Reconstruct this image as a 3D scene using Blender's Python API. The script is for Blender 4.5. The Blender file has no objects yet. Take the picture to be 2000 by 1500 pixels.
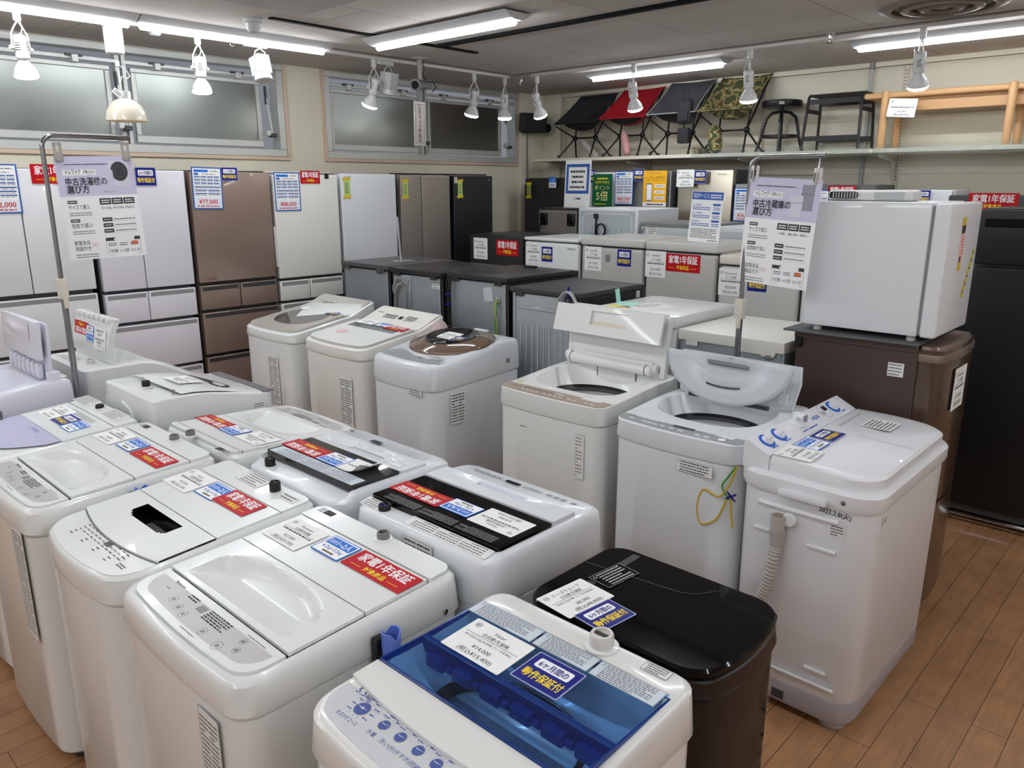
import bpy, bmesh, math, random
from mathutils import Vector, Matrix
random.seed(7)
SC = bpy.context.scene
COL = SC.collection
PI = math.pi

# ---------------------------------------------------------------- camera, world, exposure
cam = bpy.data.cameras.new('camera')
cam.sensor_fit = 'HORIZONTAL'; cam.sensor_width = 36.0
cam.lens = 36.0 * 1510.8 / 2000.0
cam.clip_start = 0.02
co = bpy.data.objects.new('camera', cam); COL.objects.link(co)
co.location = (0, 0, 1.75)
co.rotation_euler = (PI/2 - 0.25168, 0, -0.81658)
SC.camera = co
w = bpy.data.worlds.new('world'); SC.world = w; w.use_nodes = True
w.node_tree.nodes['Background'].inputs[0].default_value = (0.75, 0.8, 0.9, 1)
w.node_tree.nodes['Background'].inputs[1].default_value = 0.25
SC.view_settings.view_transform = 'Standard'
SC.view_settings.look = 'None'
SC.view_settings.gamma = 1.0
SC.view_settings.use_curve_mapping = False
SC.view_settings.exposure = 0.18
SC.cycles.use_denoising = True
SC.cycles.use_adaptive_sampling = True
SC.cycles.adaptive_threshold = 0.05
SC.cycles.max_bounces = 6
SC.cycles.diffuse_bounces = 4
SC.cycles.glossy_bounces = 2
SC.cycles.transmission_bounces = 4
SC.cycles.transparent_max_bounces = 32
SC.cycles.caustics_reflective = False
SC.cycles.caustics_refractive = False
TUBE = 44.0          # light given by the LED battens
CEIL = 2.65

# ---------------------------------------------------------------- materials
MATS = {}
def lin(c):
    return tuple(((x/255)/12.92 if x/255 <= .04045 else ((x/255+.055)/1.055)**2.4) for x in c)
def mat(name, rgb, rough=.5, metal=0., coat=0., spec=.5, emit=0., trans=0., alpha=1., bump=None, var=0., ior=1.45, aniso=0.):
    """rgb: sRGB albedo 0-255; var: procedural mottling; bump: (scale, strength)"""
    if name in MATS: return MATS[name]
    m = bpy.data.materials.new(name); m.use_nodes = True; MATS[name] = m
    nt = m.node_tree; b = nt.nodes['Principled BSDF']; c = lin(rgb)
    b.inputs['Base Color'].default_value = (*c, 1)
    b.inputs['Roughness'].default_value = rough
    b.inputs['Metallic'].default_value = metal
    b.inputs['IOR'].default_value = ior
    if coat: b.inputs['Coat Weight'].default_value = coat; b.inputs['Coat Roughness'].default_value = .04
    b.inputs['Specular IOR Level'].default_value = spec
    if trans: b.inputs['Transmission Weight'].default_value = trans
    if alpha < 1: b.inputs['Alpha'].default_value = alpha
    if aniso: b.inputs['Anisotropic'].default_value = aniso
    if emit:
        b.inputs['Emission Color'].default_value = (*c, 1); b.inputs['Emission Strength'].default_value = emit
    tc = nt.nodes.new('ShaderNodeTexCoord')
    if var:
        n = nt.nodes.new('ShaderNodeTexNoise'); n.inputs['Scale'].default_value = 3.2; n.inputs['Detail'].default_value = 5
        nt.links.new(tc.outputs['Object'], n.inputs['Vector'])
        mr = nt.nodes.new('ShaderNodeMapRange'); mr.inputs['To Min'].default_value = 1-var; mr.inputs['To Max'].default_value = 1+var
        nt.links.new(n.outputs[0], mr.inputs['Value'])
        mx = nt.nodes.new('ShaderNodeVectorMath'); mx.operation = 'SCALE'; mx.inputs[0].default_value = c
        nt.links.new(mr.outputs[0], mx.inputs['Scale']); nt.links.new(mx.outputs[0], b.inputs['Base Color'])
    if bump:
        n2 = nt.nodes.new('ShaderNodeTexNoise'); n2.inputs['Scale'].default_value = bump[0]; n2.inputs['Detail'].default_value = 3
        nt.links.new(tc.outputs['Object'], n2.inputs['Vector'])
        bp = nt.nodes.new('ShaderNodeBump'); bp.inputs['Strength'].default_value = bump[1]; bp.inputs['Distance'].default_value = .002
        nt.links.new(n2.outputs[0], bp.inputs['Height']); nt.links.new(bp.outputs[0], b.inputs['Normal'])
    return m

def tinted(name, rgb, density=.8, rough=.03):
    """tinted clear plastic: lets coloured light through and shines"""
    if name in MATS: return MATS[name]
    m = bpy.data.materials.new(name); m.use_nodes = True; MATS[name] = m; nt = m.node_tree; N, L = nt.nodes, nt.links; N.remove(N['Principled BSDF'])
    tr = N.new('ShaderNodeBsdfTransparent'); tr.inputs[0].default_value = (*lin(rgb), 1)
    gl = N.new('ShaderNodeBsdfGlossy'); gl.inputs['Roughness'].default_value = rough; gl.inputs[0].default_value = (.9, .9, .9, 1)
    df = N.new('ShaderNodeBsdfDiffuse'); df.inputs[0].default_value = (*lin(rgb), 1)
    m1 = N.new('ShaderNodeMixShader'); m1.inputs[0].default_value = 1-density; L.new(df.outputs[0], m1.inputs[1]); L.new(tr.outputs[0], m1.inputs[2])
    lw = N.new('ShaderNodeLayerWeight'); pw = N.new('ShaderNodeMath'); pw.operation = 'POWER'; pw.inputs[1].default_value = 5; L.new(lw.outputs['Facing'], pw.inputs[0])
    fr = N.new('ShaderNodeMath'); fr.operation = 'MULTIPLY_ADD'; fr.inputs[1].default_value = .94; fr.inputs[2].default_value = .04; L.new(pw.outputs[0], fr.inputs[0]); m2 = N.new('ShaderNodeMixShader')
    L.new(fr.outputs[0], m2.inputs[0]); L.new(m1.outputs[0], m2.inputs[1]); L.new(gl.outputs[0], m2.inputs[2]); L.new(m2.outputs[0], N['Material Output'].inputs[0]); return m
WHITE = mat('white_plastic', (226, 228, 226), .22, coat=.25)
WHITEM = mat('white_painted_steel', (222, 221, 218), .3)
LILAC = mat('lilac_white_plastic', (219, 219, 230), .25, coat=.2)
WARM = mat('warm_white_plastic', (226, 223, 216), .35)
COOL = mat('cool_white_plastic', (219, 222, 225), .25, coat=.2)
GROOVE = mat('panel_groove', (95, 97, 98), .6)
PANELG = mat('grey_beige_panel', (188, 184, 183), .3)
BLACK = mat('black_plastic', (16, 16, 17), .35)
GLOSSB = mat('gloss_black_panel', (6, 6, 7), .06, spec=.35)
MATB = mat('matte_black_paint', (26, 25, 25), .5)
DGREY = mat('dark_grey_plastic', (62, 62, 63), .45)
MGREY = mat('mid_grey_plastic', (128, 129, 130), .4)
LGREY = mat('light_grey_plastic', (176, 177, 177), .35)
GALV = mat('galvanised_steel', (158, 166, 170), .38, metal=.55, var=.06)
STEEL = mat('stainless_steel', (175, 172, 164), .32, metal=.9, aniso=.6)
TRACKB = mat('track_black', (7, 7, 7), .7, spec=.15)
POLEM = mat('pole_steel', (150, 150, 152), .16, metal=1.)
CHROME = mat('chrome', (205, 205, 207), .12, metal=1.)
ALU = mat('aluminium_frame', (196, 197, 192), .42, metal=.3, var=.04)
PAPER = mat('white_paper', (240, 240, 238), .6)
INK = mat('black_ink', (30, 30, 32), .7)
INKG = mat('grey_ink', (105, 105, 108), .7)
RED = mat('red_laminate', (186, 10, 28), .5, spec=.25)
NAVY = mat('navy_laminate', (16, 26, 122), .4, spec=.3)
BLUE = mat('blue_laminate', (30, 112, 206), .45, spec=.3)
YEL = mat('yellow_ink', (246, 216, 30), .5)
WINK = mat('white_ink', (245, 245, 245), .5)
REDI = mat('red_ink', (205, 48, 45), .5)
BLUEI = mat('blue_ink', (45, 92, 170), .5)
BRONZE = mat('bronze_panel', (176, 156, 142), .32, metal=.15)
GREYP = mat('grey_printed_panel', (152, 155, 157), .35)

# ---------------------------------------------------------------- mesh builder
TXT = {}
def text_mesh(s, bold):
    k = (s, bold)
    if k not in TXT:
        c = bpy.data.curves.new('t', 'FONT'); c.body = s; c.size = 1; c.resolution_u = 2
        c.offset = .011 if bold else 0
        o = bpy.data.objects.new('t', c); me = bpy.data.meshes.new_from_object(o)
        vs = [v.co.copy() for v in me.vertices]; fs = [tuple(p.vertices) for p in me.polygons]
        bpy.data.objects.remove(o); bpy.data.curves.remove(c); bpy.data.meshes.remove(me)
        xs = [v.x for v in vs] or [0]; ys = [v.y for v in vs] or [0]
        TXT[k] = (vs, fs, min(xs), max(xs), min(ys), max(ys))
    return TXT[k]

class B:
    """collects shapes into ONE mesh object; T is the current transform applied to what is added"""
    def __init__(s): s.bm = bmesh.new(); s.mats = []; s.T = Matrix()
    def mi(s, m):
        if m not in s.mats: s.mats.append(m)
        return s.mats.index(m)
    def v(s, p): return s.bm.verts.new(s.T @ Vector(p))
    def face(s, vs, m):
        try: f = s.bm.faces.new(vs)
        except ValueError: return None
        f.material_index = s.mi(m); return f
    def poly(s, pts, m): return s.face([s.v(p) for p in pts], m)
    def box(s, a, b, m, bev=0., seg=2):
        x0, y0, z0 = a; x1, y1, z1 = b
        vs = [s.v(p) for p in ((x0,y0,z0),(x1,y0,z0),(x1,y1,z0),(x0,y1,z0),(x0,y0,z1),(x1,y0,z1),(x1,y1,z1),(x0,y1,z1))]
        fs = [s.face([vs[i] for i in q], m) for q in ((3,2,1,0),(4,5,6,7),(0,1,5,4),(1,2,6,5),(2,3,7,6),(3,0,4,7))]
        if bev:
            es = set(e for f in fs for e in f.edges)
            r = bmesh.ops.bevel(s.bm, geom=list(es), offset=bev, segments=seg, profile=.6, affect='EDGES')
            for f in r['faces']: f.material_index = s.mi(m)
        return s
    def loft(s, loops, m, cap0=True, cap1=True, closed=True):
        """loops: lists of points of one length; m: a material or one per band"""
        rows = [[s.v(p) for p in L] for L in loops]; n = len(rows[0])
        for k in range(len(rows)-1):
            mm = m[k] if isinstance(m, (list, tuple)) else m
            for i in range(n if closed else n-1):
                j = (i+1) % n; s.face([rows[k][i], rows[k][j], rows[k+1][j], rows[k+1][i]], mm)
        m0 = m[0] if isinstance(m, (list, tuple)) else m; m1 = m[-1] if isinstance(m, (list, tuple)) else m
        if cap0: s.face(rows[0][::-1], m0)
        if cap1: s.face(rows[-1], m1)
        return s
    def tube(s, path, r, m, n=8, closed=False, caps=True):
        P = [Vector(p) for p in path]; loops = []; N = len(P)
        up = None
        for i in range(N):
            a = P[(i-1) % N] if (closed or i > 0) else P[i]; b = P[(i+1) % N] if (closed or i < N-1) else P[i]
            t = (b-a).normalized()
            if up is None:
                up = Vector((0,0,1)) if abs(t.z) < .9 else Vector((1,0,0))
            u = (up - t*up.dot(t)); u = u.normalized() if u.length > 1e-6 else t.orthogonal().normalized()
            up = u; w_ = t.cross(u); rr_ = r[i] if isinstance(r, (list, tuple)) else r
            loops.append([P[i] + (u*math.cos(2*PI*k/n) + w_*math.sin(2*PI*k/n))*rr_ for k in range(n)])
        if closed: loops.append(loops[0]); caps = False
        return s.loft(loops, m, caps, caps)
    def lathe(s, prof, m, n=24, c=(0,0,0), M=None, cap0=True, cap1=True):
        M = M or Matrix(); loops = []
        for r, z in prof:
            loops.append([M @ Vector((r*math.cos(2*PI*k/n), r*math.sin(2*PI*k/n), z)) + Vector(c) for k in range(n)])
        return s.loft(loops, m, cap0, cap1)
    def grid(s, xs, ys, f, m, skirt=None):
        """height field z=f(x,y); skirt: depth of an edge wall; m may be a function (x,y)->material"""
        R = [[s.v((x, y, f(x, y))) for x in xs] for y in ys]
        for j in range(len(ys)-1):
            for i in range(len(xs)-1):
                mm = m((xs[i]+xs[i+1])/2, (ys[j]+ys[j+1])/2) if callable(m) else m
                s.face([R[j][i], R[j][i+1], R[j+1][i+1], R[j+1][i]], mm)
        if skirt:
            mm = m(xs[0], ys[0]) if callable(m) else m
            ring = [R[0][i] for i in range(len(xs))] + [R[j][-1] for j in range(1, len(ys))] + [R[-1][i] for i in range(len(xs)-2, -1, -1)] + [R[j][0] for j in range(len(ys)-2, 0, -1)]
            pos = [(x, ys[0]) for x in xs] + [(xs[-1], y) for y in ys[1:]] + [(x, ys[-1]) for x in xs[-2::-1]] + [(xs[0], y) for y in ys[-2:0:-1]]
            low = [s.v((p[0], p[1], f(*p)-skirt)) for p in pos]; n = len(ring)
            for i in range(n):
                j = (i+1) % n; s.face([low[i], low[j], ring[j], ring[i]], mm)
        return s
    def prism(s, poly, z0, z1, m, top=None):
        f0 = z0 if callable(z0) else (lambda x, y: z0); f1 = z1 if callable(z1) else (lambda x, y: z1)
        lo = [s.v((x, y, f0(x, y))) for x, y in poly]; hi = [s.v((x, y, f1(x, y))) for x, y in poly]; n = len(poly)
        for i in range(n):
            j = (i+1) % n; s.face([lo[i], lo[j], hi[j], hi[i]], m)
        s.face(hi, top or m); s.face(lo[::-1], m); return s
    def text(s, t, x, y, h, m, al='c', bold=False, z=0., maxw=None, f=None, rot=0.):
        """lettering h high, lying in the xy plane, baseline at y"""
        vs, fs, x0, x1, y0, y1 = text_mesh(t, bold); sx = sy = h/.75
        wd = (x1-x0)*sx
        if maxw and wd > maxw: sx *= maxw/wd; wd = maxw
        ox = -x0*sx + (-wd/2 if al == 'c' else (-wd if al == 'r' else 0))
        c, sn = math.cos(rot), math.sin(rot)
        nv = []
        for p in vs:
            px, py = p.x*sx+ox, p.y*sy
            qx, qy = x + px*c-py*sn, y + px*sn+py*c
            nv.append(s.v((qx, qy, z if f is None else f(qx, qy)+z)))
        for q in fs: s.face([nv[i] for i in q], m)
        if bold == 2: s.text(t, x+h*.028, y, h, m, al, True, z+.0001, maxw, f, rot)
        return s
    def rect(s, x0, y0, x1, y1, m, z=0., f=None):
        g = f or (lambda x, y: 0)
        return s.poly([(x0,y0,z+g(x0,y0)),(x1,y0,z+g(x1,y0)),(x1,y1,z+g(x1,y1)),(x0,y1,z+g(x0,y1))], m)
    def lines(s, x0, y0, x1, y1, n, m, z=0., f=None, seed=1, fill=.5, dash=.012):
        """rows of short strokes: print too small to read"""
        rn = random.Random(seed); h = (y1-y0)/n
        for k in range(n):
            y = y1-(k+.5)*h; x = x0; end = x0+(x1-x0)*(1 if k % 4 != 3 else rn.uniform(.5, .9))
            while x < end:
                l = min(dash*rn.uniform(.5, 1.6), end-x)
                s.rect(x, y-h*fill/2, x+l, y+h*fill/2, m, z, f); x += l+dash*.28
        return s
    def disc(s, x, y, r, m, z=0., n=20, ry=None, f=None, ring=None):
        g = f or (lambda a, b: 0); ry = ry or r
        P = [(x+r*math.cos(2*PI*k/n), y+ry*math.sin(2*PI*k/n)) for k in range(n)]
        if ring:
            Q = [(x+(r-ring)*math.cos(2*PI*k/n), y+(ry-ring)*math.sin(2*PI*k/n)) for k in range(n)]
            for k in range(n):
                j = (k+1) % n
                s.poly([(*p, z+g(*p)) for p in (P[k], P[j], Q[j], Q[k])], m)
        else: s.poly([(*p, z+g(*p)) for p in P], m)
        return s
    def build(s, name, parent=None, loc=None, rot=None, mtx=None, sharp=38, **props):
        bm = s.bm
        bmesh.ops.recalc_face_normals(bm, faces=[f for f in bm.faces if len(f.edges) and not all(e.is_boundary for e in f.edges)])
        for f in bm.faces: f.smooth = True
        ca = math.radians(sharp)
        for e in bm.edges:
            if len(e.link_faces) == 2:
                if e.calc_face_angle(0) > ca: e.smooth = False
        me = bpy.data.meshes.new(name); bm.to_mesh(me); bm.free()
        for m in s.mats: me.materials.append(m)
        o = bpy.data.objects.new(name, me); COL.objects.link(o)
        if parent is not None: o.parent = parent
        if mtx is not None: o.matrix_local = mtx
        if loc is not None: o.location = loc
        if rot is not None: o.rotation_euler = rot
        for k, v_ in props.items(): o[k] = v_
        return o

def thing(name, label, cat, loc=(0,0,0), rz=0., group=None):
    o = bpy.data.objects.new(name, None); COL.objects.link(o); o.empty_display_size = .05
    o.location = loc; o.rotation_euler = (0, 0, rz); o['label'] = label; o['category'] = cat
    if group: o['group'] = group
    return o
def tag(o, label, cat, group=None):
    o['label'] = label; o['category'] = cat
    if group: o['group'] = group
    return o
def struct(o): o['kind'] = 'structure'; return o
def dup(root, loc, rz, label, group=None):
    r = root.copy(); COL.objects.link(r); r.location = loc; r.rotation_euler = (0, 0, rz); r['label'] = label
    if group: r['group'] = group
    for ch in list(root.children):
        c = ch.copy(); COL.objects.link(c); c.parent = r
        for g in list(ch.children):
            d = g.copy(); COL.objects.link(d); d.parent = c
    return r

def rr(w_, d, r, k=5, me=6, cx=0, cy=0, bow=0., bowb=0., rb=None):
    """rounded rectangle, counter-clockwise from the front (-y) left corner; bow bulges the front edge; rb: rear radius"""
    rb = r if rb is None else rb; P = []
    cs = [(-w_/2+r, -d/2+r, r, PI), (w_/2-r, -d/2+r, r, 1.5*PI), (w_/2-rb, d/2-rb, rb, 0), (-w_/2+rb, d/2-rb, rb, PI/2)]
    for q, (x, y, R_, a) in enumerate(cs):
        for i in range(k+1):
            t = a + PI/2*i/k; P.append((x+R_*math.cos(t), y+R_*math.sin(t)))
        nx = cs[(q+1) % 4]; t2 = nx[3]; b = (nx[0]+nx[2]*math.cos(t2), nx[1]+nx[2]*math.sin(t2)); a_ = P[-1]
        for i in range(1, me): P.append((a_[0]+(b[0]-a_[0])*i/me, a_[1]+(b[1]-a_[1])*i/me))
    out = []
    for x, y in P:
        if bow and y < 0: y -= bow*max(0, 1-(2*x/w_)**2)
        if bowb and y > 0: y += bowb*max(0, 1-(2*x/w_)**2)
        out.append((x+cx, y+cy))
    return out
def ell(loop, w_, d, cx=0, cy=0, p=2.):
    """superellipse with one point for each point of loop"""
    X = [q[0] for q in loop]; Y = [q[1] for q in loop]; mx, my = (min(X)+max(X))/2, (min(Y)+max(Y))/2
    sx, sy = (max(X)-min(X))/2, (max(Y)-min(Y))/2; out = []
    for x, y in loop:
        a = math.atan2((y-my)/sy, (x-mx)/sx); c, s_ = math.cos(a), math.sin(a)
        out.append((cx+w_/2*math.copysign(abs(c)**(2/p), c), cy+d/2*math.copysign(abs(s_)**(2/p), s_)))
    return out
def at(loop, z):
    f = z if callable(z) else (lambda x, y: z)
    return [(x, y, f(x, y)) for x, y in loop]
def lerp(a, b, t): return a+(b-a)*t
def sst(a, b, x):
    t = max(0., min(1., (x-a)/(b-a))); return t*t*(3-2*t)
def span(a, b, n, *extra):
    e = [v_ for q in extra for v_ in (q-.0006, q+.0006)]
    return sorted(set([a+(b-a)*i/n for i in range(n+1)] + [v_ for v_ in e if a < v_ < b]))
def mfront(x, y, z, w_=0, tilt=0.):
    """matrix for a card on a front (-y facing) upright face: card x to the right, card y up"""
    return Matrix.Translation((x, y, z)) @ Matrix.Rotation(PI/2, 4, 'X') @ Matrix.Rotation(tilt, 4, 'Z')
def mside(x, y, z, sgn=1, tilt=0.):
    """card on the right (+x, sgn 1) or left (-x, sgn -1) side face"""
    return Matrix.Translation((x, y, z)) @ Matrix.Rotation(sgn*PI/2, 4, 'Z') @ Matrix.Rotation(PI/2, 4, 'X') @ Matrix.Rotation(tilt, 4, 'Z')
def mback(x, y, z):
    return Matrix.Translation((x, y, z)) @ Matrix.Rotation(PI, 4, 'Z') @ Matrix.Rotation(PI/2, 4, 'X')
def mtop(x, y, z, slope=0., rz=0., roll=0.):
    return Matrix.Translation((x, y, z)) @ Matrix.Rotation(slope, 4, 'X') @ Matrix.Rotation(roll, 4, 'Y') @ Matrix.Rotation(rz, 4, 'Z')

# ---------------------------------------------------------------- printed cards and stickers (origin at the centre, lying in xy, facing +z)
TH = .0009
def card_base(w_, h, m, r=.003):
    b = B(); b.loft([at(rr(w_, h, r, 2, 1), 0), at(rr(w_, h, r, 2, 1), TH)], m); return b
Z1, Z2, Z3 = TH+.00025, TH+.0005, TH+.00075
def price_tag(parent, M, brand, price, taxed, kind='全自動洗濯機', model='', w_=.152, h=.102, crumple=False):
    b = card_base(w_, h, PAPER)
    if brand: b.text(brand, .004, h*.28, h*.095, INK, z=Z1, maxw=w_*.6)
    b.text(kind, .004, h*.13, h*.085, INK, z=Z1, maxw=w_*.45)
    b.rect(-w_*.44, h*.085, w_*.44, h*.095, INK, Z1)
    if model: b.text(model, -w_*.4, -h*.02, h*.06, INK, 'l', z=Z1, maxw=w_*.8)
    else: b.lines(-w_*.4, -h*.02, w_*.42, h*.065, 1, INK, Z1, dash=w_*.06)
    b.disc(-w_*.38, h*.34, h*.07, INKG, Z1, 12, ring=h*.012); b.lines(-w_*.41, h*.31, -w_*.35, h*.37, 2, INK, Z1, dash=.006)
    b.text(price, w_*.02, -h*.24, h*.105, INK, z=Z1, maxw=w_*.5)
    b.text(taxed, w_*.02, -h*.42, h*.11, INK, z=Z1, maxw=w_*.62)
    return b.build('price_tag', parent, mtx=M)
def red_card(parent, M, w_=.215, h=.073):
    b = card_base(w_, h, RED)
    b.text('家電1年保証', 0, h*.0, h*.37, WINK, bold=2, z=Z1, maxw=w_*.84)
    b.text('対象商品', 0, -h*.36, h*.2, YEL, bold=2, z=Z1, maxw=w_*.36)
    for s in (-1, 1): b.rect(s*w_*.23, -h*.3, s*w_*.4, -h*.28, YEL, Z1)
    return b.build('warranty_card', parent, mtx=M)
def navy_card(parent, M, w_=.115, h=.09):
    b = card_base(w_, h, mat('clear_laminate_edge', (165, 170, 205), .2)); b.loft([at(rr(w_*.95, h*.94, .002, 2, 1), TH), at(rr(w_*.95, h*.94, .002, 2, 1), Z1)], NAVY, False)
    b.prism(rr(w_*.72, h*.3, h*.05, 3, 1, 0, h*.2), Z1, Z2, WINK)
    b.text('6ヶ月間の', 0, h*.11, h*.17, NAVY, z=Z3, maxw=w_*.6, bold=2)
    b.text('動作保証付', 0, -h*.3, h*.22, YEL, z=Z2, maxw=w_*.82, bold=2)
    return b.build('warranty_card', parent, mtx=M)
def size_card(parent, M, people='1~2人', kg='4.2kg~5.5kg', w_=.112, h=.078):
    b = card_base(w_, h, BLUE); b.rect(-w_*.47, -h*.46, w_*.47, h*.46, WINK, Z1)
    b.rect(-w_*.43, h*.02, w_*.43, h*.41, BLUE, Z2)
    b.text('目安', -w_*.27, h*.12, h*.15, WINK, z=Z3, maxw=w_*.2); b.text(people, w_*.12, h*.1, h*.24, WINK, z=Z3, bold=True, maxw=w_*.5)
    b.text(kg, 0, -h*.2, h*.16, BLUEI, z=Z2, bold=True, maxw=w_*.78)
    b.rect(-w_*.18, -h*.38, w_*.22, -h*.3, mat('brown_ink', (110, 90, 50), .6), Z2)
    return b.build('size_card', parent, mtx=M)
def spec_label(parent, M, w_, h, rows, seed=1, frame=True, mark=True, name='warning_label', paper=None, ink=None, cols=1):
    paper = paper or mat('label_white', (228, 228, 225), .5); ink = ink or INKG
    b = card_base(w_, h, paper, .001)
    if frame:
        t = min(w_, h)*.012+.0003
        for q in ((-w_/2, -h/2, w_/2, -h/2+t), (-w_/2, h/2-t, w_/2, h/2), (-w_/2, -h/2, -w_/2+t, h/2), (w_/2-t, -h/2, w_/2, h/2)): b.rect(*q, ink, Z1)
    x0 = -w_*.44
    if mark:
        s = min(w_, h)*.16; x0 = -w_*.46+s*1.4; cx, cy = -w_*.46+s*.6, h*.46-s*.7
        for a, c in (((cx-s/2, cy-s/2), (cx, cy+s/2)), ((cx, cy+s/2), (cx+s/2, cy-s/2)), ((cx+s/2, cy-s/2), (cx-s/2, cy-s/2))):
            d = Vector((c[0]-a[0], c[1]-a[1])).normalized()*s*.06; n_ = (-d.y, d.x)
            b.poly([(a[0]+n_[0], a[1]+n_[1], Z1), (a[0]-n_[0], a[1]-n_[1], Z1), (c[0]-n_[0], c[1]-n_[1], Z1), (c[0]+n_[0], c[1]+n_[1], Z1)], ink)
    cw = (w_*.45-x0)/cols
    for c in range(cols):
        b.lines(x0+c*cw, -h*.46, x0+(c+.93)*cw, h*.46, rows, ink, Z1, seed=seed+c, fill=.42, dash=min(.007, max(.003, w_*.05)))
    return b.build(name, parent, mtx=M)
def fridge_card(parent, M, price, w_=.2, h=.26):
    b = card_base(w_, h, BLUEI); b.rect(-w_*.46, -h*.47, w_*.46, h*.47, PAPER, Z1)
    b.rect(-w_*.42, h*.38, w_*.05, h*.44, BLUE, Z2); b.lines(w_*.12, h*.39, w_*.4, h*.43, 1, INKG, Z2, dash=.02)
    b.rect(-w_*.42, h*.31, -w_*.28, h*.36, BLUEI, Z2); b.lines(-w_*.15, h*.32, w_*.3, h*.35, 1, INKG, Z2, dash=.02)
    for k in range(3):
        y = h*(.27-k*.075)
        for c in range(4):
            x = -w_*.42+c*w_*.215; b.rect(x, y-h*.012, x+w_*.19, y+h*.014, BLUEI, Z2); b.lines(x, y-h*.045, x+w_*.19, y-h*.022, 1, INKG, Z2, seed=k*7+c, dash=.014)
    for k, n_ in enumerate((1, 2, 2)):
        y = h*(.03-k*.08)
        for c in range(n_):
            x = -w_*.42+c*w_*.44; b.rect(x, y-h*.012, x+w_*(.86 if n_ == 1 else .4), y+h*.014, BLUEI, Z2)
            b.lines(x, y-h*.045, x+w_*(.8 if n_ == 1 else .38), y-h*.022, 1, INKG, Z2, seed=k*3+c+40, dash=.02)
    b.rect(-w_*.46, -h*.47, w_*.46, -h*.22, mat('card_tint', (225, 232, 240), .5), Z2)
    b.text(price, 0, -h*.37, h*.11, REDI, z=Z3, bold=2, maxw=w_*.84)
    b.lines(-w_*.36, -h*.45, w_*.36, -h*.4, 1, REDI, Z3, dash=.02)
    return b.build('price_card', parent, mtx=M)
def sold_slip(parent, M, col=(178, 204, 110), h=.13):
    g = mat('slip_%d' % col[0], col, .6); y = mat('yellow_tape', (214, 186, 40), .4)
    b = card_base(.052, h, g, .001); b.lines(-.014, -h*.3, .014, h*.3, 5, INKG, Z1, dash=.02)
    for s, m_ in ((1, y), (-1, y)): b.prism([(-.036, s*h*.5-.013), (.034, s*h*.5-.009), (.034, s*h*.5+.013), (-.036, s*h*.5+.009)], TH, Z1, m_)
    return b.build('hold_slip', parent, mtx=M)
# ================================================================ THE ROOM
X0, X1, Y0, Y1 = -2.6, 6.5, -2.6, 5.65
def nodes(m): return m.node_tree, m.node_tree.nodes, m.node_tree.links
def floor_mat():
    m = mat('wood_plank_vinyl', (158, 114, 78), .4); nt, N, L = nodes(m); b = N['Principled BSDF']
    tc = N.new('ShaderNodeTexCoord'); mp = N.new('ShaderNodeMapping'); mp.inputs['Location'].default_value = (.172, .018, 0)
    L.new(tc.outputs['Object'], mp.inputs['Vector'])
    br = N.new('ShaderNodeTexBrick'); br.offset = .37; br.inputs['Scale'].default_value = 1
    br.inputs['Brick Width'].default_value = .95; br.inputs['Row Height'].default_value = .105
    br.inputs['Mortar Size'].default_value = .0011; br.inputs['Mortar Smooth'].default_value = .1; br.inputs['Bias'].default_value = -.1
    br.inputs['Color1'].default_value = (*lin((170, 126, 88)), 1); br.inputs['Color2'].default_value = (*lin((158, 115, 80)), 1); br.inputs['Mortar'].default_value = (*lin((52, 33, 22)), 1)
    L.new(mp.outputs[0], br.inputs['Vector'])
    mp2 = N.new('ShaderNodeMapping'); mp2.inputs['Scale'].default_value = (2.5, 26, 1); L.new(tc.outputs['Object'], mp2.inputs['Vector'])
    n = N.new('ShaderNodeTexNoise'); n.inputs['Scale'].default_value = 2.2; n.inputs['Detail'].default_value = 8; n.inputs['Distortion'].default_value = .6; L.new(mp2.outputs[0], n.inputs['Vector'])
    n2 = N.new('ShaderNodeTexNoise'); n2.inputs['Scale'].default_value = 9; n2.inputs['Detail'].default_value = 6; L.new(tc.outputs['Object'], n2.inputs['Vector'])
    ad = N.new('ShaderNodeMath'); ad.operation = 'ADD'; L.new(n.outputs[0], ad.inputs[0]); L.new(n2.outputs[0], ad.inputs[1])
    mr = N.new('ShaderNodeMapRange'); mr.inputs['From Min'].default_value = .6; mr.inputs['From Max'].default_value = 1.4; mr.inputs['To Min'].default_value = .72; mr.inputs['To Max'].default_value = 1.22
    L.new(ad.outputs[0], mr.inputs['Value'])
    mx = N.new('ShaderNodeVectorMath'); mx.operation = 'SCALE'; L.new(br.outputs['Color'], mx.inputs[0]); L.new(mr.outputs[0], mx.inputs['Scale'])
    L.new(mx.outputs[0], b.inputs['Base Color'])
    bp = N.new('ShaderNodeBump'); bp.inputs['Strength'].default_value = .35; bp.inputs['Distance'].default_value = .001; bp.invert = True
    L.new(br.outputs['Fac'], bp.inputs['Height']); L.new(bp.outputs[0], b.inputs['Normal'])
    return m
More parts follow.
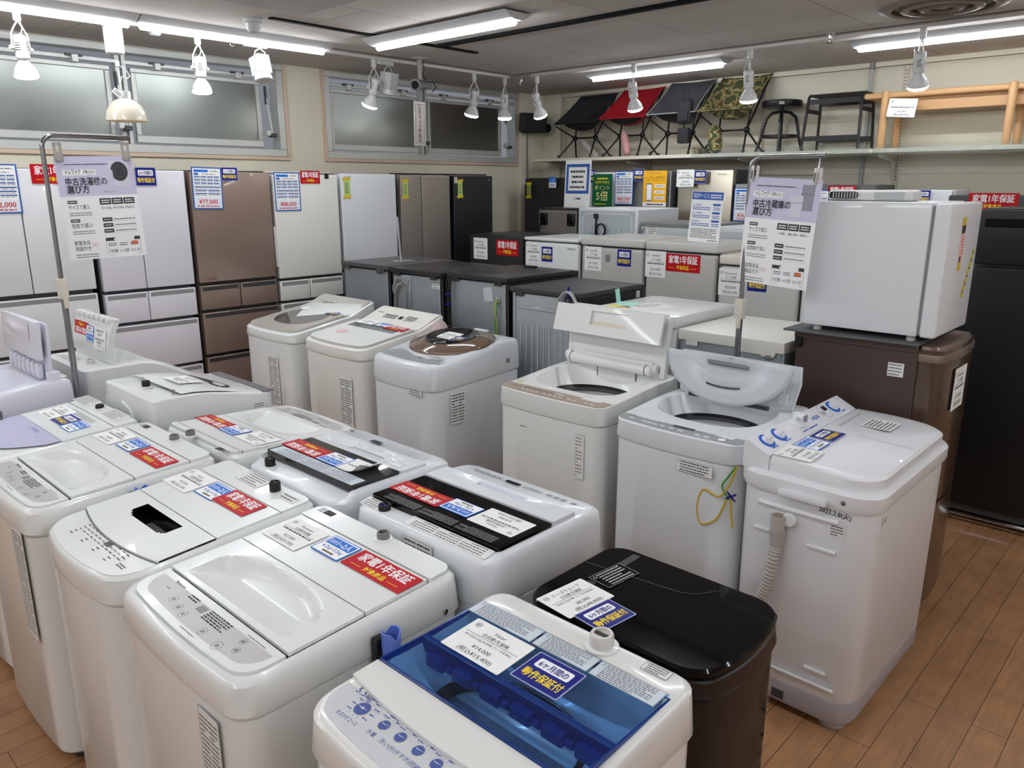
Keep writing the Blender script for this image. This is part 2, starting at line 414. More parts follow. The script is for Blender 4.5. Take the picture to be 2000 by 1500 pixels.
def ceil_mat():
    m = mat('ceiling_board', (198, 190, 182), .9); nt, N, L = nodes(m); b = N['Principled BSDF']
    tc = N.new('ShaderNodeTexCoord')
    br = N.new('ShaderNodeTexBrick'); br.offset = .5; br.inputs['Scale'].default_value = 1; br.inputs['Brick Width'].default_value = 1.82; br.inputs['Row Height'].default_value = .91
    br.inputs['Mortar Size'].default_value = .0025; br.inputs['Color1'].default_value = (*lin((198, 190, 182)), 1); br.inputs['Color2'].default_value = (*lin((192, 184, 176)), 1); br.inputs['Mortar'].default_value = (*lin((118, 106, 98)), 1)
    L.new(tc.outputs['Object'], br.inputs['Vector'])
    n = N.new('ShaderNodeTexNoise'); n.inputs['Scale'].default_value = 2.2; n.inputs['Detail'].default_value = 7; L.new(tc.outputs['Object'], n.inputs['Vector'])
    mr = N.new('ShaderNodeMapRange'); mr.inputs['From Min'].default_value = .3; mr.inputs['From Max'].default_value = .7; mr.inputs['To Min'].default_value = .93; mr.inputs['To Max'].default_value = 1.05; L.new(n.outputs[0], mr.inputs['Value'])
    mx = N.new('ShaderNodeVectorMath'); mx.operation = 'SCALE'; L.new(br.outputs['Color'], mx.inputs[0]); L.new(mr.outputs[0], mx.inputs['Scale'])
    L.new(mx.outputs[0], b.inputs['Base Color'])
    n3 = N.new('ShaderNodeTexNoise'); n3.inputs['Scale'].default_value = 160; L.new(tc.outputs['Object'], n3.inputs['Vector'])
    bp = N.new('ShaderNodeBump'); bp.inputs['Strength'].default_value = .3; bp.inputs['Distance'].default_value = .002; L.new(n3.outputs[0], bp.inputs['Height']); L.new(bp.outputs[0], b.inputs['Normal'])
    return m
WALL = mat('cream_wall_paint', (216, 210, 190), .75, var=.03)
PANEL = mat('cream_wall_panel', (206, 200, 182), .6, var=.03)
WOODT = mat('pale_wood_trim', (205, 182, 160), .6, var=.08)
b = B(); b.box((X0-.1, Y0-.1, -.1), (X1+.1, Y1+.1, 0), floor_mat()); struct(b.build('floor'))
b = B(); b.box((X0-.1, Y0-.1, CEIL), (X1+.1, Y1+.1, CEIL+.1), ceil_mat()); struct(b.build('ceiling'))
# window wall with two openings
W1x, W2x, WZ0, WZ1 = (-.2, 3.42), (3.79, 6.09), 1.965, 2.644
b = B()
b.box((X0, Y1, 0), (X1+.1, Y1+.12, WZ0), WALL)
b.box((X0, Y1, WZ1), (X1+.1, Y1+.12, CEIL), WALL)
for a, c in ((X0, W1x[0]), (W1x[1], W2x[0]), (W2x[1], X1+.1)): b.box((a, Y1, WZ0), (c, Y1+.12, WZ1), WALL)
struct(b.build('wall_back'))
b = B(); b.box((X1, Y0, 0), (X1+.12, Y1, CEIL), WALL); struct(b.build('wall_right'))
WALLW = mat('white_wall_paint', (228, 228, 226), .75, var=.02)
b = B(); b.box((X0-.12, Y0, 0), (X0, Y1, CEIL), WALLW); struct(b.build('wall_left'))
b = B(); b.box((X0, Y0-.12, 0), (X1, Y0, CEIL), WALLW); struct(b.build('wall_front'))
b = B(); b.box((6.1, Y1-.045, 0), (X1, Y1, CEIL), WALL, .004); struct(b.build('trim_1'))        # boxed-in column in the corner
b = B(); b.box((X1-.05, 5.38, 0), (X1, Y1-.045, CEIL), WALL, .003); struct(b.build('trim_2'))
# shop-fitting panels on the right wall: horizontal joints, head trim
b = B(); zs = [0, .42, .85, 1.28, 1.845, 2.245, CEIL-.035]
for k in range(6):
    b.box((X1-.02, Y0, zs[k]+.004), (X1-.002, 5.37, zs[k+1]-.004), PANEL, .002, 1)
b.box((X1-.03, Y0, 2.235), (X1-.018, 5.37, 2.255), PANEL); b.box((X1-.03, Y0, 1.835), (X1-.018, 5.37, 1.855), PANEL)
struct(b.build('trim_3'))
b = B(); b.box((X1-.045, Y0, CEIL-.035), (X1-.002, 5.37, CEIL), WALL, .003); struct(b.build('trim_4'))
SLOT = mat('slot_black', (28, 27, 25), .8)
def standard(y, z0, z1, label):
    b = B(); b.box((X1-.036, y-.016, z0), (X1-.019, y+.016, z1), PANEL, .002, 1); k = z0+.02
    while k < z1-.02:
        for s in (-1, 1): b.box((X1-.0368, y+s*.007-.0022, k), (X1-.0355, y+s*.007+.0022, k+.013), SLOT)
        k += .0245
    return tag(b.build('slotted_standard'), label, 'shelf upright', 'slotted steel uprights on the right wall')
standard(5.32, 1.2, 2.61, 'cream slotted upright at the corner, left of the black camp chair')
standard(4.27, 1.2, 2.61, 'cream slotted upright on the wall behind the red and grey camp chairs')
standard(3.17, 1.2, 2.61, 'cream slotted upright on the wall between camouflage chair and round stool')
standard(2.06, 1.2, 2.61, 'cream slotted upright on the wall behind the oak bench and its price tag')
b = B(); b.tube([(X1-.042, 2.31, .1), (X1-.042, 2.31, CEIL-.04)], .014, mat('grey_conduit', (170, 172, 170), .5)); b.tube([(X1-.042, 2.31, 2.6), (X1-.042, 2.31, CEIL)], .022, MGREY)
tag(b.build('conduit_pipe'), 'thin grey pipe running up the right wall behind the black metal table', 'pipe')

FROST = mat('frosted_glass', (128, 131, 127), .3, metal=.85, bump=(2.2, .1))
def window(n, xs, xm, panes):
    a, c = xs
    b = B(); f = .055
    y0, y1 = Y1-.012, Y1+.1
    for q in (((a, y0, WZ0), (c, y1, WZ0+f)), ((a, y0, WZ1-f*.8), (c, y1, WZ1)), ((a, y0, WZ0+f), (a+f, y1, WZ1-f*.8)), ((c-f, y0, WZ0+f), (c, y1, WZ1-f*.8))): b.box(*q, ALU, .004, 1)
    b.box((a+f, y0+.012, WZ1-.115), (c-f, y0+.03, WZ1-.09), ALU, .003, 1)
    o = struct(b.build('window_%d' % n))
    for x0, x1 in panes:
        b = B(); s = .05; z0, z1 = WZ0+f+.012, WZ1-.13; yb = Y1+.02
        for q in (((x0, yb, z0), (x1, yb+.03, z0+s)), ((x0, yb, z1-s*.6), (x1, yb+.03, z1)), ((x0, yb, z0+s), (x0+s*.7, yb+.03, z1-s*.6)), ((x1-s*.7, yb, z0+s), (x1, yb+.03, z1-s*.6))): b.box(*q, ALU, .004, 1)
        b.box((x0+s*.7, yb+.012, z0+s), (x1-s*.7, yb+.02, z1-s*.6), FROST)
        for k in (.18, .8):        # stay brackets on the head rail
            bx = x0+(x1-x0)*k; b.box((bx-.05, Y1-.014, WZ1-.1), (bx+.05, Y1+.01, WZ1-.085), DGREY); b.box((bx-.02, Y1-.03, WZ1-.135), (bx+.02, Y1+.01, WZ1-.09), ALU, .003, 1)
        b.build('window_sash', o)
        b = B(); xx = x1+.025       # the stay arm beside the sash
        b.tube([(xx-.01, Y1-.02, WZ1-.18), (xx+.022, Y1-.035, WZ0+.17)], .008, ALU, 6); b.tube([(xx-.008, Y1-.02, WZ1-.17), (xx-.005, Y1-.02, WZ1-.3)], .012, DGREY, 6)
        b.box((xx, Y1-.06, WZ0+.14), (xx+.05, Y1-.01, WZ0+.17), DGREY, .004, 1); b.box((xx-.03, Y1-.05, WZ0+.15), (xx+.01, Y1-.01, WZ0+.19), ALU, .003, 1)
        b.build('window_stay', o)
    b = B(); b.box((xm-.035, Y1+.004, WZ0+f), (xm+.035, Y1+.06, WZ1-f*.8), ALU, .003, 1); b.box((xm-.006, Y1-.004, WZ0+f), (xm+.006, Y1+.004, WZ1-f*.8), GROOVE); b.build('window_mullion', o)
    b = B(); t = .026            # pale wooden casing
    b.box((a-t, Y1-.018, WZ0-t), (c+t, Y1, WZ0), WOODT, .002, 1); b.box((c, Y1-.018, WZ0), (c+t, Y1, WZ1), WOODT, .002, 1); b.box((a-t, Y1-.018, WZ0), (a, Y1, WZ1), WOODT, .002, 1)
    struct(b.build('trim_%d' % (n+4)))
window(1, W1x, 2.225, ((-.12, 1.0), (1.06, 2.16), (2.29, 3.24)))
window(2, W2x, 4.85, ((3.86, 4.79), (4.91, 5.88)))

# ---------------------------------------------------------------- ceiling lights
LED = mat('led_diffuser', (243, 249, 255), .4, emit=TUBE)
BATT = mat('batten_white', (186, 187, 188), .5)
def batten(cx, cy, along, label, L=1.19, drop=0.):
    t = thing('led_batten', label, 'ceiling light', (cx, cy, CEIL-drop), 0 if along == 'x' else PI/2, 'LED battens on the ceiling')
    b = B(); h = L/2+.025
    prof = [(-.11, 0), (.11, 0), (.055, -.03), (.03, -.038), (-.03, -.038), (-.055, -.03)]
    b.loft([[(x, p[0], p[1]) for p in prof] for x in (-h, h)], BATT); b.build('housing', t)
    b = B(); n = 8
    def lp(x, s): return [(x, .021*s*math.cos(PI*k/n), -.038-.026*s*math.sin(PI*k/n)) for k in range(n+1)]
    b.loft([lp(-h+.02, .5), lp(-h+.03, 1), lp(h-.03, 1), lp(h-.02, .5)], LED); b.build('diffuser', t)
    return t
batten(5.49, 3.63, 'y', 'bright LED batten over the camp chairs, beside the right wall')
batten(5.49, 1.47, 'y', 'bright LED batten at the upper right, above the oak bench')
batten(3.27, 3.645, 'y', 'bright LED batten at the top centre, by the black lighting track', drop=.012)
batten(2.57, 4.69, 'x', 'right-hand of two end-to-end LED battens by the left window')
batten(1.32, 4.69, 'x', 'left-hand of two end-to-end LED battens by the left window')
for x, y in ((3.27, 1.5), (3.27, -.65), (5.49, -.7), (1.05, 1.5), (1.05, -.65), (1.05, 3.4), (-1.1, 3.4), (-1.1, 1.5), (-1.1, -.65), (-2.1, .4), (3.27, -1.9), (1.05, -1.9), (.0, 4.69), (-1.3, 4.69)):  # unseen battens: the ceiling grid carried on, extras added to brighten machine fronts
    batten(x, y, 'x' if y > 4 else 'y', 'unseen LED batten added on the ceiling out of the picture for light')

# tracks
b = B(); b.box((2.47, 4.14, CEIL-.011), (4.07, 4.18, CEIL), TRACKB, .003, 1); b.box((3.66, .4, CEIL-.02), (3.7, 4.14, CEIL), TRACKB, .003, 1)
tag(b.build('black_lighting_track'), 'black T-shaped lighting track on the ceiling with no lamps', 'lighting track')
TRK = mat('track_white', (206, 203, 198), .5)
b = B(); b.box((.2, 4.815, CEIL-.022), (5.1, 4.85, CEIL), TRK, .003, 1); tag(b.build('white_lighting_track'), 'white lighting track along the windows carrying spotlights', 'lighting track')
b = B(); b.box((5.14, -.5, CEIL-.022), (5.175, 4.62, CEIL), TRK, .003, 1); tag(b.build('white_lighting_track'), 'white lighting track along the right wall carrying spotlights', 'lighting track')
SEAMM = mat('ceiling_seam', (88, 74, 68), .9)
b = B(); b.box((-1, 4.75, CEIL-.004), (5.09, 4.757, CEIL), SEAMM); b.box((5.085, -1, CEIL-.004), (5.092, 4.757, CEIL), SEAMM); struct(b.build('trim_7'))

BULBW = mat('spot_white', (196, 196, 194), .35, coat=.1)
GLOW = mat('lamp_glow', (255, 250, 245), .3, emit=14)
def spot(x, y, aim, label, scale=1., rz=0.):
    """ceiling spot: adaptor, wire yoke, socket with vents, reflector bulb. aim: (tilt from straight down, direction)"""
    t = thing('spotlight', label, 'spotlight', (x, y, CEIL-.022), rz, 'white spotlights on the ceiling tracks')
    b = B(); b.lathe([(.019, 0), (.019, -.05), (.015, -.058)], BULBW, 12); b.build('adaptor', t)
    pz = -.19; b = B()
    for s in (-1, 1): b.tube([(0, 0, -.055), (s*.022, 0, -.085), (s*.042, 0, -.12), (s*.047, 0, pz+.02), (s*.047, 0, pz-.012)], .0042, BULBW, 6)
    for s in (-1, 1): b.lathe([(.011, -.008), (.011, .008)], BULBW, 10, (s*.051, 0, pz), Matrix.Rotation(PI/2, 4, 'Y'))
    b.build('yoke', t)
    M = Matrix.Translation((0, 0, pz)) @ Matrix.Rotation(aim[1], 4, 'Z') @ Matrix.Rotation(aim[0], 4, 'Y')
    b = B(); b.T = M
    b.lathe([(.02, .066), (.032, .058), (.034, .05), (.034, -.045), (.028, -.052)], BULBW, 18)
    for k in range(7): a = 2*PI*k/7; b.disc(.019*math.cos(a), .019*math.sin(a), .0035, DGREY, .0652, 8)
    for k in range(4):
        z = .025-k*.011
        for a0 in (PI, 0, PI/2, -PI/2):
            b.loft([[(.0346*math.cos(a0+e), .0346*math.sin(a0+e), z+q) for q in (0, .004)] for e in [-.38+.095*i for i in range(9)]], DGREY, False, False, closed=False)
    b.build('socket', t)
    b = B(); b.T = M
    b.lathe([(.022, -.045), (.026, -.06), (.047, -.09), (.057, -.115), (.0585, -.128)], BULBW, 24, cap0=True, cap1=False)
    b.lathe([(.0585, -.128), (.056, -.139), (.045, -.147), (.02, -.151)], GLOW, 24, cap0=False)
    b.build('bulb', t)
    b = B(); b.tube([(.012, 0, -.055), (.035, .02, -.08), (.03, .03, -.11), (.0, .035, -.13)], .0032, BULBW, 6); b.build('lamp_cord', t)
    return t
spot(1.41, 4.83, (.12, -2.6), 'white spotlight at the far left, above the left window', rz=.3)
spot(2.37, 4.83, (.12, -2.2), 'white spotlight right of the hanging pendant lamp', rz=.2)
spot(3.68, 4.83, (.42, -1.35), 'white spotlight left of the security camera, turned to the left')
spot(4.69, 4.83, (.28, -1.35), 'white spotlight between security camera and corner, tilted left', rz=-.2)
spot(5.05, 4.83, (.1, -2.9), 'white spotlight pointing straight down at the right window end', rz=.5)
spot(5.157, 4.56, (.45, 2.65), 'white spotlight in front of the black wall speaker', rz=.6)
spot(5.157, 3.59, (.35, 2.75), 'white spotlight in front of the red camp chair', rz=.5)
spot(5.157, 2.65, (.25, 2.75), 'white spotlight in front of the camouflage camp chair', rz=.6)
spot(5.157, 1.58, (.38, 2.75), 'white spotlight at the right, above the oak bench', rz=.6)
def flood(x, y, tilt, label, rz):
    t = thing('floodlight', label, 'spotlight', (x, y, CEIL-.022), rz, 'finned floodlights on the window track')
    b = B(); b.box((-.11, -.016, -.03), (.05, .016, 0), BULBW, .004, 1); b.build('adaptor', t)
    b = B()
    for s in (-1, 1): b.tube([(0, 0, -.03), (s*.035, 0, -.05), (s*.052, 0, -.1), (s*.054, 0, -.17)], .004, BULBW, 6)
    b.build('yoke', t)
    M = Matrix.Translation((0, 0, -.15)) @ Matrix.Rotation(tilt, 4, 'X')
    b = B(); b.T = M; b.lathe([(.03, .07), (.04, .06), (.046, -.03), (.055, -.05), (.056, -.075), (.05, -.08)], BULBW, 20)
    for k in range(9):
        x_ = -.04+.01*k; b.box((x_-.002, -.052, -.04), (x_+.002, .052, .075), BULBW, .001, 1)
    b.build('finned_head', t); return t
flood(2.78, 4.83, -.25, 'white finned floodlight, switched off, above the left window end', .1)
flood(3.81, 4.83, .2, 'white finned floodlight, switched off, beside the security camera', .2)

# pendant lamp
t = thing('pendant_lamp', 'cream metal dome pendant lamp hanging from the window track', 'pendant lamp', (1.875, 4.815, CEIL))
CREAM = mat('cream_enamel', (204, 196, 178), .18, coat=.5)
b = B(); b.box((-.045, -.03, -.19), (.045, .03, -.045), BULBW, .012, 3); b.box((-.05, -.03, -.05), (.05, .03, -.02), BULBW, .005, 1); b.build('canopy_box', t)
b = B(); b.tube([(0, 0, -.19), (.005, 0, -.24), (.012, 0, -.38)], .0035, BULBW, 6); b.box((-.005, -.008, -.255), (.015, .008, -.225), BULBW, .003, 1)
b.tube([(.01, 0, -.245), (.05, .01, -.265), (.07, .01, -.295), (.05, .01, -.315), (.02, .005, -.305), (.012, 0, -.33)], .0035, BULBW, 6); b.build('cord', t)
b = B(); sx, sz = .022, -.38
b.lathe([(.012, 0), (.034, -.003), (.037, -.012), (.036, -.052)], mat('socket_alu', (190, 190, 188), .35, metal=.6), 20, (sx, 0, sz)); b.build('lamp_cap', t)
b = B(); pr_ = [(.036, -.045), (.06, -.056), (.085, -.08), (.103, -.115), (.111, -.16), (.111, -.165), (.107, -.163), (.099, -.118), (.081, -.084), (.056, -.061), (.03, -.052)]
b.lathe(pr_, CREAM, 32, (sx, 0, sz), cap0=False, cap1=False); b.build('lamp_shade', t)
b = B(); b.lathe([(.0, -.06), (.02, -.065), (.028, -.1), (.02, -.125), (0.001, -.132)], mat('warm_bulb', (255, 226, 180), .3, emit=3), 16, (sx, 0, sz)); b.build('bulb', t)
b = B(); b.poly([(-.045, 0, 0), (-.025, .01, 0), (-.015, .005, -.06), (-.035, -.005, -.065)], PAPER); b.T = Matrix.Translation((.0, -.03, -.43)); b.poly([(-.055, 0, 0), (-.03, .0, .03), (-.005, 0, 0), (-.032, 0, -.035)], PAPER); b.T = Matrix()
b = B(); b.T = Matrix.Translation((-.03, -.045, -.4)) @ Matrix.Rotation(.7, 4, 'Y') @ Matrix.Rotation(PI/2, 4, 'X'); b.box((-.028, -.016, 0), (.028, .016, .001), PAPER); b.lines(-.02, -.01, .02, .01, 3, INK, .0013, dash=.008); b.build('price_tag', t)
# smaller ceiling fittings
def detector(x, y, label, r=.05, h=.045, cat='smoke detector', nm='smoke_detector'):
    b = B(); b.lathe([(r*.95, 0), (r, -.012), (r*.97, -.02), (r*.72, -.024), (r*.68, -h*.8), (r*.45, -h), (.004, -h)], BATT, 24, (x, y, CEIL)); return tag(b.build(nm), label, cat)
detector(2.16, 4.93, 'white round detector on the ceiling between pendant and window')
detector(2.43, 4.27, 'white round detector left of the black track end', .055, .07)
detector(5.74, 2.07, 'flat white detector on the ceiling beyond the right batten', .055, .03)
detector(5.6, 3.95, 'small flat disc on the ceiling above the black camp chair', .04, .012)
def sprinkler(x, y, label):
    t = thing('sprinkler_head', label, 'sprinkler', (x, y, CEIL), 0, 'sprinkler heads on the ceiling')
    b = B(); b.lathe([(.032, 0), (.03, -.006), (.014, -.01), (.012, -.028)], CHROME, 16); b.build('collar', t)
    b = B(); b.lathe([(.004, -.028), (.004, -.05), (.02, -.05), (.02, -.053)], CHROME, 12)
    for s in (-1, 1): b.tube([(s*.01, 0, -.026), (s*.014, 0, -.04), (0, 0, -.05)], .002, CHROME, 5)
    b.build('deflector', t)
sprinkler(2.63, 4.9, 'small chrome sprinkler head under the left battens near the window')
sprinkler(5.08, 2.09, 'small chrome sprinkler head left of the right-hand batten')
sprinkler(5.3, 4.87, 'small chrome sprinkler head in the corner by the speaker spotlight')
b = B(); pr_ = [(.31, 0), (.3, -.02), (.262, -.035), (.235, -.03), (.24, -.012), (.2, -.012), (.19, -.035), (.16, -.04), (.145, -.028), (.15, -.012), (.115, -.012), (.105, -.035), (.08, -.042), (.06, -.03), (.065, -.015), (.045, -.02), (.03, -.03), (.001, -.03)]
b.lathe(pr_, mat('vent_taupe', (128, 116, 106), .5), 48, (4.62, 1.34, CEIL)); tag(b.build('ceiling_vent'), 'round grey-brown ceiling air diffuser with concentric rings', 'air vent')
b = B(); b.box((1.9, 3.3, CEIL-.008), (2.55, 3.95, CEIL), mat('hatch_grey', (176, 170, 164), .8), .003, 1); tag(b.build('ceiling_hatch'), 'square access panel in the ceiling above the left batten', 'ceiling panel')

# security camera with hanging notice
t = thing('security_camera', 'grey bullet security camera on a ceiling stem before the window', 'security camera', (3.97, 4.66, CEIL), -1.15)
GREYC = mat('camera_grey', (112, 110, 108), .45)
b = B(); b.lathe([(.068, 0), (.066, -.008), (.02, -.012), (.016, -.13), (.02, -.15)], mat('mount_grey', (158, 152, 147), .5), 24); b.build('ceiling_mount', t)
b = B(); b.T = Matrix.Translation((0, 0, -.18)) @ Matrix.Rotation(PI/2+.15, 4, 'X'); b.lathe([(.034, -.09), (.036, -.08), (.036, .05), (.042, .052), (.042, .085), (.03, .087)], GREYC, 20); b.box((-.03, -.042, -.14), (.03, .03, -.05), GREYC, .006, 2); b.build('camera_body', t)
b = B(); b.T = Matrix.Translation((0, 0, -.18)) @ Matrix.Rotation(PI/2+.15, 4, 'X'); b.lathe([(.03, .0875), (.022, .08), (.018, .082), (.001, .084)], GLOSSB, 16); b.build('lens', t)
b = B(); b.tube([(.02, 0, -.02), (.035, 0, -.06), (.02, .01, -.12), (.04, .03, -.16), (.08, .05, -.16), (.1, .06, -.2), (.05, .1, -.22)], .004, BLACK, 6); b.build('cable', t)
t = thing('camera_notice', 'narrow upright holographic notice hanging below the security camera', 'sign', (3.93, 4.63, 2.19), 0)
HOLO = mat('holographic_plate', (196, 186, 184), .25, metal=.35, bump=(60, .6))
b = B(); b.T = Matrix.Rotation(.02, 4, 'Y'); b.box((-.055, -.002, -.155), (.055, .002, .155), HOLO)
b.T = b.T @ Matrix.Translation((0, -.0023, 0)) @ Matrix.Rotation(PI/2, 4, 'X')
for q in ((-.042, -.138, -.038, .138), (.038, -.138, .042, .138), (-.042, .134, .042, .138), (-.042, -.138, .042, -.134)): b.rect(*q, INKG, .0002)
for k, ch in enumerate('防犯カメラ録画中'): b.text(ch, 0, .104-k*.0335, .026, INK, z=.0004, bold=True)
b.build('notice_plate', t)
b = B(); b.tube([(-.01, 0, .15), (-.006, .01, .2), (.01, .03, .26), (.03, .03, .3)], .0015, INKG, 5); b.build('hanging_string', t)
# speaker and dome camera in the corner
t = thing('wall_speaker', 'black wall loudspeaker in the corner beside the dome camera', 'speaker', (6.16, 5.5, 2.36), 0)
b = B(); b.T = Matrix.Rotation(-.5, 4, 'Z') @ Matrix.Rotation(.12, 4, 'X'); b.box((-.13, -.08, -.095), (.13, .06, .095), MATB, .02, 3); b.build('cabinet', t)
b = B(); b.T = Matrix.Rotation(-.5, 4, 'Z') @ Matrix.Rotation(.12, 4, 'X'); b.box((-.115, -.086, -.08), (.115, -.078, .08), mat('speaker_grille', (34, 34, 34), .8, bump=(400, .8)), .004, 1); b.build('grille', t)
b = B(); b.box((-.02, .04, -.03), (.05, .12, .05), BLACK, .004, 1); b.build('bracket', t)
b = B(); b.tube([(.01, .08, -.09), (.02, .09, -.4), (.02, .09, -1.2), (.02, .095, -2.3)], .006, mat('grey_cable', (110, 108, 102), .6), 6); b.build('cable', t)
t = thing('dome_camera', 'small white dome camera on the corner wall left of the chairs', 'security camera', (6.44, 5.5, 2.32), 0)
b = B(); b.T = Matrix.Rotation(-PI/2, 4, 'Y'); b.lathe([(.062, 0), (.062, .02), (.05, .045)], BATT, 24); b.build('housing', t)
b = B(); b.T = Matrix.Rotation(-PI/2, 4, 'Y'); b.lathe([(.045, .045), (.04, .068), (.025, .082), (.002, .088)], GLOSSB, 24); b.build('dome', t)

# ---------------------------------------------------------------- long shelf on the right wall
t = thing('wall_shelf', 'long cream wall shelf carrying the camp chairs, stool and bench', 'shelf', (6.28, 2.2, 1.975))
SHELF = mat('shelf_cream', (214, 208, 192), .5)
b = B(); b.box((-.235, -4.6, 0), (.18, 3.2, .03), SHELF, .003, 1); b.build('shelf_board', t)
for y in (-.14, .97, 2.07, 3.02):
    b = B(); b.poly([(.18, y, 0), (-.2, y, 0), (-.18, y, -.03), (.1, y, -.06), (.165, y, -.18), (.18, y, -.2)], PANEL)
    b.poly([(.18, y+.006, 0), (.18, y+.006, -.2), (.165, y+.006, -.18), (.1, y+.006, -.06), (-.18, y+.006, -.03), (-.2, y+.006, 0)], PANEL); b.tube([(.17, y, -.19), (.1, y, -.07), (.05, y, -.04), (-.2, y, -.02)], .006, SHELF, 6); b.build('shelf_bracket', t)
ACR = tinted('clear_acrylic', (246, 249, 249), .01, .03)
def acrylic(y0, y1, label):
    b = B(); n = 14; R1 = []
    for i in range(n+1):
        y = lerp(y0, y1, i/n); wv = .004*math.sin(i*1.3)
        R1.append([(6.0415+wv, y, 1.955), (6.0375+wv, y, 1.955), (6.0375+wv, y, 2.035), (6.0415+wv, y, 2.035)])
    b.loft(R1, ACR); return tag(b.build('acrylic_guard'), label, 'shelf guard', 'clear acrylic guards along the shelf edge')
acrylic(3.58, 2.12, 'clear acrylic strip on the shelf edge below the camouflage chair and stool')
acrylic(2.1, .4, 'clear acrylic strip on the shelf edge below the oak bench')
# ================================================================ ON THE SHELF (top at z 2.005)
SZ = 2.0065
POLE = mat('black_alloy_pole', (22, 22, 24), .35, metal=.3)
def camo_mat():
    m = mat('camouflage_fabric', (110, 100, 60), .85); nt, N, L = nodes(m); bs = N['Principled BSDF']
    tc = N.new('ShaderNodeTexCoord'); ns = N.new('ShaderNodeTexNoise'); ns.inputs['Scale'].default_value = 15; ns.inputs['Detail'].default_value = .6; ns.inputs['Distortion'].default_value = .25
    L.new(tc.outputs['Object'], ns.inputs['Vector']); r = N.new('ShaderNodeValToRGB'); r.color_ramp.interpolation = 'CONSTANT'
    e = r.color_ramp.elements; e[0].position = 0; e[0].color = (*lin((62, 66, 38)), 1); e[1].position = .43; e[1].color = (*lin((150, 138, 92)), 1)
    for p_, c_ in ((.49, (92, 74, 44)), (.55, (160, 146, 100)), (.6, (66, 70, 40))): q = e.new(p_); q.color = (*lin(c_), 1)
    L.new(ns.outputs[0], r.inputs['Fac']); L.new(r.outputs[0], bs.inputs['Base Color']); return m
CAMO = camo_mat()
def camp_chair(y, rz, fab, label, deep=0., group=None, extra=None, hi=1.):
    """low folding sling chair: front faces local -x (the room); width along y"""
    t = thing('camp_chair', label, 'camp chair', (6.28, y, SZ), rz, group)
    HB = .19                                    # hub height
    hubs = [(-.02, -.125, HB), (-.02, .125, HB)]
    b = B()
    for h in hubs:
        for dx, dz, ky in ((-.17, -HB, 1.55), (.14, -HB, 1.75)):
            b.tube([h, (h[0]+dx, h[1]*ky, .004)], [.0085, .0075], POLE, 8)
        b.lathe([(.018, -.02), (.024, -.012), (.024, .012), (.018, .02)], POLE, 10, h, Matrix.Rotation(PI/2, 4, 'X'))
    b.tube([hubs[0], hubs[1]], .008, POLE, 8)
    for sx, hg, hz, ky in ((-.185, .4, .345*hi, 1.9), (.17, .3, .645*hi, 1.7)):
        for h in hubs: b.tube([h, (sx, math.copysign(.125*ky, h[1]), hz-.02)], .0075, POLE, 8)
    fr = b.build('folding_frame', t)
    for h in hubs:
        for dx, ky in ((-.17, 1.55), (.14, 1.75)):
            b = B(); b.lathe([(.011, 0), (.012, .012), (.009, .03)], BLACK, 10, (h[0]+dx, h[1]*ky, 0)); b.build('rubber_foot', fr)
    # sling: a sheet from the front lip down into the seat and up to the top of the back
    b = B(); nu, nv = 18, 14; rows = []
    for i in range(nu+1):
        u = i/nu; row = []
        x = lerp(-.2, .19, u); zf = lerp(.345, .65, u)*hi; wd = lerp(.245, .225, u)
        sag = (.16+deep)*math.sin(PI*min(1, u*1.12))**.9
        for j in range(nv+1):
            v = -1+2*j/nv; e = 1-abs(v)**2.6
            row.append((x+.05*e*math.sin(PI*u), wd*v*(1-.06*math.sin(PI*u)), zf-sag*e*min(1, u*6)))
        rows.append(row)
    b.loft(rows, fab, False, False, closed=False)
    o = b.build('sling_seat', t)
    BMF = mat('black_mesh_fabric', (24, 24, 26), .9)
    b = B(); b.loft([[Vector(p)+Vector((0, 0, -.007)) for p in r] for r in rows], [fab if fab is CAMO else BMF]*3+[fab]*(nu-3), False, False, closed=False); b.build('seat_underside', t)
    b = B(); edge = [rows[0][j] for j in range(nv+1)]; b.tube(edge, .005, extra or fab, 6); b.tube([r[0] for r in rows], .005, extra or fab, 6); b.tube([r[-1] for r in rows], .005, extra or fab, 6); b.tube(rows[-1], .005, extra or fab, 6); b.build('edge_binding', o)
    return t
G = 'low camp chairs on the wall shelf'
camp_chair(4.9, 0, mat('black_fabric', (40, 41, 45), .8), 'black fabric camp chair, first on the shelf from the corner', group=G, hi=.92)
camp_chair(4.36, 0, mat('red_fabric', (150, 10, 24), .8), 'red fabric camp chair on the wall shelf', group=G, hi=.97)
camp_chair(3.84, 0, mat('charcoal_fabric', (66, 67, 70), .85), 'grey fabric camp chair with white piping beside the camouflage one', group=G, extra=mat('grey_piping', (140, 141, 142), .7), deep=.02, hi=1.)
camp_chair(3.33, 0, CAMO, 'camouflage fabric camp chair on the wall shelf', group=G, deep=.02, hi=1.)
def pouch(y, x, fab, ang, L, r, label, lean=0.5):
    b = B(); b.T = Matrix.Translation((x, y, SZ+.006)) @ Matrix.Rotation(ang, 4, 'X') @ Matrix.Rotation(lean, 4, 'Y')
    b.lathe([(r*.3, 0), (r*.8, .015), (r, L*.3), (r*.96, L*.7), (r*.6, L*.93), (r*.15, L)], fab, 14); b.build('x') if 0 else None
    return tag(b.build('storage_pouch'), label, 'storage pouch', 'storage pouches of the camp chairs')
pouch(4.71, 6.2, mat('clear_wrap_grey', (176, 172, 164), .35), -.95, .3, .035, 'clear plastic wrapped pouch leaning under the black camp chair', .15)
pouch(4.32, 6.16, mat('red_white_pouch', (186, 140, 138), .5), -.4, .25, .04, 'red and white wrapped pouch under the red camp chair', .2)
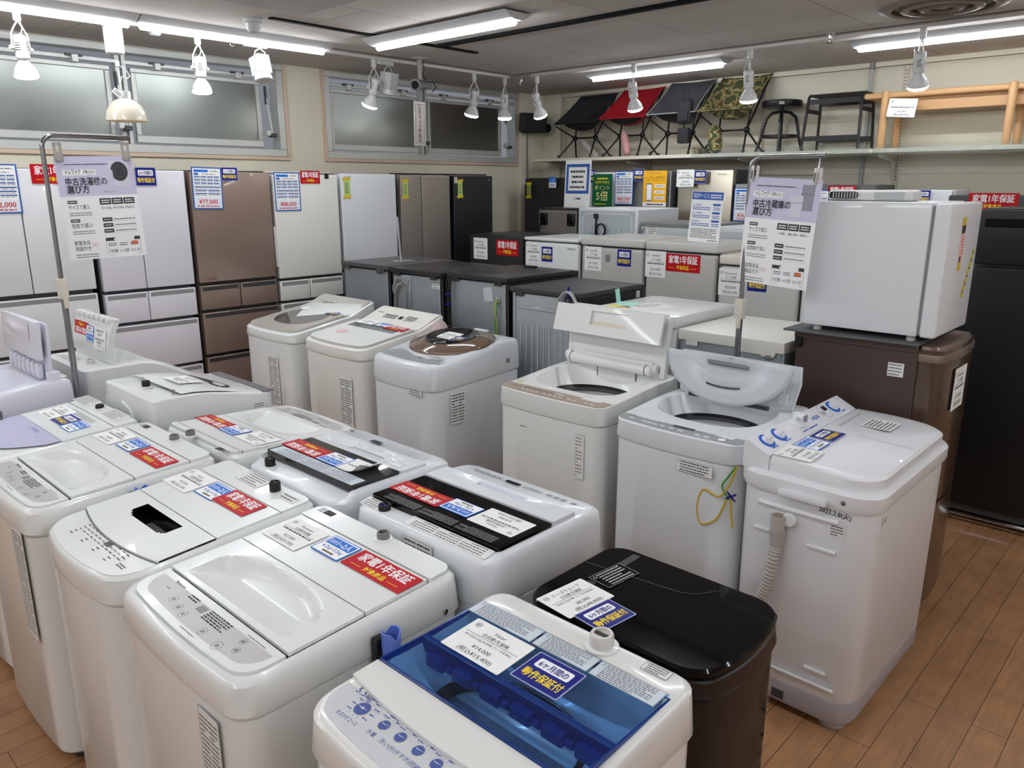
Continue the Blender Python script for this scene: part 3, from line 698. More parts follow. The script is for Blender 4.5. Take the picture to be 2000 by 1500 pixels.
pouch(3.42, 6.16, CAMO, -.2, .24, .06, 'upright camouflage pouch under the camouflage camp chair', .1)
b = B(); b.box((6.1, 3.5, SZ), (6.2, 3.62, SZ+.05), CAMO, .018, 3); tag(b.build('folded_strap'), 'folded camouflage strap lying on the shelf beside its pouch', 'strap')
# small backpack hung on the grey chair
t = thing('backpack', 'small dark backpack hanging on the grey camp chair', 'backpack', (6.1, 3.7, SZ+.25), 0)
DF = mat('dark_canvas', (38, 38, 40), .85)
b = B(); b.box((-.035, -.065, 0), (.03, .065, .2), DF, .025, 3); b.build('bag_body', t)
b = B(); b.box((-.05, -.05, .02), (-.03, .05, .11), DF, .012, 2); b.build('front_pocket', t)
b = B(); b.tube([(0, -.025, .2), (0, -.03, .26), (0, 0, .285), (0, .03, .26), (0, .025, .2)], .006, DF, 6); b.build('carry_loop', t)
b = B(); b.tube([(0, .0, 0), (.0, .02, -.05), (.0, .0, -.1), (0, -.03, -.12), (0, -.025, -.06), (0, 0, -.02)], .006, DF, 6); b.box((-.04, -.06, -.16), (.02, .05, -.03), DF, .02, 2); b.build('lower_strap', t)

# swivel stool
t = thing('swivel_stool', 'black round metal swivel stool on the wall shelf', 'stool', (6.28, 2.92, SZ), .4)
SB = mat('black_stool_metal', (20, 20, 21), .35, metal=.2)
b = B(); b.lathe([(.15, .345), (.155, .352), (.155, .39), (.148, .398), (.13, .4)], SB, 32); b.box((-.157, -.02, .36), (-.15, .02, .38), mat('plate_silver', (150, 150, 150), .4)); b.build('seat', t)
b = B(); b.lathe([(.014, .1), (.014, .35), (.05, .35)], SB, 12); b.build('screw_column', t)
b = B(); b.lathe([(.018, .3), (.03, .305), (.03, .325), (.018, .33)], SB, 14); b.tube([(.03, 0, .29), (.07, .02, .25)], .007, SB, 6); b.build('height_collar', t)
for k in range(4):
    a = k*PI/2; c, s = math.cos(a), math.sin(a); b = B()
    b.tube([(.02*c, .02*s, .315), (.07*c, .07*s, .305), (.11*c, .11*s, .27), (.13*c, .13*s, .2), (.15*c, .15*s, .1), (.18*c, .18*s, .006)], .0125, SB, 8); b.build('leg', t)
b = B(); b.lathe([(.135, .115), (.145, .115), (.145, .135), (.135, .135), (.135, .115)], SB, 28, cap0=False, cap1=False)
b.box((-.14, -.012, .118), (.14, .012, .132), SB); b.box((-.012, -.14, .118), (.012, .14, .132), SB); b.build('foot_ring', t)

# black metal side table
t = thing('side_table', 'black square-section metal side table beside the oak bench', 'side table', (6.28, 2.455, SZ), 0)
BM = mat('black_flat_bar', (30, 30, 31), .5)
for s in (-1, 1):
    b = B(); y = s*.2
    b.tube([(-.15, y*1.08, .006), (-.115, y, .385), (-.1, y, .405), (-.06, y, .41), (.06, y, .41), (.1, y, .405), (.115, y, .385), (.15, y*1.08, .006)], .011, BM, 6); b.build('leg_frame', t)
b = B(); b.box((-.12, -.2, .402), (.12, .2, .414), BM, .004, 1); b.build('tabletop', t)
b = B()
for x, z in ((-.115, .36), (.115, .36), (-.14, .09), (.14, .09)): b.box((x-.005, -.2, z-.018), (x+.005, .2, z+.018), BM)
for y in (-.2, .2): b.box((-.115, y-.005, .28), (.115, y+.005, .31), BM)
b.build('stretcher', t)

# oak bench
t = thing('oak_bench', 'pale oak bench with round legs and a hanging price tag', 'bench', (6.27, 1.7, SZ), 0)
OAK = mat('oak_wood', (205, 160, 112), .45, var=.1)
b = B(); b.box((-.17, -1.0, .345), (.15, .52, .385), OAK, .014, 3); b.build('seat_board', t)
b = B(); b.box((-.1, -.9, .255), (-.078, .38, .345), OAK, .004, 1); b.build('apron', t)
for x in (-.165, .14):
    for y in (.37, -.42, -.95):
        b = B(); b.lathe([(.022, 0), (.026, .02), (.027, .375), (.022, .392), (.008, .396)], OAK, 16, (x, y, 0)); b.build('leg', t)
price_tag(t, Matrix.Translation((-.2, .24, .27)) @ Matrix.Rotation(-PI/2, 4, 'Z') @ Matrix.Rotation(PI/2-.1, 4, 'X') @ Matrix.Rotation(-.08, 4, 'Z'), '', '¥19,000', '(税込¥20,900)', '', w_=.19, h=.125)
# ================================================================ REFRIGERATORS
HND = mat('handle_shadow', (60, 60, 62), .5)
def dcol(rgb, rough=.25, metal=0., coat=.2, nm=None): return mat(nm or 'door_%d_%d_%d' % rgb, rgb, rough, metal, coat)
def fridge(name, label, cat, loc, rz, w_, d, h, doors, body, door, group=None, dt=.06, gap=.006, hinge=True, top=None, lip_shade=True):
    """doors: (x0,x1,z0,z1,kind) from the left seen from the front; front face at y=-d/2"""
    t = thing(name, label, cat, loc, rz, group); yb = -d/2+dt
    b = B(); b.box((-w_/2+.003, yb+.012, .03), (w_/2-.003, d/2, h-.002), body, .004, 1)
    b.box((-w_/2+.03, yb+.03, 0), (w_/2-.03, d/2-.03, .03), BLACK)
    b.box((-w_/2+.012, yb, .04), (w_/2-.012, yb+.012, h-.012), GROOVE)
    zt = max(q[3] for q in doors)
    if top: b.box((-w_/2, -d/2-.004, min(zt+.008, h-.025)), (w_/2, d/2+.004, h), top, .012, 3)
    b.build('cabinet', t)
    for x0, x1, z0, z1, kind in doors:
        b = B(); g = gap/2
        b.box((x0+g, -d/2, z0+g), (x1-g, yb-.004, z1-g), door, .006 if kind != 'round' else .022, 3)
        if kind == 'drawer' and lip_shade:      # flat strip along the upper edge, coloured as the shade of a finger recess
            b.loft([[(x, -d/2-.0004, z1-g-.006), (x, -d/2-.0004, z1-g-.03), (x, -d/2+.0001, z1-g-.034)] for x in (x0+g+.012, x1-g-.012)], mat('recess_shade', (150, 150, 150), .35) if sum(door.node_tree.nodes['Principled BSDF'].inputs['Base Color'].default_value[:3]) > 1.2 else HND, False, False, closed=False)
        o = b.build('drawer' if kind == 'drawer' else 'door', t)
    return t
GF = 'tall refrigerators along the window wall'
FY = 4.95
def tall(name, x0, x1, label, doors, body, door, d=.62, h=1.845, **k):
    w_ = x1-x0
    D = [(a*w_-w_/2, c*w_-w_/2, z0, z1, kd) for a, c, z0, z1, kd in doors]
    return fridge(name, label, 'refrigerator', ((x0+x1)/2, FY+d/2, 0), 0, w_, d, h, D, body, door, GF, **k)
def on(xw, x0, x1): return xw-(x0+x1)/2
BODYG = mat('fridge_side_grey', (120, 118, 116), .4)
FG = mat('white_glass_door', (226, 228, 230), .08, coat=.6)
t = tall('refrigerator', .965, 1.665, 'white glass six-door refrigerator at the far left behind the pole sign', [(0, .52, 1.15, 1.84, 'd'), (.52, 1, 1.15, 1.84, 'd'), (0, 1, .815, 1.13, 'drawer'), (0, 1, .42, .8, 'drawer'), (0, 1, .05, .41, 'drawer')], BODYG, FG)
fridge_card(t, mfront(on(1.235, .965, 1.665), -.312, 1.73), '¥132,000'); red_card(t, mfront(on(1.52, .965, 1.665), -.312, 1.81), .24, .105)
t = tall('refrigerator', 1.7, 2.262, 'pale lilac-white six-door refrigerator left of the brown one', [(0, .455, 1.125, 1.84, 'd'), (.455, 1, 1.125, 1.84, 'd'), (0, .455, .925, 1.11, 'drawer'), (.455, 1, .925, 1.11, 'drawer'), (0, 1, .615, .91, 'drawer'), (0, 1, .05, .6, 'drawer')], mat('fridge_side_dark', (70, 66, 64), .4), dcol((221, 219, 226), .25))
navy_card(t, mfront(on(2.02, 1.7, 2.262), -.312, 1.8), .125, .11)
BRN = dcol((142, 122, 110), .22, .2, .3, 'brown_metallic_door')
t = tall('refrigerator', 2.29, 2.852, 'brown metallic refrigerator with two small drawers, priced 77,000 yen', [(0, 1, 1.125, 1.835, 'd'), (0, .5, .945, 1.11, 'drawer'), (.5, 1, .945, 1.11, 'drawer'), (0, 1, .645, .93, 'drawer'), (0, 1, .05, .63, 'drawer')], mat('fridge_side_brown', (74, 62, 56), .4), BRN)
fridge_card(t, mfront(on(2.402, 2.29, 2.852), -.312, 1.73, tilt=-.02), '¥77,000', .2, .262); navy_card(t, mfront(on(2.56, 2.29, 2.852), -.312, 1.82), .115, .085)
b = B(); b.text('MITSUBISHI', -.2, 0, .014, mat('maroon_ink', (120, 60, 56), .5), 'l', z=.0005, maxw=.07); b.build('maker_badge', t, mtx=mfront(-.03, -.3105, 1.145))
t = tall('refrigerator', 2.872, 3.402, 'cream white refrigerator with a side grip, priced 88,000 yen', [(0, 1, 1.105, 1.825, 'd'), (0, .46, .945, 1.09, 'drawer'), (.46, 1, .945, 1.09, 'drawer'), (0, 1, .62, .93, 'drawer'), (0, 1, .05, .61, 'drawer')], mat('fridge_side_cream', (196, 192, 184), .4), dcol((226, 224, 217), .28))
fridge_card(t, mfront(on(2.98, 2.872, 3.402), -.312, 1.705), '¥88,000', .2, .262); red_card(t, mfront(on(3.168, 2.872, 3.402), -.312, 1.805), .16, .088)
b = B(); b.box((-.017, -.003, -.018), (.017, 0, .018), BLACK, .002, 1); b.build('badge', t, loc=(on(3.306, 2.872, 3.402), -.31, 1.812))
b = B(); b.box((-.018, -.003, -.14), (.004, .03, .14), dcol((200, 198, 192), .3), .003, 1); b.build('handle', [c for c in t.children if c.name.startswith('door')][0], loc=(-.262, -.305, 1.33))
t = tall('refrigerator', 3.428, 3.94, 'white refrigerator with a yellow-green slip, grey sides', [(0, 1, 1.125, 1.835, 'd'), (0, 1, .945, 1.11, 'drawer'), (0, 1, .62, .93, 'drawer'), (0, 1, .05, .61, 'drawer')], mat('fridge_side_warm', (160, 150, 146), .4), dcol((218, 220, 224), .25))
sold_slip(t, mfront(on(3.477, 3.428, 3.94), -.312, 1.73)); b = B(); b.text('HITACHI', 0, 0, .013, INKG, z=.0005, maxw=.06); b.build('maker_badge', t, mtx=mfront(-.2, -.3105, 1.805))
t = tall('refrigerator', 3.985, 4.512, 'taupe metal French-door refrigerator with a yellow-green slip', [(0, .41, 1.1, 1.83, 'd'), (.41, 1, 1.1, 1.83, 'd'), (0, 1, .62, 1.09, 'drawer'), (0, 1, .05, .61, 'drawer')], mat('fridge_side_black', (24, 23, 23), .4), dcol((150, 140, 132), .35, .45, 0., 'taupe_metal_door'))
sold_slip(t, mfront(on(4.032, 3.985, 4.512), -.312, 1.72))
t = tall('refrigerator', 4.552, 5.02, 'black refrigerator with a yellow-green slip, at the end by the corner', [(0, 1, .7, 1.83, 'd'), (0, 1, .05, .69, 'd')], MATB, dcol((30, 31, 34), .35, 0, 0., 'black_door'))
sold_slip(t, mfront(on(4.625, 4.552, 5.02), -.312, 1.72)); spec_label(t, mfront(on(4.575, 4.552, 5.02), -.312, 1.79), .035, .05, 4, mark=False)
b = B(); b.text('Haier', 0, 0, .013, LGREY, z=.0005); b.build('maker_badge', t, mtx=mfront(.19, -.3105, 1.79))

# ---------------------------------------------------------------- row seen from behind (they face away, +x)
GB = 'refrigerators with their backs to the washing machines'
def cord(path, r, m): b = B(); b.tube(smooth(path, 5), r, m, 6); return b
def smooth(P, n):
    """Catmull-Rom through the points"""
    P = [Vector(p) for p in P]; out = []
    for i in range(len(P)-1):
        a = P[max(i-1, 0)]; b_ = P[i]; c = P[i+1]; d = P[min(i+2, len(P)-1)]
        for k in range(n):
            t = k/n; out.append(.5*((2*b_)+(c-a)*t+(2*a-5*b_+4*c-d)*t*t+(3*b_-a-3*c+d)*t**3))
    out.append(P[-1]); return out
def back_fridge(y0, y1, h, d, label, topm, sidem, ribs=None, lip=.03, xb=3.15, side_edge=.02, group=GB):
    """back plane at x = xb; local y=+d/2 is the back. local x -> world +y"""
    w_ = y1-y0; t = thing('refrigerator', label, 'refrigerator', (xb+d/2, (y0+y1)/2, 0), PI/2, group)
    b = B(); b.box((-w_/2, -d/2+.06, .03), (w_/2, d/2-.004, h-.03), sidem, .004, 1)
    if ribs is None: b.box((-w_/2+side_edge, d/2-.006, .05), (w_/2-side_edge, d/2+.001, h-.04), GALV, .002, 1)
    b.box((-w_/2+.03, -d/2+.1, 0), (w_/2-.03, d/2-.05, .03), BLACK); b.build('cabinet', t)
    b = B(); b.box((-w_/2-.004, -d/2+.05, h-lip), (w_/2+.004, d/2+.012, h), topm, .008, 2)
    for s in (-1, 1):
        xx = s*(w_/2-.07); b.prism([(xx-.03, d/2+.012), (xx+.03, d/2+.012), (xx+.02, d/2+.004), (xx-.02, d/2+.004)], h-lip-.02, h-lip+.002, topm)
    b.build('worktop', t)
    b = B(); b.box((-w_/2, -d/2, .05), (w_/2, -d/2+.055, h-.006), sidem, .01, 2); b.build('door', t)
    if ribs is not None:
        b = B(); b.box((-w_/2+.012, d/2-.008, .05), (w_/2-.012, d/2, h-lip-.004), ribs, .003, 1)
        for k in range(9):
            x = -w_/2+.07+k*(w_-.14)/8; b.box((x-.006, d/2, .15), (x+.006, d/2+.004, h-.2), ribs, .0025, 1)
        b.box((-w_/2+.05, d/2, h-.12), (w_/2-.05, d/2+.006, h-.1), ribs, .003, 1); b.box((-w_/2+.03, d/2, .06), (-w_/2+.036, d/2+.005, h-.05), ribs); b.box((w_/2-.036, d/2, .06), (w_/2-.03, d/2+.005, h-.05), ribs)
        b.build('back_panel', t)
    return t
TOPG = mat('charcoal_worktop', (74, 73, 73), .4); TOPB = mat('black_worktop', (38, 37, 37), .32)
t = back_fridge(4.06, 4.58, 1.24, .62, 'grey-topped refrigerator seen from behind, leftmost of the backs, with a clear stand sign on top', TOPG, MATB)
b = B(); b.box((-.02, 0, 0), (.02, .012, .03), DGREY, .004, 1); b.build('lid_hook', t, loc=(-.17, .322, 1.185))
t2 = thing('stand_sign', 'narrow clear acrylic stand sign on the leftmost grey worktop', 'sign', (3.42, 4.27, 1.2402), 0)
b = B(); b.box((-.05, -.045, 0), (.09, .045, .0016), mat('stand_acrylic', (224, 228, 230), .1, trans=.4), .0005, 1); b.build('base', t2)
b = B(); b.T = Matrix.Rotation(-2.35, 4, 'Z') @ Matrix.Rotation(PI/2+.05, 4, 'X')
b.box((-.055, 0, 0), (.055, .3, .002), mat('sign_white', (218, 220, 224), .3), .0005, 1); b.rect(-.05, .235, .05, .295, BLUEI, .0024)
for k in range(3): b.rect(-.01, .2-.055*k, .03, .215-.055*k, INKG, .0024); b.lines(-.045, .17-.055*k, .0, .225-.055*k, 5, INKG, .0024, seed=k)
b.lines(-.045, .01, .045, .085, 12, INKG, .0024); b.build('panel', t2)
t = back_fridge(3.545, 4.035, 1.235, .62, 'black-topped refrigerator seen from behind, with a plated recess and grey cord', TOPB, MATB)
b = B(); b.box((-.085, 0, -.13), (.085, .006, .13), GALV, .004, 1)
b.tube([(-.05, .008, -.09), (-.05, .008, .08), (.0, .008, .1), (.05, .008, .08), (.05, .008, -.09), (-.05, .008, -.09)], .006, STEEL, 6)
for x, z in ((-.06, .1), (-.06, -.1), (.06, .1)): b.lathe([(.012, 0), (.012, .006), (.004, .009)], STEEL, 10, (x, .006, z), Matrix.Rotation(-PI/2, 4, 'X'))
b.build('service_plate', t, loc=(.135, .311, 1.06))
b = cord([(.03, .02, .1), (.055, .03, .04), (.05, .02, .0), (.0, .03, .06), (-.03, .03, .07), (.02, .03, .05), (.055, .02, -.05), (.05, .018, -.2), (.055, .02, -.5), (.02, .02, -.9)], .006, mat('grey_cord', (150, 150, 150), .5)); b.build('power_cord', t, loc=(.14, .311, 1.07))
spec_label(t, mback(-.19, .3125, 1.145), .075, .03, 2, mark=False, name='barcode_label')
t = back_fridge(2.99, 3.485, 1.245, .64, 'black-topped refrigerator seen from behind, with yellow-green earth wire and dangling black plug', TOPB, MATB)
b = cord([(0, .01, 0), (.005, .025, -.03), (-.004, .02, -.12), (.0, .02, -.3), (-.01, .02, -.5), (-.015, .018, -.62)], .0035, mat('earth_wire', (176, 190, 40), .5)); b.tube(smooth([(0, .01, 0), (-.01, .02, -.05), (.006, .02, -.12), (.002, .02, -.2)], 4), .0035, mat('earth_wire_green', (60, 140, 60), .5), 6); b.box((-.02, .0, -.02), (.02, .01, .02), STEEL, .003, 1); b.build('earth_wire', t, loc=(-.17, .32, 1.11))
b = cord([(.0, .02, .06), (-.02, .03, .03), (.0, .035, -.02), (.02, .03, .03), (.01, .02, .06), (.0, .03, .0), (.005, .03, -.12), (-.01, .03, -.24)], .005, BLACK); b.tube(smooth([(.01, .03, .0), (.015, .03, -.12), (.01, .03, -.2), (-.01, .025, -.3), (-.012, .02, -.6), (-.0, .02, -.9)], 4), .005, BLACK, 6)
b.lathe([(.006, 0), (.02, .012), (.022, .035), (.016, .05)], BLACK, 12, (.0, .035, -.27)); b.tube([(-.015, .032, -.09), (.02, .04, -.1)], .006, NAVY, 6); b.tube([(-.015, .032, -.03), (.02, .04, -.04)], .006, NAVY, 6); b.build('power_cord', t, loc=(.215, .32, 1.15))
b = B(); b.box((-.035, 0, -.04), (.035, .0008, .04), mat('clear_tape', (190, 194, 194), .3)); b.build('tape', t, loc=(-.09, .3215, 1.14), rot=(0, .15, 0))
b = B(); b.box((-.045, -.02, 0), (.045, .02, .012), BLACK, .004, 1); b.build('hinge_cover', t, loc=(.05, -.2, 1.245))
t = back_fridge(2.485, 2.965, 1.205, .62, 'black-topped refrigerator seen from behind, with ribbed silver back and coiled grey cord', mat('soft_black_worktop', (54, 54, 54), .5), MATB, ribs=mat('silver_back', (180, 186, 190), .35, metal=.4))
b = B()
for k in range(5): b.tube(smooth([(-.035-.004*k, .02+.006*k, -.12), (-.045-.003*k, .02+.006*k, -.02), (-.0, .025+.006*k, .035), (.05+.004*k, .02+.006*k, -.03), (.045, .02+.006*k, -.13)], 5), .0045, mat('silver_cord', (176, 178, 180), .45), 6)
b.lathe([(.008, 0), (.018, -.02), (.02, -.07), (.012, -.09)], DGREY, 12, (.0, .03, .0)); b.tube([(-.0, .03, .06), (.0, .03, -.01)], .006, NAVY, 6); b.build('coiled_cord', t, loc=(-.2, .315, 1.18))
spec_label(t, mside(-.241, -.23, 1.15, -1), .035, .04, 4, mark=False, name='barcode_label')
WB = mat('white_fridge_steel', (222, 223, 222), .3, coat=.2)
t = back_fridge(1.9, 2.385, 1.15, .6, 'white refrigerator seen from behind, with handwritten notes on its top', WB, WB, side_edge=.03, lip=.055)
t3 = thing('paper_notes', 'handwritten paper note with yellow and mint scraps on the white refrigerator', 'paper', (3.35, 2.18, 1.1505), 0)
b = B(); b.T = Matrix.Rotation(-.5, 4, 'Z'); b.box((-.1, -.09, 0), (.1, .09, .0008), PAPER); b.lines(-.08, -.05, .08, .06, 5, INK, .0012, seed=5, fill=.3, dash=.03); b.build('note', t3)
MINT = mat('mint_paper', (176, 226, 214), .6)
b = B(); b.T = Matrix.Translation((.0, .13, .001)) @ Matrix.Rotation(.3, 4, 'Z'); b.box((-.09, -.05, 0), (.05, .06, .0008), MINT); b.poly([(-.02, .06, 0), (.05, .06, 0), (.05, .07, .07), (-.02, .07, .07)], MINT); b.build('mint_note', t3)
b = B(); b.T = Matrix.Translation((-.13, .13, .001)) @ Matrix.Rotation(-.4, 4, 'Z'); b.disc(0, 0, .05, YEL, .001, 14, .03); b.disc(.02, -.05, .045, mat('grey_scrap', (150, 150, 165), .6), .0014, 14, .02); b.disc(-.01, -.09, .035, YEL, .0018, 14, .025); b.build('yellow_scrap', t3)
t = back_fridge(1.365, 1.875, 1.1, .6, 'white-topped grey refrigerator seen from behind, left of the brown one', mat('warm_worktop', (226, 222, 213), .35), mat('fridge_back_grey', (150, 158, 160), .4, metal=.3), side_edge=.012, lip=.05)
b = B(); b.box((-.09, 0, -.015), (.09, .01, .01), mat('warm_worktop', (226, 222, 213), .35), .003, 1); b.box((-.075, .0, -.03), (-.045, .012, -.01), STEEL, .003, 1); b.build('lid_hinge', t, loc=(-.13, .303, 1.05))

# ---------------------------------------------------------------- brown two-door refrigerator facing the aisle (-y), mini refrigerator on top
BROWN = mat('brown_steel', (72, 57, 50), .38, var=.04); BROWND = mat('brown_gloss_door', (84, 64, 52), .22, metal=.3, coat=.4)
t = thing('refrigerator', 'dark brown two-door refrigerator under the white mini refrigerator', 'refrigerator', (3.37, 1.03, 0), 0)
w_, d = .48, .56
b = B(); b.box((-w_/2, -d/2+.085, .03), (w_/2, d/2, 1.15), BROWN, .005, 1); b.box((-w_/2-.004, -d/2+.09, 1.13), (w_/2+.004, d/2+.01, 1.165), BROWN, .006, 1)
b.box((-w_/2+.02, -d/2+.1, 0), (w_/2-.02, d/2-.02, .03), BLACK); b.box((-w_/2-.02, d/2-.03, 1.1), (-w_/2, d/2, 1.14), BLACK, .004, 1); b.build('cabinet', t)
def bdoor(z0, z1, cap):
    L = [at(rr(w_, .075, .03, 4, 4, 0, -d/2+.0475, bow=.022, rb=.006), z) for z in (z0, z0+.004, z1-.05 if cap else z1-.004, z1)]
    b = B(); b.loft(L, BROWND)
    if cap: b.loft([at(rr(w_+.004, .08, .032, 4, 4, 0, -d/2+.047, bow=.024, rb=.006), z1-.045), at(rr(w_+.004, .08, .032, 4, 4, 0, -d/2+.047, bow=.024, rb=.006), z1-.02), at(rr(w_-.03, .06, .03, 4, 4, 0, -d/2+.055, bow=.02, rb=.006), z1+.012)], mat('brown_cap', (120, 102, 90), .3, metal=.35))
    b.box((-w_/2+.008, -d/2+.083, z0+.01), (w_/2-.008, -d/2+.092, z1-.02), mat('door_gasket', (176, 170, 164), .6), .002, 1)
    return b.build('door', t)
dr = bdoor(.52, 1.15, True); bdoor(.06, .505, False)
price_tag(dr, mfront(-.02, -d/2-.0145, .98), 'Panasonic', '¥15,000', '(税込¥16,500)', '2ドア冷蔵庫', w_=.16, h=.17)
spec_label(t, mside(-w_/2-.0005, -d/2+.16, 1.06, -1), .06, .055, 4, mark=False, name='barcode_label')
b = B(); b.text('Panasonic', 0, 0, .014, INK, z=.001, maxw=.08); b.build('maker_badge', dr, mtx=mfront(.06, -d/2-.018, 1.118))
b = B(); b.loft([at([(-.26, -.225), (.25, -.215), (.26, .285), (-.275, .29)], z) for z in (0, .008)], mat('felt_pad', (96, 97, 98), .9, bump=(200, .6))); o = b.build('protective_pad', loc=(3.36, 1.06, 1.166)); tag(o, 'dark grey felt pad between brown refrigerator and white mini refrigerator', 'pad')
t = thing('mini_refrigerator', 'white mini refrigerator standing on the brown refrigerator', 'refrigerator', (3.345, 1.04, 1.174), 0)
w_, d, h = .43, .5, .515
MW = mat('mini_fridge_white', (222, 224, 227), .3, coat=.2)
b = B(); b.box((-w_/2, -d/2+.065, .022), (w_/2, d/2, h), MW, .006, 2); b.build('cabinet', t)
for x in (-.18, .18):
    for y in (-.16, .2):
        b = B(); b.lathe([(.016, 0), (.018, .01), (.012, .024)], mat('clear_foot', (196, 196, 196), .4), 12, (x, y, 0)); b.build('foot', t)
b = B(); b.box((-w_/2, -d/2, .02), (w_/2, -d/2+.056, h-.002), MW, .012, 3); b.box((-w_/2+.008, -d/2+.054, .03), (w_/2-.008, -d/2+.066, h-.012), mat('mini_gasket', (132, 134, 138), .6), .002, 1); b.build('door', t)
b = card_base(.055, .15, mat('pink_slip', (236, 196, 186), .6), .001); yt = mat('yellow_tape', (214, 186, 40), .4)
b.rect(-.0275, .04, .02, .075, INK, Z1); b.rect(-.02, -.07, .0, -.045, INK, Z1); b.lines(-.01, -.04, .015, .035, 7, REDI, Z1, dash=.01); b.prism([(-.025, .07), (.02, .07), (.02, .1), (-.025, .1)], 0, Z2, yt); b.prism([(-.025, -.1), (.01, -.1), (.01, -.068), (-.025, -.068)], 0, Z2, yt)
b.build('hold_slip', t, mtx=mfront(-.02, -d/2-.0006, .36, tilt=.04))
b = card_base(.022, .21, mat('striped_yellow_tape', (206, 192, 24), .4), .001)
for k in range(6): b.poly([(-.011, -.09+k*.034, Z1), (.011, -.08+k*.034, Z1), (.011, -.07+k*.034, Z1), (-.011, -.08+k*.034, Z1)], INKG)
b.build('striped_tape', t, mtx=mfront(.12, -d/2-.0006, .24, tilt=-.5))
t = thing('loose_fitting', 'wrapped pale plastic part with dark grille lying on the mini refrigerator', 'plastic part', (3.27, 1.17, 1.6895), 0)
PW = mat('pale_plastic_part', (206, 205, 202), .3)
b = B(); b.box((-.06, -.22, 0), (.06, .1, .042), PW, .016, 3); b.build('moulding', t)
b = B(); b.box((-.064, -.02, .01), (-.056, .09, .036), DGREY, .012, 2)
for k in range(9): b.box((-.0655, -.015+k*.011, .012), (-.063, -.011+k*.011, .034), LGREY)
b.build('grille', t)
b = B(); b.box((-.064, -.19, .008), (-.056, -.08, .036), LGREY, .003, 1); b.build('label_plate', t)

# ---------------------------------------------------------------- front row beyond (facing -x)
GC = 'low refrigerators in the middle row, facing the washers'
def mid(y0, y1, h, d, label, body, door, doors=None, xf=4.48, top=None, dt=.055, kind='round', group=GC, name='refrigerator'):
    w_ = y1-y0; D = doors or [(-w_/2, w_/2, .5, h-.03, kind), (-w_/2, w_/2, .06, .49, kind)]
    return fridge(name, label, 'refrigerator', (xf+d/2, (y0+y1)/2, 0), -PI/2, w_, d, h, D, body, door, group, dt=dt, top=top)
def lx(yw, y0, y1): return (y0+y1)/2-yw
KB = mat('black_fridge', (38, 37, 37), .4); y = (4.095, 4.69)
t = mid(*y, 1.365, .55, 'black low refrigerator with white tag and red warranty card', KB, KB, [(-.297, .297, .45, 1.36, 'd'), (-.297, .297, .05, .44, 'd')])
price_tag(t, mfront(lx(4.56, *y), -.276, 1.25), 'Panasonic', '¥13,000', '(税込¥14,300)', '1ドア冷蔵庫', w_=.16, h=.17); red_card(t, mfront(lx(4.26, *y), -.276, 1.27), .24, .12)
NW = mat('white_mid_fridge', (226, 227, 226), .28, coat=.2); y = (3.545, 4.08)
t = mid(*y, 1.365, .56, 'white low refrigerator with navy card, right of the black one', NW, NW, top=NW)
price_tag(t, mfront(lx(3.985, *y), -.281, 1.25), 'SANYO', '¥9,000', '(税込¥9,900)', '1ドア冷蔵庫', w_=.15, h=.16); navy_card(t, mfront(lx(3.845, *y), -.281, 1.245), .11, .115)
b = B(); b.text('National', 0, 0, .016, INKG, z=.0008, bold=True, maxw=.08); b.build('maker_badge', t, mtx=mfront(.2, -.2805, 1.29))
GBE = mat('grey_beige_fridge', (186, 182, 176), .3, coat=.15); GTOP = mat('grey_beige_top', (204, 201, 196), .3, coat=.15); y = (2.98, 3.525)
t = mid(*y, 1.39, .57, 'grey-beige low refrigerator with a small square badge and navy card', GBE, GBE, [(-.268, .268, .5, 1.325, 'round'), (-.268, .268, .06, .49, 'round')], top=GTOP)
price_tag(t, mfront(lx(3.41, *y), -.286, 1.24), 'SHARP', '¥17,000', '(税込¥18,700)', '2ドア冷蔵庫', w_=.15, h=.17); navy_card(t, mfront(lx(3.14, *y), -.286, 1.26), .12, .12)
b = B(); b.box((-.018, -.002, -.024), (.018, 0, .024), MGREY, .002, 1); b.build('badge', t, loc=(lx(3.28, *y), -.286, 1.25))
y = (2.432, 2.968)
t = mid(*y, 1.385, .57, 'grey-beige low refrigerator with red warranty card, under the delivery sign', GBE, GBE, [(-.265, .265, .5, 1.32, 'round'), (-.265, .265, .06, .49, 'round')], top=GTOP)
price_tag(t, mfront(lx(2.885, *y), -.286, 1.235), 'SHARP', '¥16,000', '(税込¥17,600)', '2ドア冷蔵庫', w_=.16, h=.175); red_card(t, mfront(lx(2.675, *y), -.286, 1.255), .255, .115)
y = (1.885, 2.415)
t = mid(*y, 1.325, .57, 'pale grey low refrigerator behind the right pole sign', mat('pale_grey_fridge', (205, 203, 197), .3, coat=.1), mat('pale_grey_door', (196, 194, 189), .32), [(-.262, .262, .5, 1.26, 'round'), (-.262, .262, .06, .49, 'round')], top=mat('ivory_top', (222, 215, 203), .35))
price_tag(t, mfront(lx(2.33, *y), -.286, 1.16), 'Panasonic', '¥20,000', '(税込¥22,000)', '2ドア冷蔵庫', w_=.16, h=.17); navy_card(t, mfront(lx(2.15, *y), -.286, 1.18), .13, .13)
y = (1.34, 1.875)
mid(*y, 1.3, .57, 'white low refrigerator hidden mostly behind the mini refrigerator', NW, NW)
KB2 = mat('black_satin_fridge', (17, 17, 18), .45); y = (.42, 1.0)
t = mid(*y, 1.64, .62, 'tall black two-door refrigerator at the right edge', KB2, KB2, [(-.29, .29, 1.365, 1.635, 'd'), (-.29, .29, .09, 1.355, 'd')], xf=4.46)
b = B(); b.box((-.26, -.006, -.02), (.26, .004, .02), GLOSSB, .004, 1); b.build('handle', t, loc=(0, -.31, 1.57))
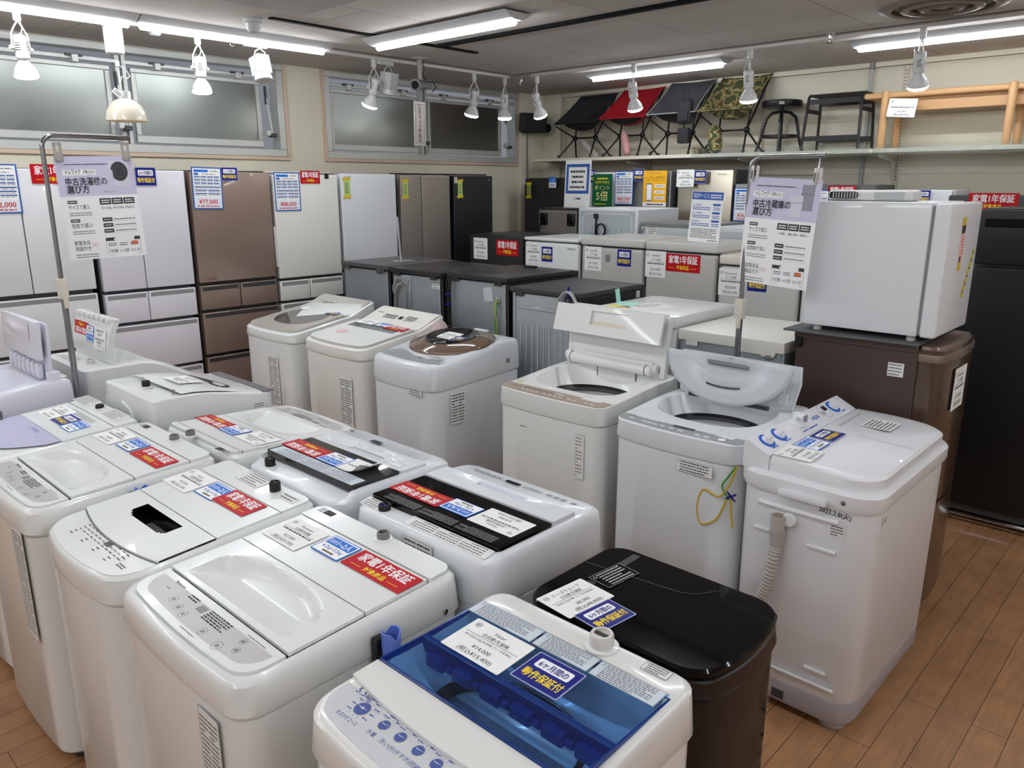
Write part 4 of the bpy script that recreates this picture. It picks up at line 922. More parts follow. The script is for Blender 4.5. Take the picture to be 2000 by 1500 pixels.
b = B(); b.tube([(-.28, -.315, .045), (.28, -.315, .045)], .012, CHROME, 8); b.build('kick_rail', t)
t = thing('red_card_block', 'red warranty card on a grey appliance top at the right edge', 'appliance', (5.6, 1.08, 0), -PI/2)
b = B(); b.box((-.3, -.25, 0), (.3, .3, 1.69), DGREY, .01, 2); b.build('cabinet', t); red_card(t, mfront(-.06, -.252, 1.655), .26, .1)

# delivery sign on the grey refrigerator
t = thing('delivery_sign', 'white and blue delivery service sign standing on the grey-beige refrigerator', 'sign', (4.62, 2.62, 1.3855), -PI/2)
b = B(); b.T = Matrix.Rotation(PI/2-.06, 4, 'X') @ Matrix.Rotation(-.03, 4, 'Z')
b.box((-.115, 0, -.001), (.115, .325, .001), PAPER); b.rect(-.112, .272, .112, .322, BLUEI, .0014)
b.text('配送サービス', -.1, .285, .024, WINK, 'l', z=.0018, maxw=.11); b.lines(.02, .28, .1, .31, 2, WINK, .0018, dash=.008)
for k in range(3):
    z = .235-.052*k; b.text(('10~50kg内', '50~100kg内', '100kg以上')[k], -.1, z, .011, BLUEI, 'l', z=.0014, maxw=.08, bold=True); b.rect(.045, z, .1, z+.014, BLUEI, .0014); b.lines(-.1, z-.03, .03, z-.006, 2, BLUEI, .0014, seed=k); b.lines(.05, z-.03, .1, z-.006, 2, BLUEI, .0014, seed=k+9)
b.lines(-.1, .025, .09, .09, 6, INKG, .0014, seed=3); b.lines(.03, .008, .1, .018, 1, INK, .0014); b.build('panel', t)
b = B(); b.box((-.1, 0, 0), (.1, .08, .003), mat('stand_acrylic', (224, 228, 230), .1, trans=.4)); b.build('stand', t)

# ---------------------------------------------------------------- row behind it, backs turned to the washers
GD = 'appliances behind the middle row, backs turned'
t = thing('refrigerator', 'dark refrigerator with a perforated metal back and black sockets', 'refrigerator', (5.36, 4.28, 0), PI/2, GD)
b = B(); b.box((-.225, -.24, .02), (.225, .24, 1.565), KB, .008, 1); b.build('cabinet', t)
b = B(); pm = mat('perforated_steel', (150, 144, 138), .4, metal=.5); b.box((-.205, .24, .1), (.205, .243, 1.545), pm)
for r_ in range(16):
    for c in range(26):
        x = -.19+c*.0152+(r_ % 2)*.0076; z = 1.52-r_*.013
        if (abs(x-.15) < .04 or abs(x+.15) < .04) and z > 1.42: continue
        b.T = Matrix.Translation((x, .2434, z)) @ Matrix.Rotation(-PI/2, 4, 'X'); b.disc(0, 0, .0034, BLACK, 0, 6)
b.T = Matrix(); b.build('perforated_back', t)
for s in (-1, 1):
    b = B(); b.box((-.04, 0, -.05), (.04, .006, .05), BLACK, .012, 2); b.box((-.02, -.0, -.03), (.02, .012, .03), GLOSSB, .004, 1); b.build('socket_recess', t, loc=(s*.15, .243, 1.47))
b = cord([(.0, .01, 0), (.02, .03, -.03), (.03, .02, -.3), (.0, .02, -.6)], .006, BLACK); b.build('power_cord', t, loc=(.15, .245, 1.45))
t2 = thing('notice_stand', 'white standing notice with a blue border on the dark appliance', 'sign', (5.24, 4.18, 1.5652), -PI/2)
b = B(); b.T = Matrix.Rotation(PI/2-.05, 4, 'X'); b.box((-.135, 0, -.002), (.135, .385, .002), PAPER, .0008, 1); b.rect(-.122, .115, .122, .355, BLUEI, .0026); b.rect(-.097, .14, .097, .33, PAPER, .003)
for k, hw in enumerate((.075, .06, .062, .078)): b.lines(-hw, .283-k*.042, hw, .305-k*.042, 1, INK, .0034, seed=k, fill=.8, dash=.016)
b.disc(-.022, .075, .012, INK, .0026, 14, ring=.003); b.lines(-.006, .064, .04, .086, 1, INK, .0026, dash=.012, fill=.7); b.build('panel', t2); b = B(); b.box((-.12, 0, 0), (.12, .1, .004), PAPER); b.build('stand', t2)
WBK = mat('white_back_fridge', (214, 217, 219), .35)
t = thing('refrigerator', 'white refrigerator turned backwards with a coiled black cord', 'refrigerator', (5.4, 3.755, 0), PI/2, GD)
b = B(); b.box((-.29, -.3, .02), (.29, .3, 1.57), WBK, .008, 1); b.build('cabinet', t)
b = B(); b.box((-.27, .29, .1), (.27, .302, 1.55), mat('recessed_back', (176, 184, 188), .4, metal=.3), .003, 1); b.tube([(-.24, .303, 1.36), (-.24, .303, 1.5), (-.2, .303, 1.53), (.2, .303, 1.53), (.24, .303, 1.5), (.24, .303, 1.36)], .005, WBK, 6)
for x in (-.12, 0, .12): b.tube([(x-.025, .303, 1.2), (x-.025, .303, 1.42), (x, .303, 1.445), (x+.025, .303, 1.42), (x+.025, .303, 1.2)], .004, mat('recessed_back', (176, 184, 188), .4), 6)
b.build('back_panel', t)
b = B(); b.lathe([(.018, -.02), (.02, .01), (.012, .02)], BLACK, 12, (.1, .315, 1.51)); b.tube([(.1, .31, 1.5), (.1, .32, 1.3)], .007, BLACK, 6)
for k in range(3): b.tube([(.045+.045*math.cos(a), .315+.006*k, 1.4+.05*math.sin(a)) for a in [2*PI*i/16 for i in range(16)]], .005, BLACK, 6, closed=True)
b.build('power_cord', t)
t = thing('refrigerator', 'grey-topped appliance turned backwards with a yellow warning label', 'refrigerator', (5.38, 3.14, 0), PI/2, GD)
b = B(); b.box((-.29, -.28, .02), (.29, .28, 1.465), mat('pale_back', (190, 196, 198), .4), .008, 1); b.box((-.295, -.285, 1.44), (.295, .285, 1.475), mat('grey_top', (118, 118, 118), .4), .006, 1); b.build('cabinet', t)
spec_label(t, mback(.19, .2815, 1.41), .1, .08, 5, ink=INK)
b = B(); b.tube([(.26, .285, 1.43), (.27, .3, 1.39), (.25, .3, 1.36), (.27, .3, 1.33)], .004, DGREY, 6); b.build('power_cord', t)
t = thing('refrigerator', 'white-topped appliance between delivery sign and right pole sign', 'refrigerator', (5.38, 2.52, 0), PI/2, GD)
b = B(); b.box((-.29, -.28, .02), (.29, .28, 1.45), mat('pale_back', (190, 196, 198), .4), .008, 1); b.box((-.295, -.285, 1.425), (.295, .285, 1.462), WBK, .006, 1); b.build('cabinet', t)

# ---------------------------------------------------------------- last row against the right wall (facing -x)
GE = 'refrigerators under the wall shelf'
def wallrow(y0, y1, h, label, body, door, split=.75, d=.42):
    w_ = y1-y0; return fridge('refrigerator', label, 'refrigerator', (5.9+d/2, (y0+y1)/2, 0), -PI/2, w_, d, h, [(-w_/2, w_/2, split, h-.004, 'd'), (-w_/2, w_/2, .06, split-.01, 'd')], body, door, GE)
y = (4.83, 5.375); t = wallrow(*y, 1.82, 'black refrigerator in the corner with yellow slip and blue card', MATB, dcol((36, 35, 35), .4, 0, 0, 'charcoal_door'))
b = card_base(.09, .1, WINK); b.rect(-.045, .0, .045, .05, BLUE, Z1); b.text('1~2人', 0, .012, .022, WINK, z=Z2, maxw=.07); b.lines(-.035, -.045, .035, -.01, 2, BLUEI, Z1); b.build('size_card', t, mtx=mfront(lx(4.97, *y), -.251, 1.775))
sold_slip(t, mfront(lx(5.275, *y), -.251, 1.7), (150, 170, 60), .13); spec_label(t, mfront(lx(5.34, *y), -.251, 1.785), .035, .045, 3, mark=False)
y = (4.26, 4.815); t = wallrow(*y, 1.865, 'white refrigerator with a green point-campaign poster', WBK, dcol((218, 219, 221), .3))
b = card_base(.225, .285, mat('poster_green', (14, 92, 58), .4), .001)
b.lines(-.06, .09, .06, .115, 1, YEL, Z1, dash=.02); b.text('お買物で貯まる', 0, .06, .02, YEL, z=Z1, maxw=.16); b.text('ポイント', 0, .005, .034, mat('pale_gold_ink', (236, 226, 150), .5), z=Z1, bold=True, maxw=.17); b.text('5倍', 0, -.085, .07, mat('pale_gold_ink', (236, 226, 150), .5), z=Z1, bold=True, maxw=.17); b.lines(-.09, -.13, .05, -.115, 1, YEL, Z1); b.build('poster', t, mtx=mfront(lx(4.377, *y), -.2515, 1.705))
navy_card(t, mfront(lx(4.52, *y), -.251, 1.83), .1, .12)
y = (3.68, 4.243); t = wallrow(*y, 1.87, 'silver refrigerator with price card 60,500 yen and yellow app poster', DGREY, dcol((158, 158, 158), .3, .6, 0, 'silver_door'))
fridge_card(t, mfront(lx(4.137, *y), -.251, 1.725), '¥60,500', .195, .29); navy_card(t, mfront(lx(3.985, *y), -.251, 1.835), .1, .1)
b = card_base(.235, .3, mat('poster_yellow', (240, 178, 34), .4), .001); b.rect(-.1175, -.15, .1175, -.115, PAPER, Z1); b.lines(-.08, -.145, .09, -.12, 1, INKG, Z1); b.lines(-.06, .125, .06, .135, 1, INKG, Z1)
b.text('トレファクアプリ', 0, .065, .036, mat('brown_ink2', (96, 52, 10), .5), z=Z1, bold=True, maxw=.19); b.prism(rr(.062, .15, .008, 2, 1, -.055, -.03), Z1, Z2, INKG); b.rect(-.08, -.095, -.03, .035, PAPER, Z3)
for k in range(3): b.rect(.0, .01-.05*k, .1, .035-.05*k, PAPER, Z1); b.lines(.01, .015-.05*k, .09, .03-.05*k, 1, INKG, Z2)
b.build('poster', t, mtx=mfront(lx(3.815, *y), -.2515, 1.72))
y = (3.105, 3.615); t = wallrow(*y, 1.875, 'champagne steel refrigerator with white tag and navy card', DGREY, mat('champagne_steel', (196, 188, 172), .28, metal=.85))
price_tag(t, mfront(lx(3.52, *y), -.251, 1.805), 'Panasonic', '¥29,000', '(税込¥31,900)', '2ドア冷蔵庫', w_=.165, h=.14); navy_card(t, mfront(lx(3.38, *y), -.251, 1.815), .11, .1); b = B(); b.text('Panasonic', 0, 0, .016, INK, z=.0008, bold=True, maxw=.08); b.build('maker_badge', t, mtx=mfront(.18, -.2505, 1.83))
y = (2.56, 3.085); t = wallrow(*y, 1.765, 'grey refrigerator with a price card, left of the right pole sign', DGREY, dcol((150, 152, 153), .3, .4, 0, 'pewter_door'))
fridge_card(t, mfront(lx(2.965, *y), -.251, 1.6), '¥36,300', .2, .26)
y = (2.0, 2.545); t = wallrow(*y, 1.755, 'dark grey refrigerator with price card 39,600 yen right of the pole sign', mat('graphite', (84, 84, 84), .4), dcol((90, 92, 92), .35, .2, 0, 'graphite_door'))
fridge_card(t, mfront(lx(2.405, *y), -.251, 1.585), '¥39,600', .2, .26); red_card(t, mfront(lx(2.22, *y), -.251, 1.7), .2, .09)
y = (1.5, 1.97); t = wallrow(*y, 1.72, 'white refrigerator with navy card behind the mini refrigerator', WBK, dcol((212, 213, 216), .3))
navy_card(t, mfront(lx(1.672, *y), -.251, 1.675), .1, .085)
# ================================================================ WASHING MACHINES
GW1, GW2, GW3 = 'washing machines in the front row', 'washing machines back to back behind the front row', 'washing machines in the far row'
def circ(r, z, n, cx=0, cy=0): return [(cx+r*math.cos(2*PI*i/n), cy+r*math.sin(2*PI*i/n), z) for i in range(n)]
def washer(label, cx, cy, rz, w_, d, tz, seam, m, r=.05, bow=0., group=None, cover=None, opening=None, inset=.02, rb=.03, feet=True, foot=.03, skirt=None, drum=None, pit=False):
    t = thing('washing_machine', label, 'washing machine', (cx, cy, 0), rz, group)
    K = dict(k=5, me=12, bow=bow)
    b = B(); s = seam if callable(seam) else (lambda x, y: seam)
    L0 = rr(w_-.012, d-.012, r, rb=rb, **K)
    b.loft([at(rr(w_-.03, d-.03, r, rb=rb, **K), foot), at(L0, foot+.012), at(L0, lambda x, y: s(x, y)-.004), at(rr(w_-.02, d-.02, r, rb=rb, **K), s)], m, True, True)
    if skirt: b.loft([at(rr(w_-.02, d-.02, r, rb=rb, **K), foot+.0), at(rr(w_-.02, d-.02, r, rb=rb, **K), foot+.05)], skirt, False, False)
    b.build('body', t)
    b = B(); c = cover or m
    rows = [at(rr(w_-.008, d-.008, r, rb=rb, **K), s), at(rr(w_, d, r, rb=rb, **K), lambda x, y: s(x, y)+.008)]
    q = lambda ins, dz: at(rr(w_-2*ins, d-2*ins, max(r-ins*.3, .008), rb=max(rb-ins*.3, .006), **K), lambda x, y: tz(x, y)-dz)
    rows += [q(.004, inset*1.6), q(inset*.35, inset*.55), q(inset*.7, inset*.18), q(inset*1.15, 0)]
    mats = [c]*(len(rows)-1)
    if opening:
        ow, od, ocy, p, dep = opening[:5]; sc = opening[5] if len(opening) > 5 else .86; oy2 = ocy+(opening[6] if len(opening) > 6 else 0); base = rr(w_-2.3*inset, d-2.3*inset, max(r-inset*.3, .008), rb=max(rb-inset*.3, .006), **K)
        zz = tz(0, ocy)-dep
        rows += [at(ell(base, ow+.012, od+.012, 0, ocy, p), tz), at(ell(base, ow, od, 0, ocy, p), lambda x, y: tz(x, y)-.012), at(ell(base, ow*.93, od*.93, 0, ocy, max(2, p*.8)), lambda x, y: lerp(tz(x, y), zz, .65)), at(ell(base, ow*sc, od*sc, 0, oy2, 2), zz)]
        mats += [c]*4
        b.loft(rows, mats, False, False); b.build('top_cover', t)
        b = B(); rad = min(ow, od)*.42; N_ = 36
        b.loft([at(ell(base, ow*(sc+.02), od*(sc+.02), 0, oy2, 2), zz+.002), at(ell(base, ow*(sc-.08), od*(sc-.08), 0, oy2, 2), zz-.014)], BLACK, False, False)
        b.build('tub_ring', t)
        b = B(); s8 = sc-.06; e1 = ell(base, ow*(sc-.08), od*(sc-.08), 0, oy2, 2); dm = drum or mat('drum_steel', (92, 92, 98), .3, metal=.8)
        b.loft([at(e1, zz-.01), at(ell(base, ow*s8, od*s8, 0, oy2, 2), zz-.06), at(ell(base, ow*s8, od*s8, 0, oy2, 2), zz-.3)], dm, False, False); b.loft([at(ell(base, ow*s8, od*s8, 0, oy2, 2), zz-.3), at(ell(base, ow*.1, od*.1, 0, oy2, 2), zz-.28)], mat('pulsator_grey', (70, 72, 80), .35), False, True)
        b.build('drum', t)
    else:
        if pit: rows += [q(inset*1.5, .004), q(inset*1.55, .06)]; mats += [c, c]
        b.loft(rows, mats, False, True); b.build('top_cover', t)
    if feet:
        for sx in (-1, 1):
            for sy in (-1, 1):
                b = B(); b.lathe([(.022, 0), (.026, .008), (.02, foot+.012)], DGREY, 12, (sx*(w_/2-.06), sy*(d/2-.06), 0)); b.build('foot', t)
    t['w'] = w_; return t
def top_slope(zf, zb, d): return lambda x, y: zf+(zb-zf)*(y+d/2)/d
def onTop(tz, x, y, h=.0012, rz=0.):
    e = .02; sl = math.atan2(tz(x, y+e)-tz(x, y-e), 2*e); ro = -math.atan2(tz(x+e, y)-tz(x-e, y), 2*e); return mtop(x, y, tz(x, y)+h, sl, rz, ro)
def inlet(t, tz, x, y, m=None, blue=False, r=.0165, h=.02, base=True):
    m = m or MATB; b = B()
    if base: b.lathe([(r*1.5, -.002), (r*1.45, .003), (r*1.2, .004)], WHITE, 20)
    b.lathe([(r*.86, 0), (r, .004), (r, h-.004), (r*.9, h), (r*.7, h), (r*.68, h-.006), (.001, h-.006)], m, 20)
    b.box((-r*.6, -r*.12, h-.006), (r*.6, r*.12, h-.001), NAVY if blue else DGREY)
    return b.build('water_inlet', t, mtx=mtop(x, y, tz(x, y)))
def plate(t, name, poly, tz, h0, h1, m, holes=None):
    b = B(); b.prism(poly, lambda x, y: tz(x, y)+h0, lambda x, y: tz(x, y)+h1, m); return b.build(name, t)
def P4(x0, y0, x1, y1): return [(x0, y0), (x1, y0), (x1, y1), (x0, y1)]
FACE_L, FACE_R = -PI/2, PI/2

def pana(label, cx, cy, rz, w_, d, group, brand_lines, hose=None, badge=True):
    """white machine with a folding lid, long scooped grip and grey-beige control strip along the front"""
    tz = top_slope(.848, .876, d); f0 = -d/2
    t = washer(label, cx, cy, rz, w_, d, tz, lambda x, y: .775+.008*(y/d), WHITE, r=.055, bow=.014, rb=.035, group=group, pit=True)
    xl = w_/2-.028; ya, yf, yb = f0+.125, f0+.308, f0+.482
    # control strip
    def strip(ins, m, h, nm):
        P = [q for q in rr(2*xl-2*ins, .2, .05, 6, 4, 0, f0+.028+.1+ins, bow=.012) if q[1] < ya-.006-ins]
        P = sorted([q for q in P if q[0] <= 0], key=lambda q: -q[1]) and P
        k = [i for i in range(len(P))]; Q = [(-xl+ins, ya-.006-ins)] + P + [(xl-ins, ya-.006-ins)]
        c_ = sorted(Q, key=lambda q: math.atan2(q[1]-(ya-.04), q[0])); return c_
    b = B(); b.prism(strip(0, 0, 0, 0), lambda x, y: tz(x, y)-.004, lambda x, y: tz(x, y)+.004, WHITE); T1 = lambda x, y: tz(x, y)+.0042
    b.prism(strip(.018, 0, 0, 0), lambda x, y: tz(x, y)+.003, T1, PANELG); yc = f0+.075
    T2 = lambda x, y: tz(x, y)+.0046
    b.text('Panasonic' if brand_lines else 'SHARP', -xl+.1, f0+.1, .009, INK, z=0, f=T2, maxw=.06, bold=True)
    for x, y, r_ in ((-.115, -.01, .011), (-.075, -.018, .011), (-.04, -.024, .011), (.055, -.026, .011), (.155, .012, .009), (.17, -.012, .009), (.125, -.03, .013)):
        b.disc(x, yc+y, r_, INKG, 0, 16, f=T2, ring=.0009); b.lines(x-.005, yc+y-.004, x+.005, yc+y+.004, 2, INK, 0, T2, dash=.004)
    b.rect(-.04, yc+.002, -.012, yc+.022, MGREY, 0, T2); b.lines(-.1, yc+.012, -.06, yc+.028, 2, INK, 0, T2, dash=.008)
    b.lines(0, yc-.006, .09, yc+.026, 5, INK, 0, T2, seed=4, dash=.01); b.lines(.14, yc+.028, .21, yc+.032, 1, INKG, 0, T2, dash=.006); b.lines(.0, yc-.05, .06, yc-.046, 1, INKG, 0, T2, dash=.006)
    b.lines(-.18, yc+.0, -.165, yc+.006, 1, INKG, 0, T2, dash=.01); b.build('control_panel', t)
    # front half of the lid with scooped grip
    X = span(-xl, xl, 36, -xl+.05, xl-.05); Y = span(ya, yf-.002, 30, ya+.014)
    def dep(x, y):
        s = abs(x)/(xl-.05)
        if s >= 1 or y < ya+.014: return 0
        yw = lerp(ya+.155, ya+.085, s**3)        # curved rear wall of the scoop
        if y > yw+.012: return 0
        fall = .03*min(1, (y-ya-.014)/.085)
        wall = 1-sst(yw-.004, yw+.012, y); side = 1-sst(.93, 1, s); return fall*wall*side
    b = B(); b.grid(X, Y, lambda x, y: tz(x, y)+.007-dep(x, y), WHITE, skirt=.008); b.build('lid_front', t)
    plate(t, 'lid_rear', P4(-xl, yf+.002, xl, yb), tz, -.002, .007, WHITE)
    P = [q for q in rr(2*xl+.01, 2*(d/2-yb-.004), .02, 4, 4, 0, d/2-.016-(d/2-yb-.02), rb=.03)]
    plate(t, 'rear_cover', rr(2*xl+.012, d/2-.014-yb-.004, .008, 4, 3, 0, (yb+.004+d/2-.014)/2, rb=.03), tz, -.002, .009, WHITE)
    if badge:
        b = B(); b.rect(-.02, -.011, .02, .011, MATB, 0); b.lines(-.045, -.012, -.024, .012, 3, INKG, 0, dash=.006); b.build('recycle_mark', t, mtx=onTop(tz, -xl+.06, yb+.052, .0095))
    inlet(t, lambda x, y: tz(x, y)+.009, .03, yb+.055, mat('grey_inlet', (120, 120, 120), .4) if badge else None)
    b = B(); b.lathe([(.007, 0), (.007, .002), (.003, .003)], CHROME, 10); b.build('side_screw', t, mtx=mside(w_/2+.0005, d/2-.06, .795))
    if hose is not None: drain_hose(t, w_/2+.03, hose, .802, 1)
    return t, tz, xl
BLUEH = mat('blue_hose_cuff', (98, 124, 208), .4); HOSEG = mat('hose_grey', (158, 155, 152), .5)
def drain_hose(t, x, y, ztop, sgn, m=None, cuff=True, path=None):
    m = m or HOSEG; b = B(); pr_ = []; z = ztop-.5
    n = 34
    prof = []
    for i in range(n*2+1):
        zz = ztop-.62+.56*i/(n*2); prof.append((.0195 if i % 2 else .017, zz))
    prof += [(.0205, ztop-.055), (.0205, ztop-.035), (.0225, ztop-.03), (.0225, ztop-.022), (.0195, ztop-.018), (.0195, ztop+.0)]
    b.lathe(prof, m, 20, (x, y, 0)); b.build('drain_hose', t)
    if cuff:
        b = B(); hz_ = [c_ for c_ in t.children if c_.name.startswith('drain_hose')][0]; nn = 24; lo = []; hi = []; hin = []; loin = []
        for k in range(nn):
            a = 2*PI*k/nn; notch = .015*max(0, math.cos(2*a))**2; c, s = math.cos(a), math.sin(a)
            lo.append((x+.0205*c, y+.0205*s, ztop-.012)); hi.append((x+.0212*c, y+.0212*s, ztop+.04-notch)); hin.append((x+.018*c, y+.018*s, ztop+.04-notch)); loin.append((x+.017*c, y+.017*s, ztop-.01))
        b.loft([lo, hi, hin, loin], BLUEH, False, True); b.build('hose_cuff', hz_)
    b = B(); b.box((x-.03, y-.032, ztop-.07), (x-.012, y+.0, ztop+.025), BLACK, .003, 1); b.build('hose_clip', t)

# --- front row, facing -x. From near to far.
def L1(cx, cy, wx, wy): return (cy-wy, wx-cx)       # world -> local for machines facing -x
# Panasonic-style, nearest but one
cx, cy, d = .8355, 1.4975, .571
t, tz, xl = pana('white front-row machine with a blue-cuffed grey hose, beside the blue-lidded machine', cx, cy, FACE_L, .58, d, GW1, True, hose=.045)
price_tag(t, onTop(tz, *L1(cx, cy, .958, 1.667), .009), 'Panasonic', '¥27,000', '(税込¥29,700)', w_=.152, h=.108)
size_card(t, onTop(tz, *L1(cx, cy, .981, 1.52), .0095)); red_card(t, onTop(tz, *L1(cx, cy, .985, 1.346), .009), .22, .075)
spec_label(t, mfront(.17, -d/2-.0068, .57), .085, .36, 30, mark=False, name='spec_label', cols=2)
# AQUA-style with bowed front and black window
cx, cy, d, w_ = .841, 2.068, .56, .525
tz0 = top_slope(.838, .876, d); tz = tz0
t = washer('white machine in the front row with a small black window in its lid', cx, cy, FACE_L, w_, d, tz, lambda x, y: .768-.012*max(0, -(y)/d), WHITE, r=.075, bow=.035, rb=.03, group=GW1, inset=.018, pit=True)
xl = w_/2-.02; f = -d/2
front = lambda x: f+.108-.03*(1-(x/xl)**2)                      # curved edge between panel and lid
b = B(); T2 = lambda x, y: tz(x, y)+.0009
Q = [q for q in rr(2*xl, .34, .06, 6, 12, 0, f+.015+.17, bow=.034) if q[1] < f+.1]; Q = sorted(Q+[(-xl, f+.112), (xl, f+.112)], key=lambda q: math.atan2(q[1]-f-.085, q[0])); b.prism(Q, lambda x, y: tz(x, y)-.006, lambda x, y: tz(x, y)+.0003, WHITE)
b.text('AQUA', -.16, f+.105, .01, INKG, f=T2, maxw=.04)
rn = random.Random(3)
for r_ in range(6):
    for c in range(11):
        x = -.13+c*.026; y = f+.085-r_*.012
        if (x-.03)**2 < .0004 and r_ in (1, 2): continue
        if r_ > 3 and c % 3: continue
        b.lines(x, y, x+.016, y+.006, 1, INK if rn.random() < .7 else INKG, 0, T2, seed=r_*11+c, dash=.005)
b.rect(.02, f+.058, .05, f+.078, BLACK, 0, T2); b.disc(.145, f+.062, .012, INKG, 0, 18, f=T2, ring=.0008); b.lines(.138, f+.06, .152, f+.065, 1, INK, 0, T2, dash=.006); b.lines(.16, f+.035, .2, f+.05, 2, INKG, 0, T2, dash=.006)
b.prism([(x, front(x)-.004) for x in [xl*(-1+i/8) for i in range(17)]] + [(xl*(1-i/8), front(xl*(1-i/8))-.001) for i in range(17)], T2, lambda x, y: tz(x, y)+.0012, GROOVE)
b.build('control_panel', t)
# lid with the recessed window
wx0, wx1, wy0, wy1 = -.118, .106, .733-cx, .793-cx
X = span(-xl, xl, 34, wx0, wx1); nY = 26
fold, rear = .82-cx, 1.006-cx
b = B()
def gy(x, v): return lerp(front(x), fold-.0015, v)
rows = []
inw = lambda x, y: wx0+.004 < x < wx1-.004 and wy0+.003 < y < wy1-.003
Y = span(f+.07, fold-.0015, 30, wy0, wy1)
def dp(x, y): return (.03 if wx0 <= x <= wx1 and wy0+.02*max(0, abs(x)-.07)/.05 <= y <= wy1 else 0)
def yy_(x, y): return max(y, front(x))
R = [[b.v((x, yy_(x, y), tz(x, yy_(x, y))+.006-dp(x, yy_(x, y)))) for x in X] for y in Y]
for j in range(len(Y)-1):
    for i in range(len(X)-1):
        xm, ym = (X[i]+X[i+1])/2, (Y[j]+Y[j+1])/2
        if yy_(xm, Y[j+1]) <= front(xm)+1e-6: continue
        b.face([R[j][i], R[j][i+1], R[j+1][i+1], R[j+1][i]], GLOSSB if dp(xm, ym) or dp(xm, Y[j]) != dp(xm, Y[j+1]) else WHITE)
b.build('lid_front', t)
b = B(); pts = [(x, front(x)) for x in [xl*(-1+i/10) for i in range(21)]]
b.loft([[(x, y, tz(x, y)+z) for x, y in pts] for z in (-.002, .006)], WHITE, False, False, closed=False); b.rect(-.06, wy0+.012, .075, wy1-.014, mat('window_glass_dark', (34, 35, 37), .1), -.026, tz0); b.build('lid_edge', t)
plate(t, 'lid_rear', P4(-xl, fold+.0015, xl, rear), tz, -.002, .006, WHITE); plate(t, 'rear_cover', rr(2*xl, d/2-.014-rear-.004, .006, 4, 3, 0, (rear+.004+d/2-.014)/2, rb=.022), tz, -.002, .006, WHITE)
inlet(t, tz, *L1(cx, cy, 1.075, 1.967), h=.034)
spec_label(t, onTop(tz, *L1(cx, cy, 1.075, 2.09), .0065), .13, .06, 5, mark=True); spec_label(t, onTop(tz, *L1(cx, cy, 1.07, 1.885), .0065), .08, .03, 2, frame=False, mark=False, name='print_label')
price_tag(t, onTop(tz, *L1(cx, cy, .945, 2.245), .0075), 'AQUA', '¥23,000', '(税込¥25,300)', w_=.152, h=.105); size_card(t, onTop(tz, *L1(cx, cy, .955, 2.105), .0075)); red_card(t, onTop(tz, *L1(cx, cy, .962, 1.972), .0078), .178, .08)
spec_label(t, mside(w_/2+.0006, .165, .825), .2, .045, 3, mark=False, cols=3, name='spec_label')
# second Panasonic-style
cx, cy, d = .82, 2.66, .575
t, tz, xl = pana('white machine in the front row with grey control strip, next to the lilac handled one', cx, cy, FACE_L, .575, d, GW1, True)
price_tag(t, onTop(tz, *L1(cx, cy, .95, 2.85), .009), 'Panasonic', '¥25,000', '(税込¥27,500)'); size_card(t, onTop(tz, *L1(cx, cy, .955, 2.7), .0095)); red_card(t, onTop(tz, *L1(cx, cy, .952, 2.523), .009), .215, .076)
spec_label(t, mfront(.175, -d/2-.0062, .6), .1, .36, 30, mark=False, name='spec_label', cols=2)
drain_hose(t, .575/2+.0235, .02, .812, 1)
# white and lilac with wave handle
cx, cy, d, w_ = .83, 3.235, .54, .53; tz = top_slope(.835, .872, d)
t = washer('white machine in the front row with a fan-shaped lilac lid panel', cx, cy, FACE_L, w_, d, tz, .78, WHITE, r=.06, bow=.02, rb=.02, group=GW1)
LIL = mat('lilac_panel', (186, 184, 212), .25, coat=.2); xl = w_/2-.02; yl = .818-cx
X = [(-xl+.005)+(2*xl-.01)*i/40 for i in range(41)]; b = B(); NV = 26; rows = []
def ed(x): return -d/2+.05+.17*(abs(x)/xl)**2.4
for j in range(NV+1):
    rows.append([(x, lerp(ed(x), yl, j/NV)) for x in X])
def hd(x, y):
    yc = -.045+.012*math.cos(x*9); s = 1-(x/.13)**2
    return .0046*max(0, s)**.5*math.exp(-((y-yc)/.018)**2) if s > 0 else 0
b.loft([[(x, y, tz(x, y)+.006-hd(x, y)) for x, y in R_] for R_ in rows], LIL, False, False, closed=False)
b.text('HITACHI', .02, yl-.028, .013, mat('violet_ink', (110, 100, 150), .5), z=.0068, f=tz, maxw=.1, bold=True); b.build('lid_front', t)
plate(t, 'lid_rear', P4(-xl, yl+.002, xl, .996-cx), tz, -.002, .0055, WHITE)
b = B(); b.rect(-xl, .996-cx, xl, 1.0-cx, GROOVE, .0012, tz)
for k in range(14):
    x = -.12+k*.018
    for r_ in range(3): b.rect(x, .145-.009*r_, x+.01, .149-.009*r_, GROOVE, .006, tz)
b.build('lid_vents', t)
plate(t, 'rear_cover', P4(-xl, 1.003-cx, xl, d/2-.016), tz, -.002, .0055, WHITE)
inlet(t, tz, *L1(cx, cy, 1.055, 3.29), h=.018)
for x in (-.2, .1): spec_label(t, onTop(tz, x, .225, .006), .16, .065, 6, frame=False, mark=False, name='print_label')
price_tag(t, onTop(tz, *L1(cx, cy, .92, 3.37), .0065), 'HITACHI', '¥16,000', '(税込¥17,600)'); navy_card(t, onTop(tz, *L1(cx, cy, .91, 3.235), .0068), .125, .08); size_card(t, onTop(tz, *L1(cx, cy, .905, 3.12), .0065), w_=.105)
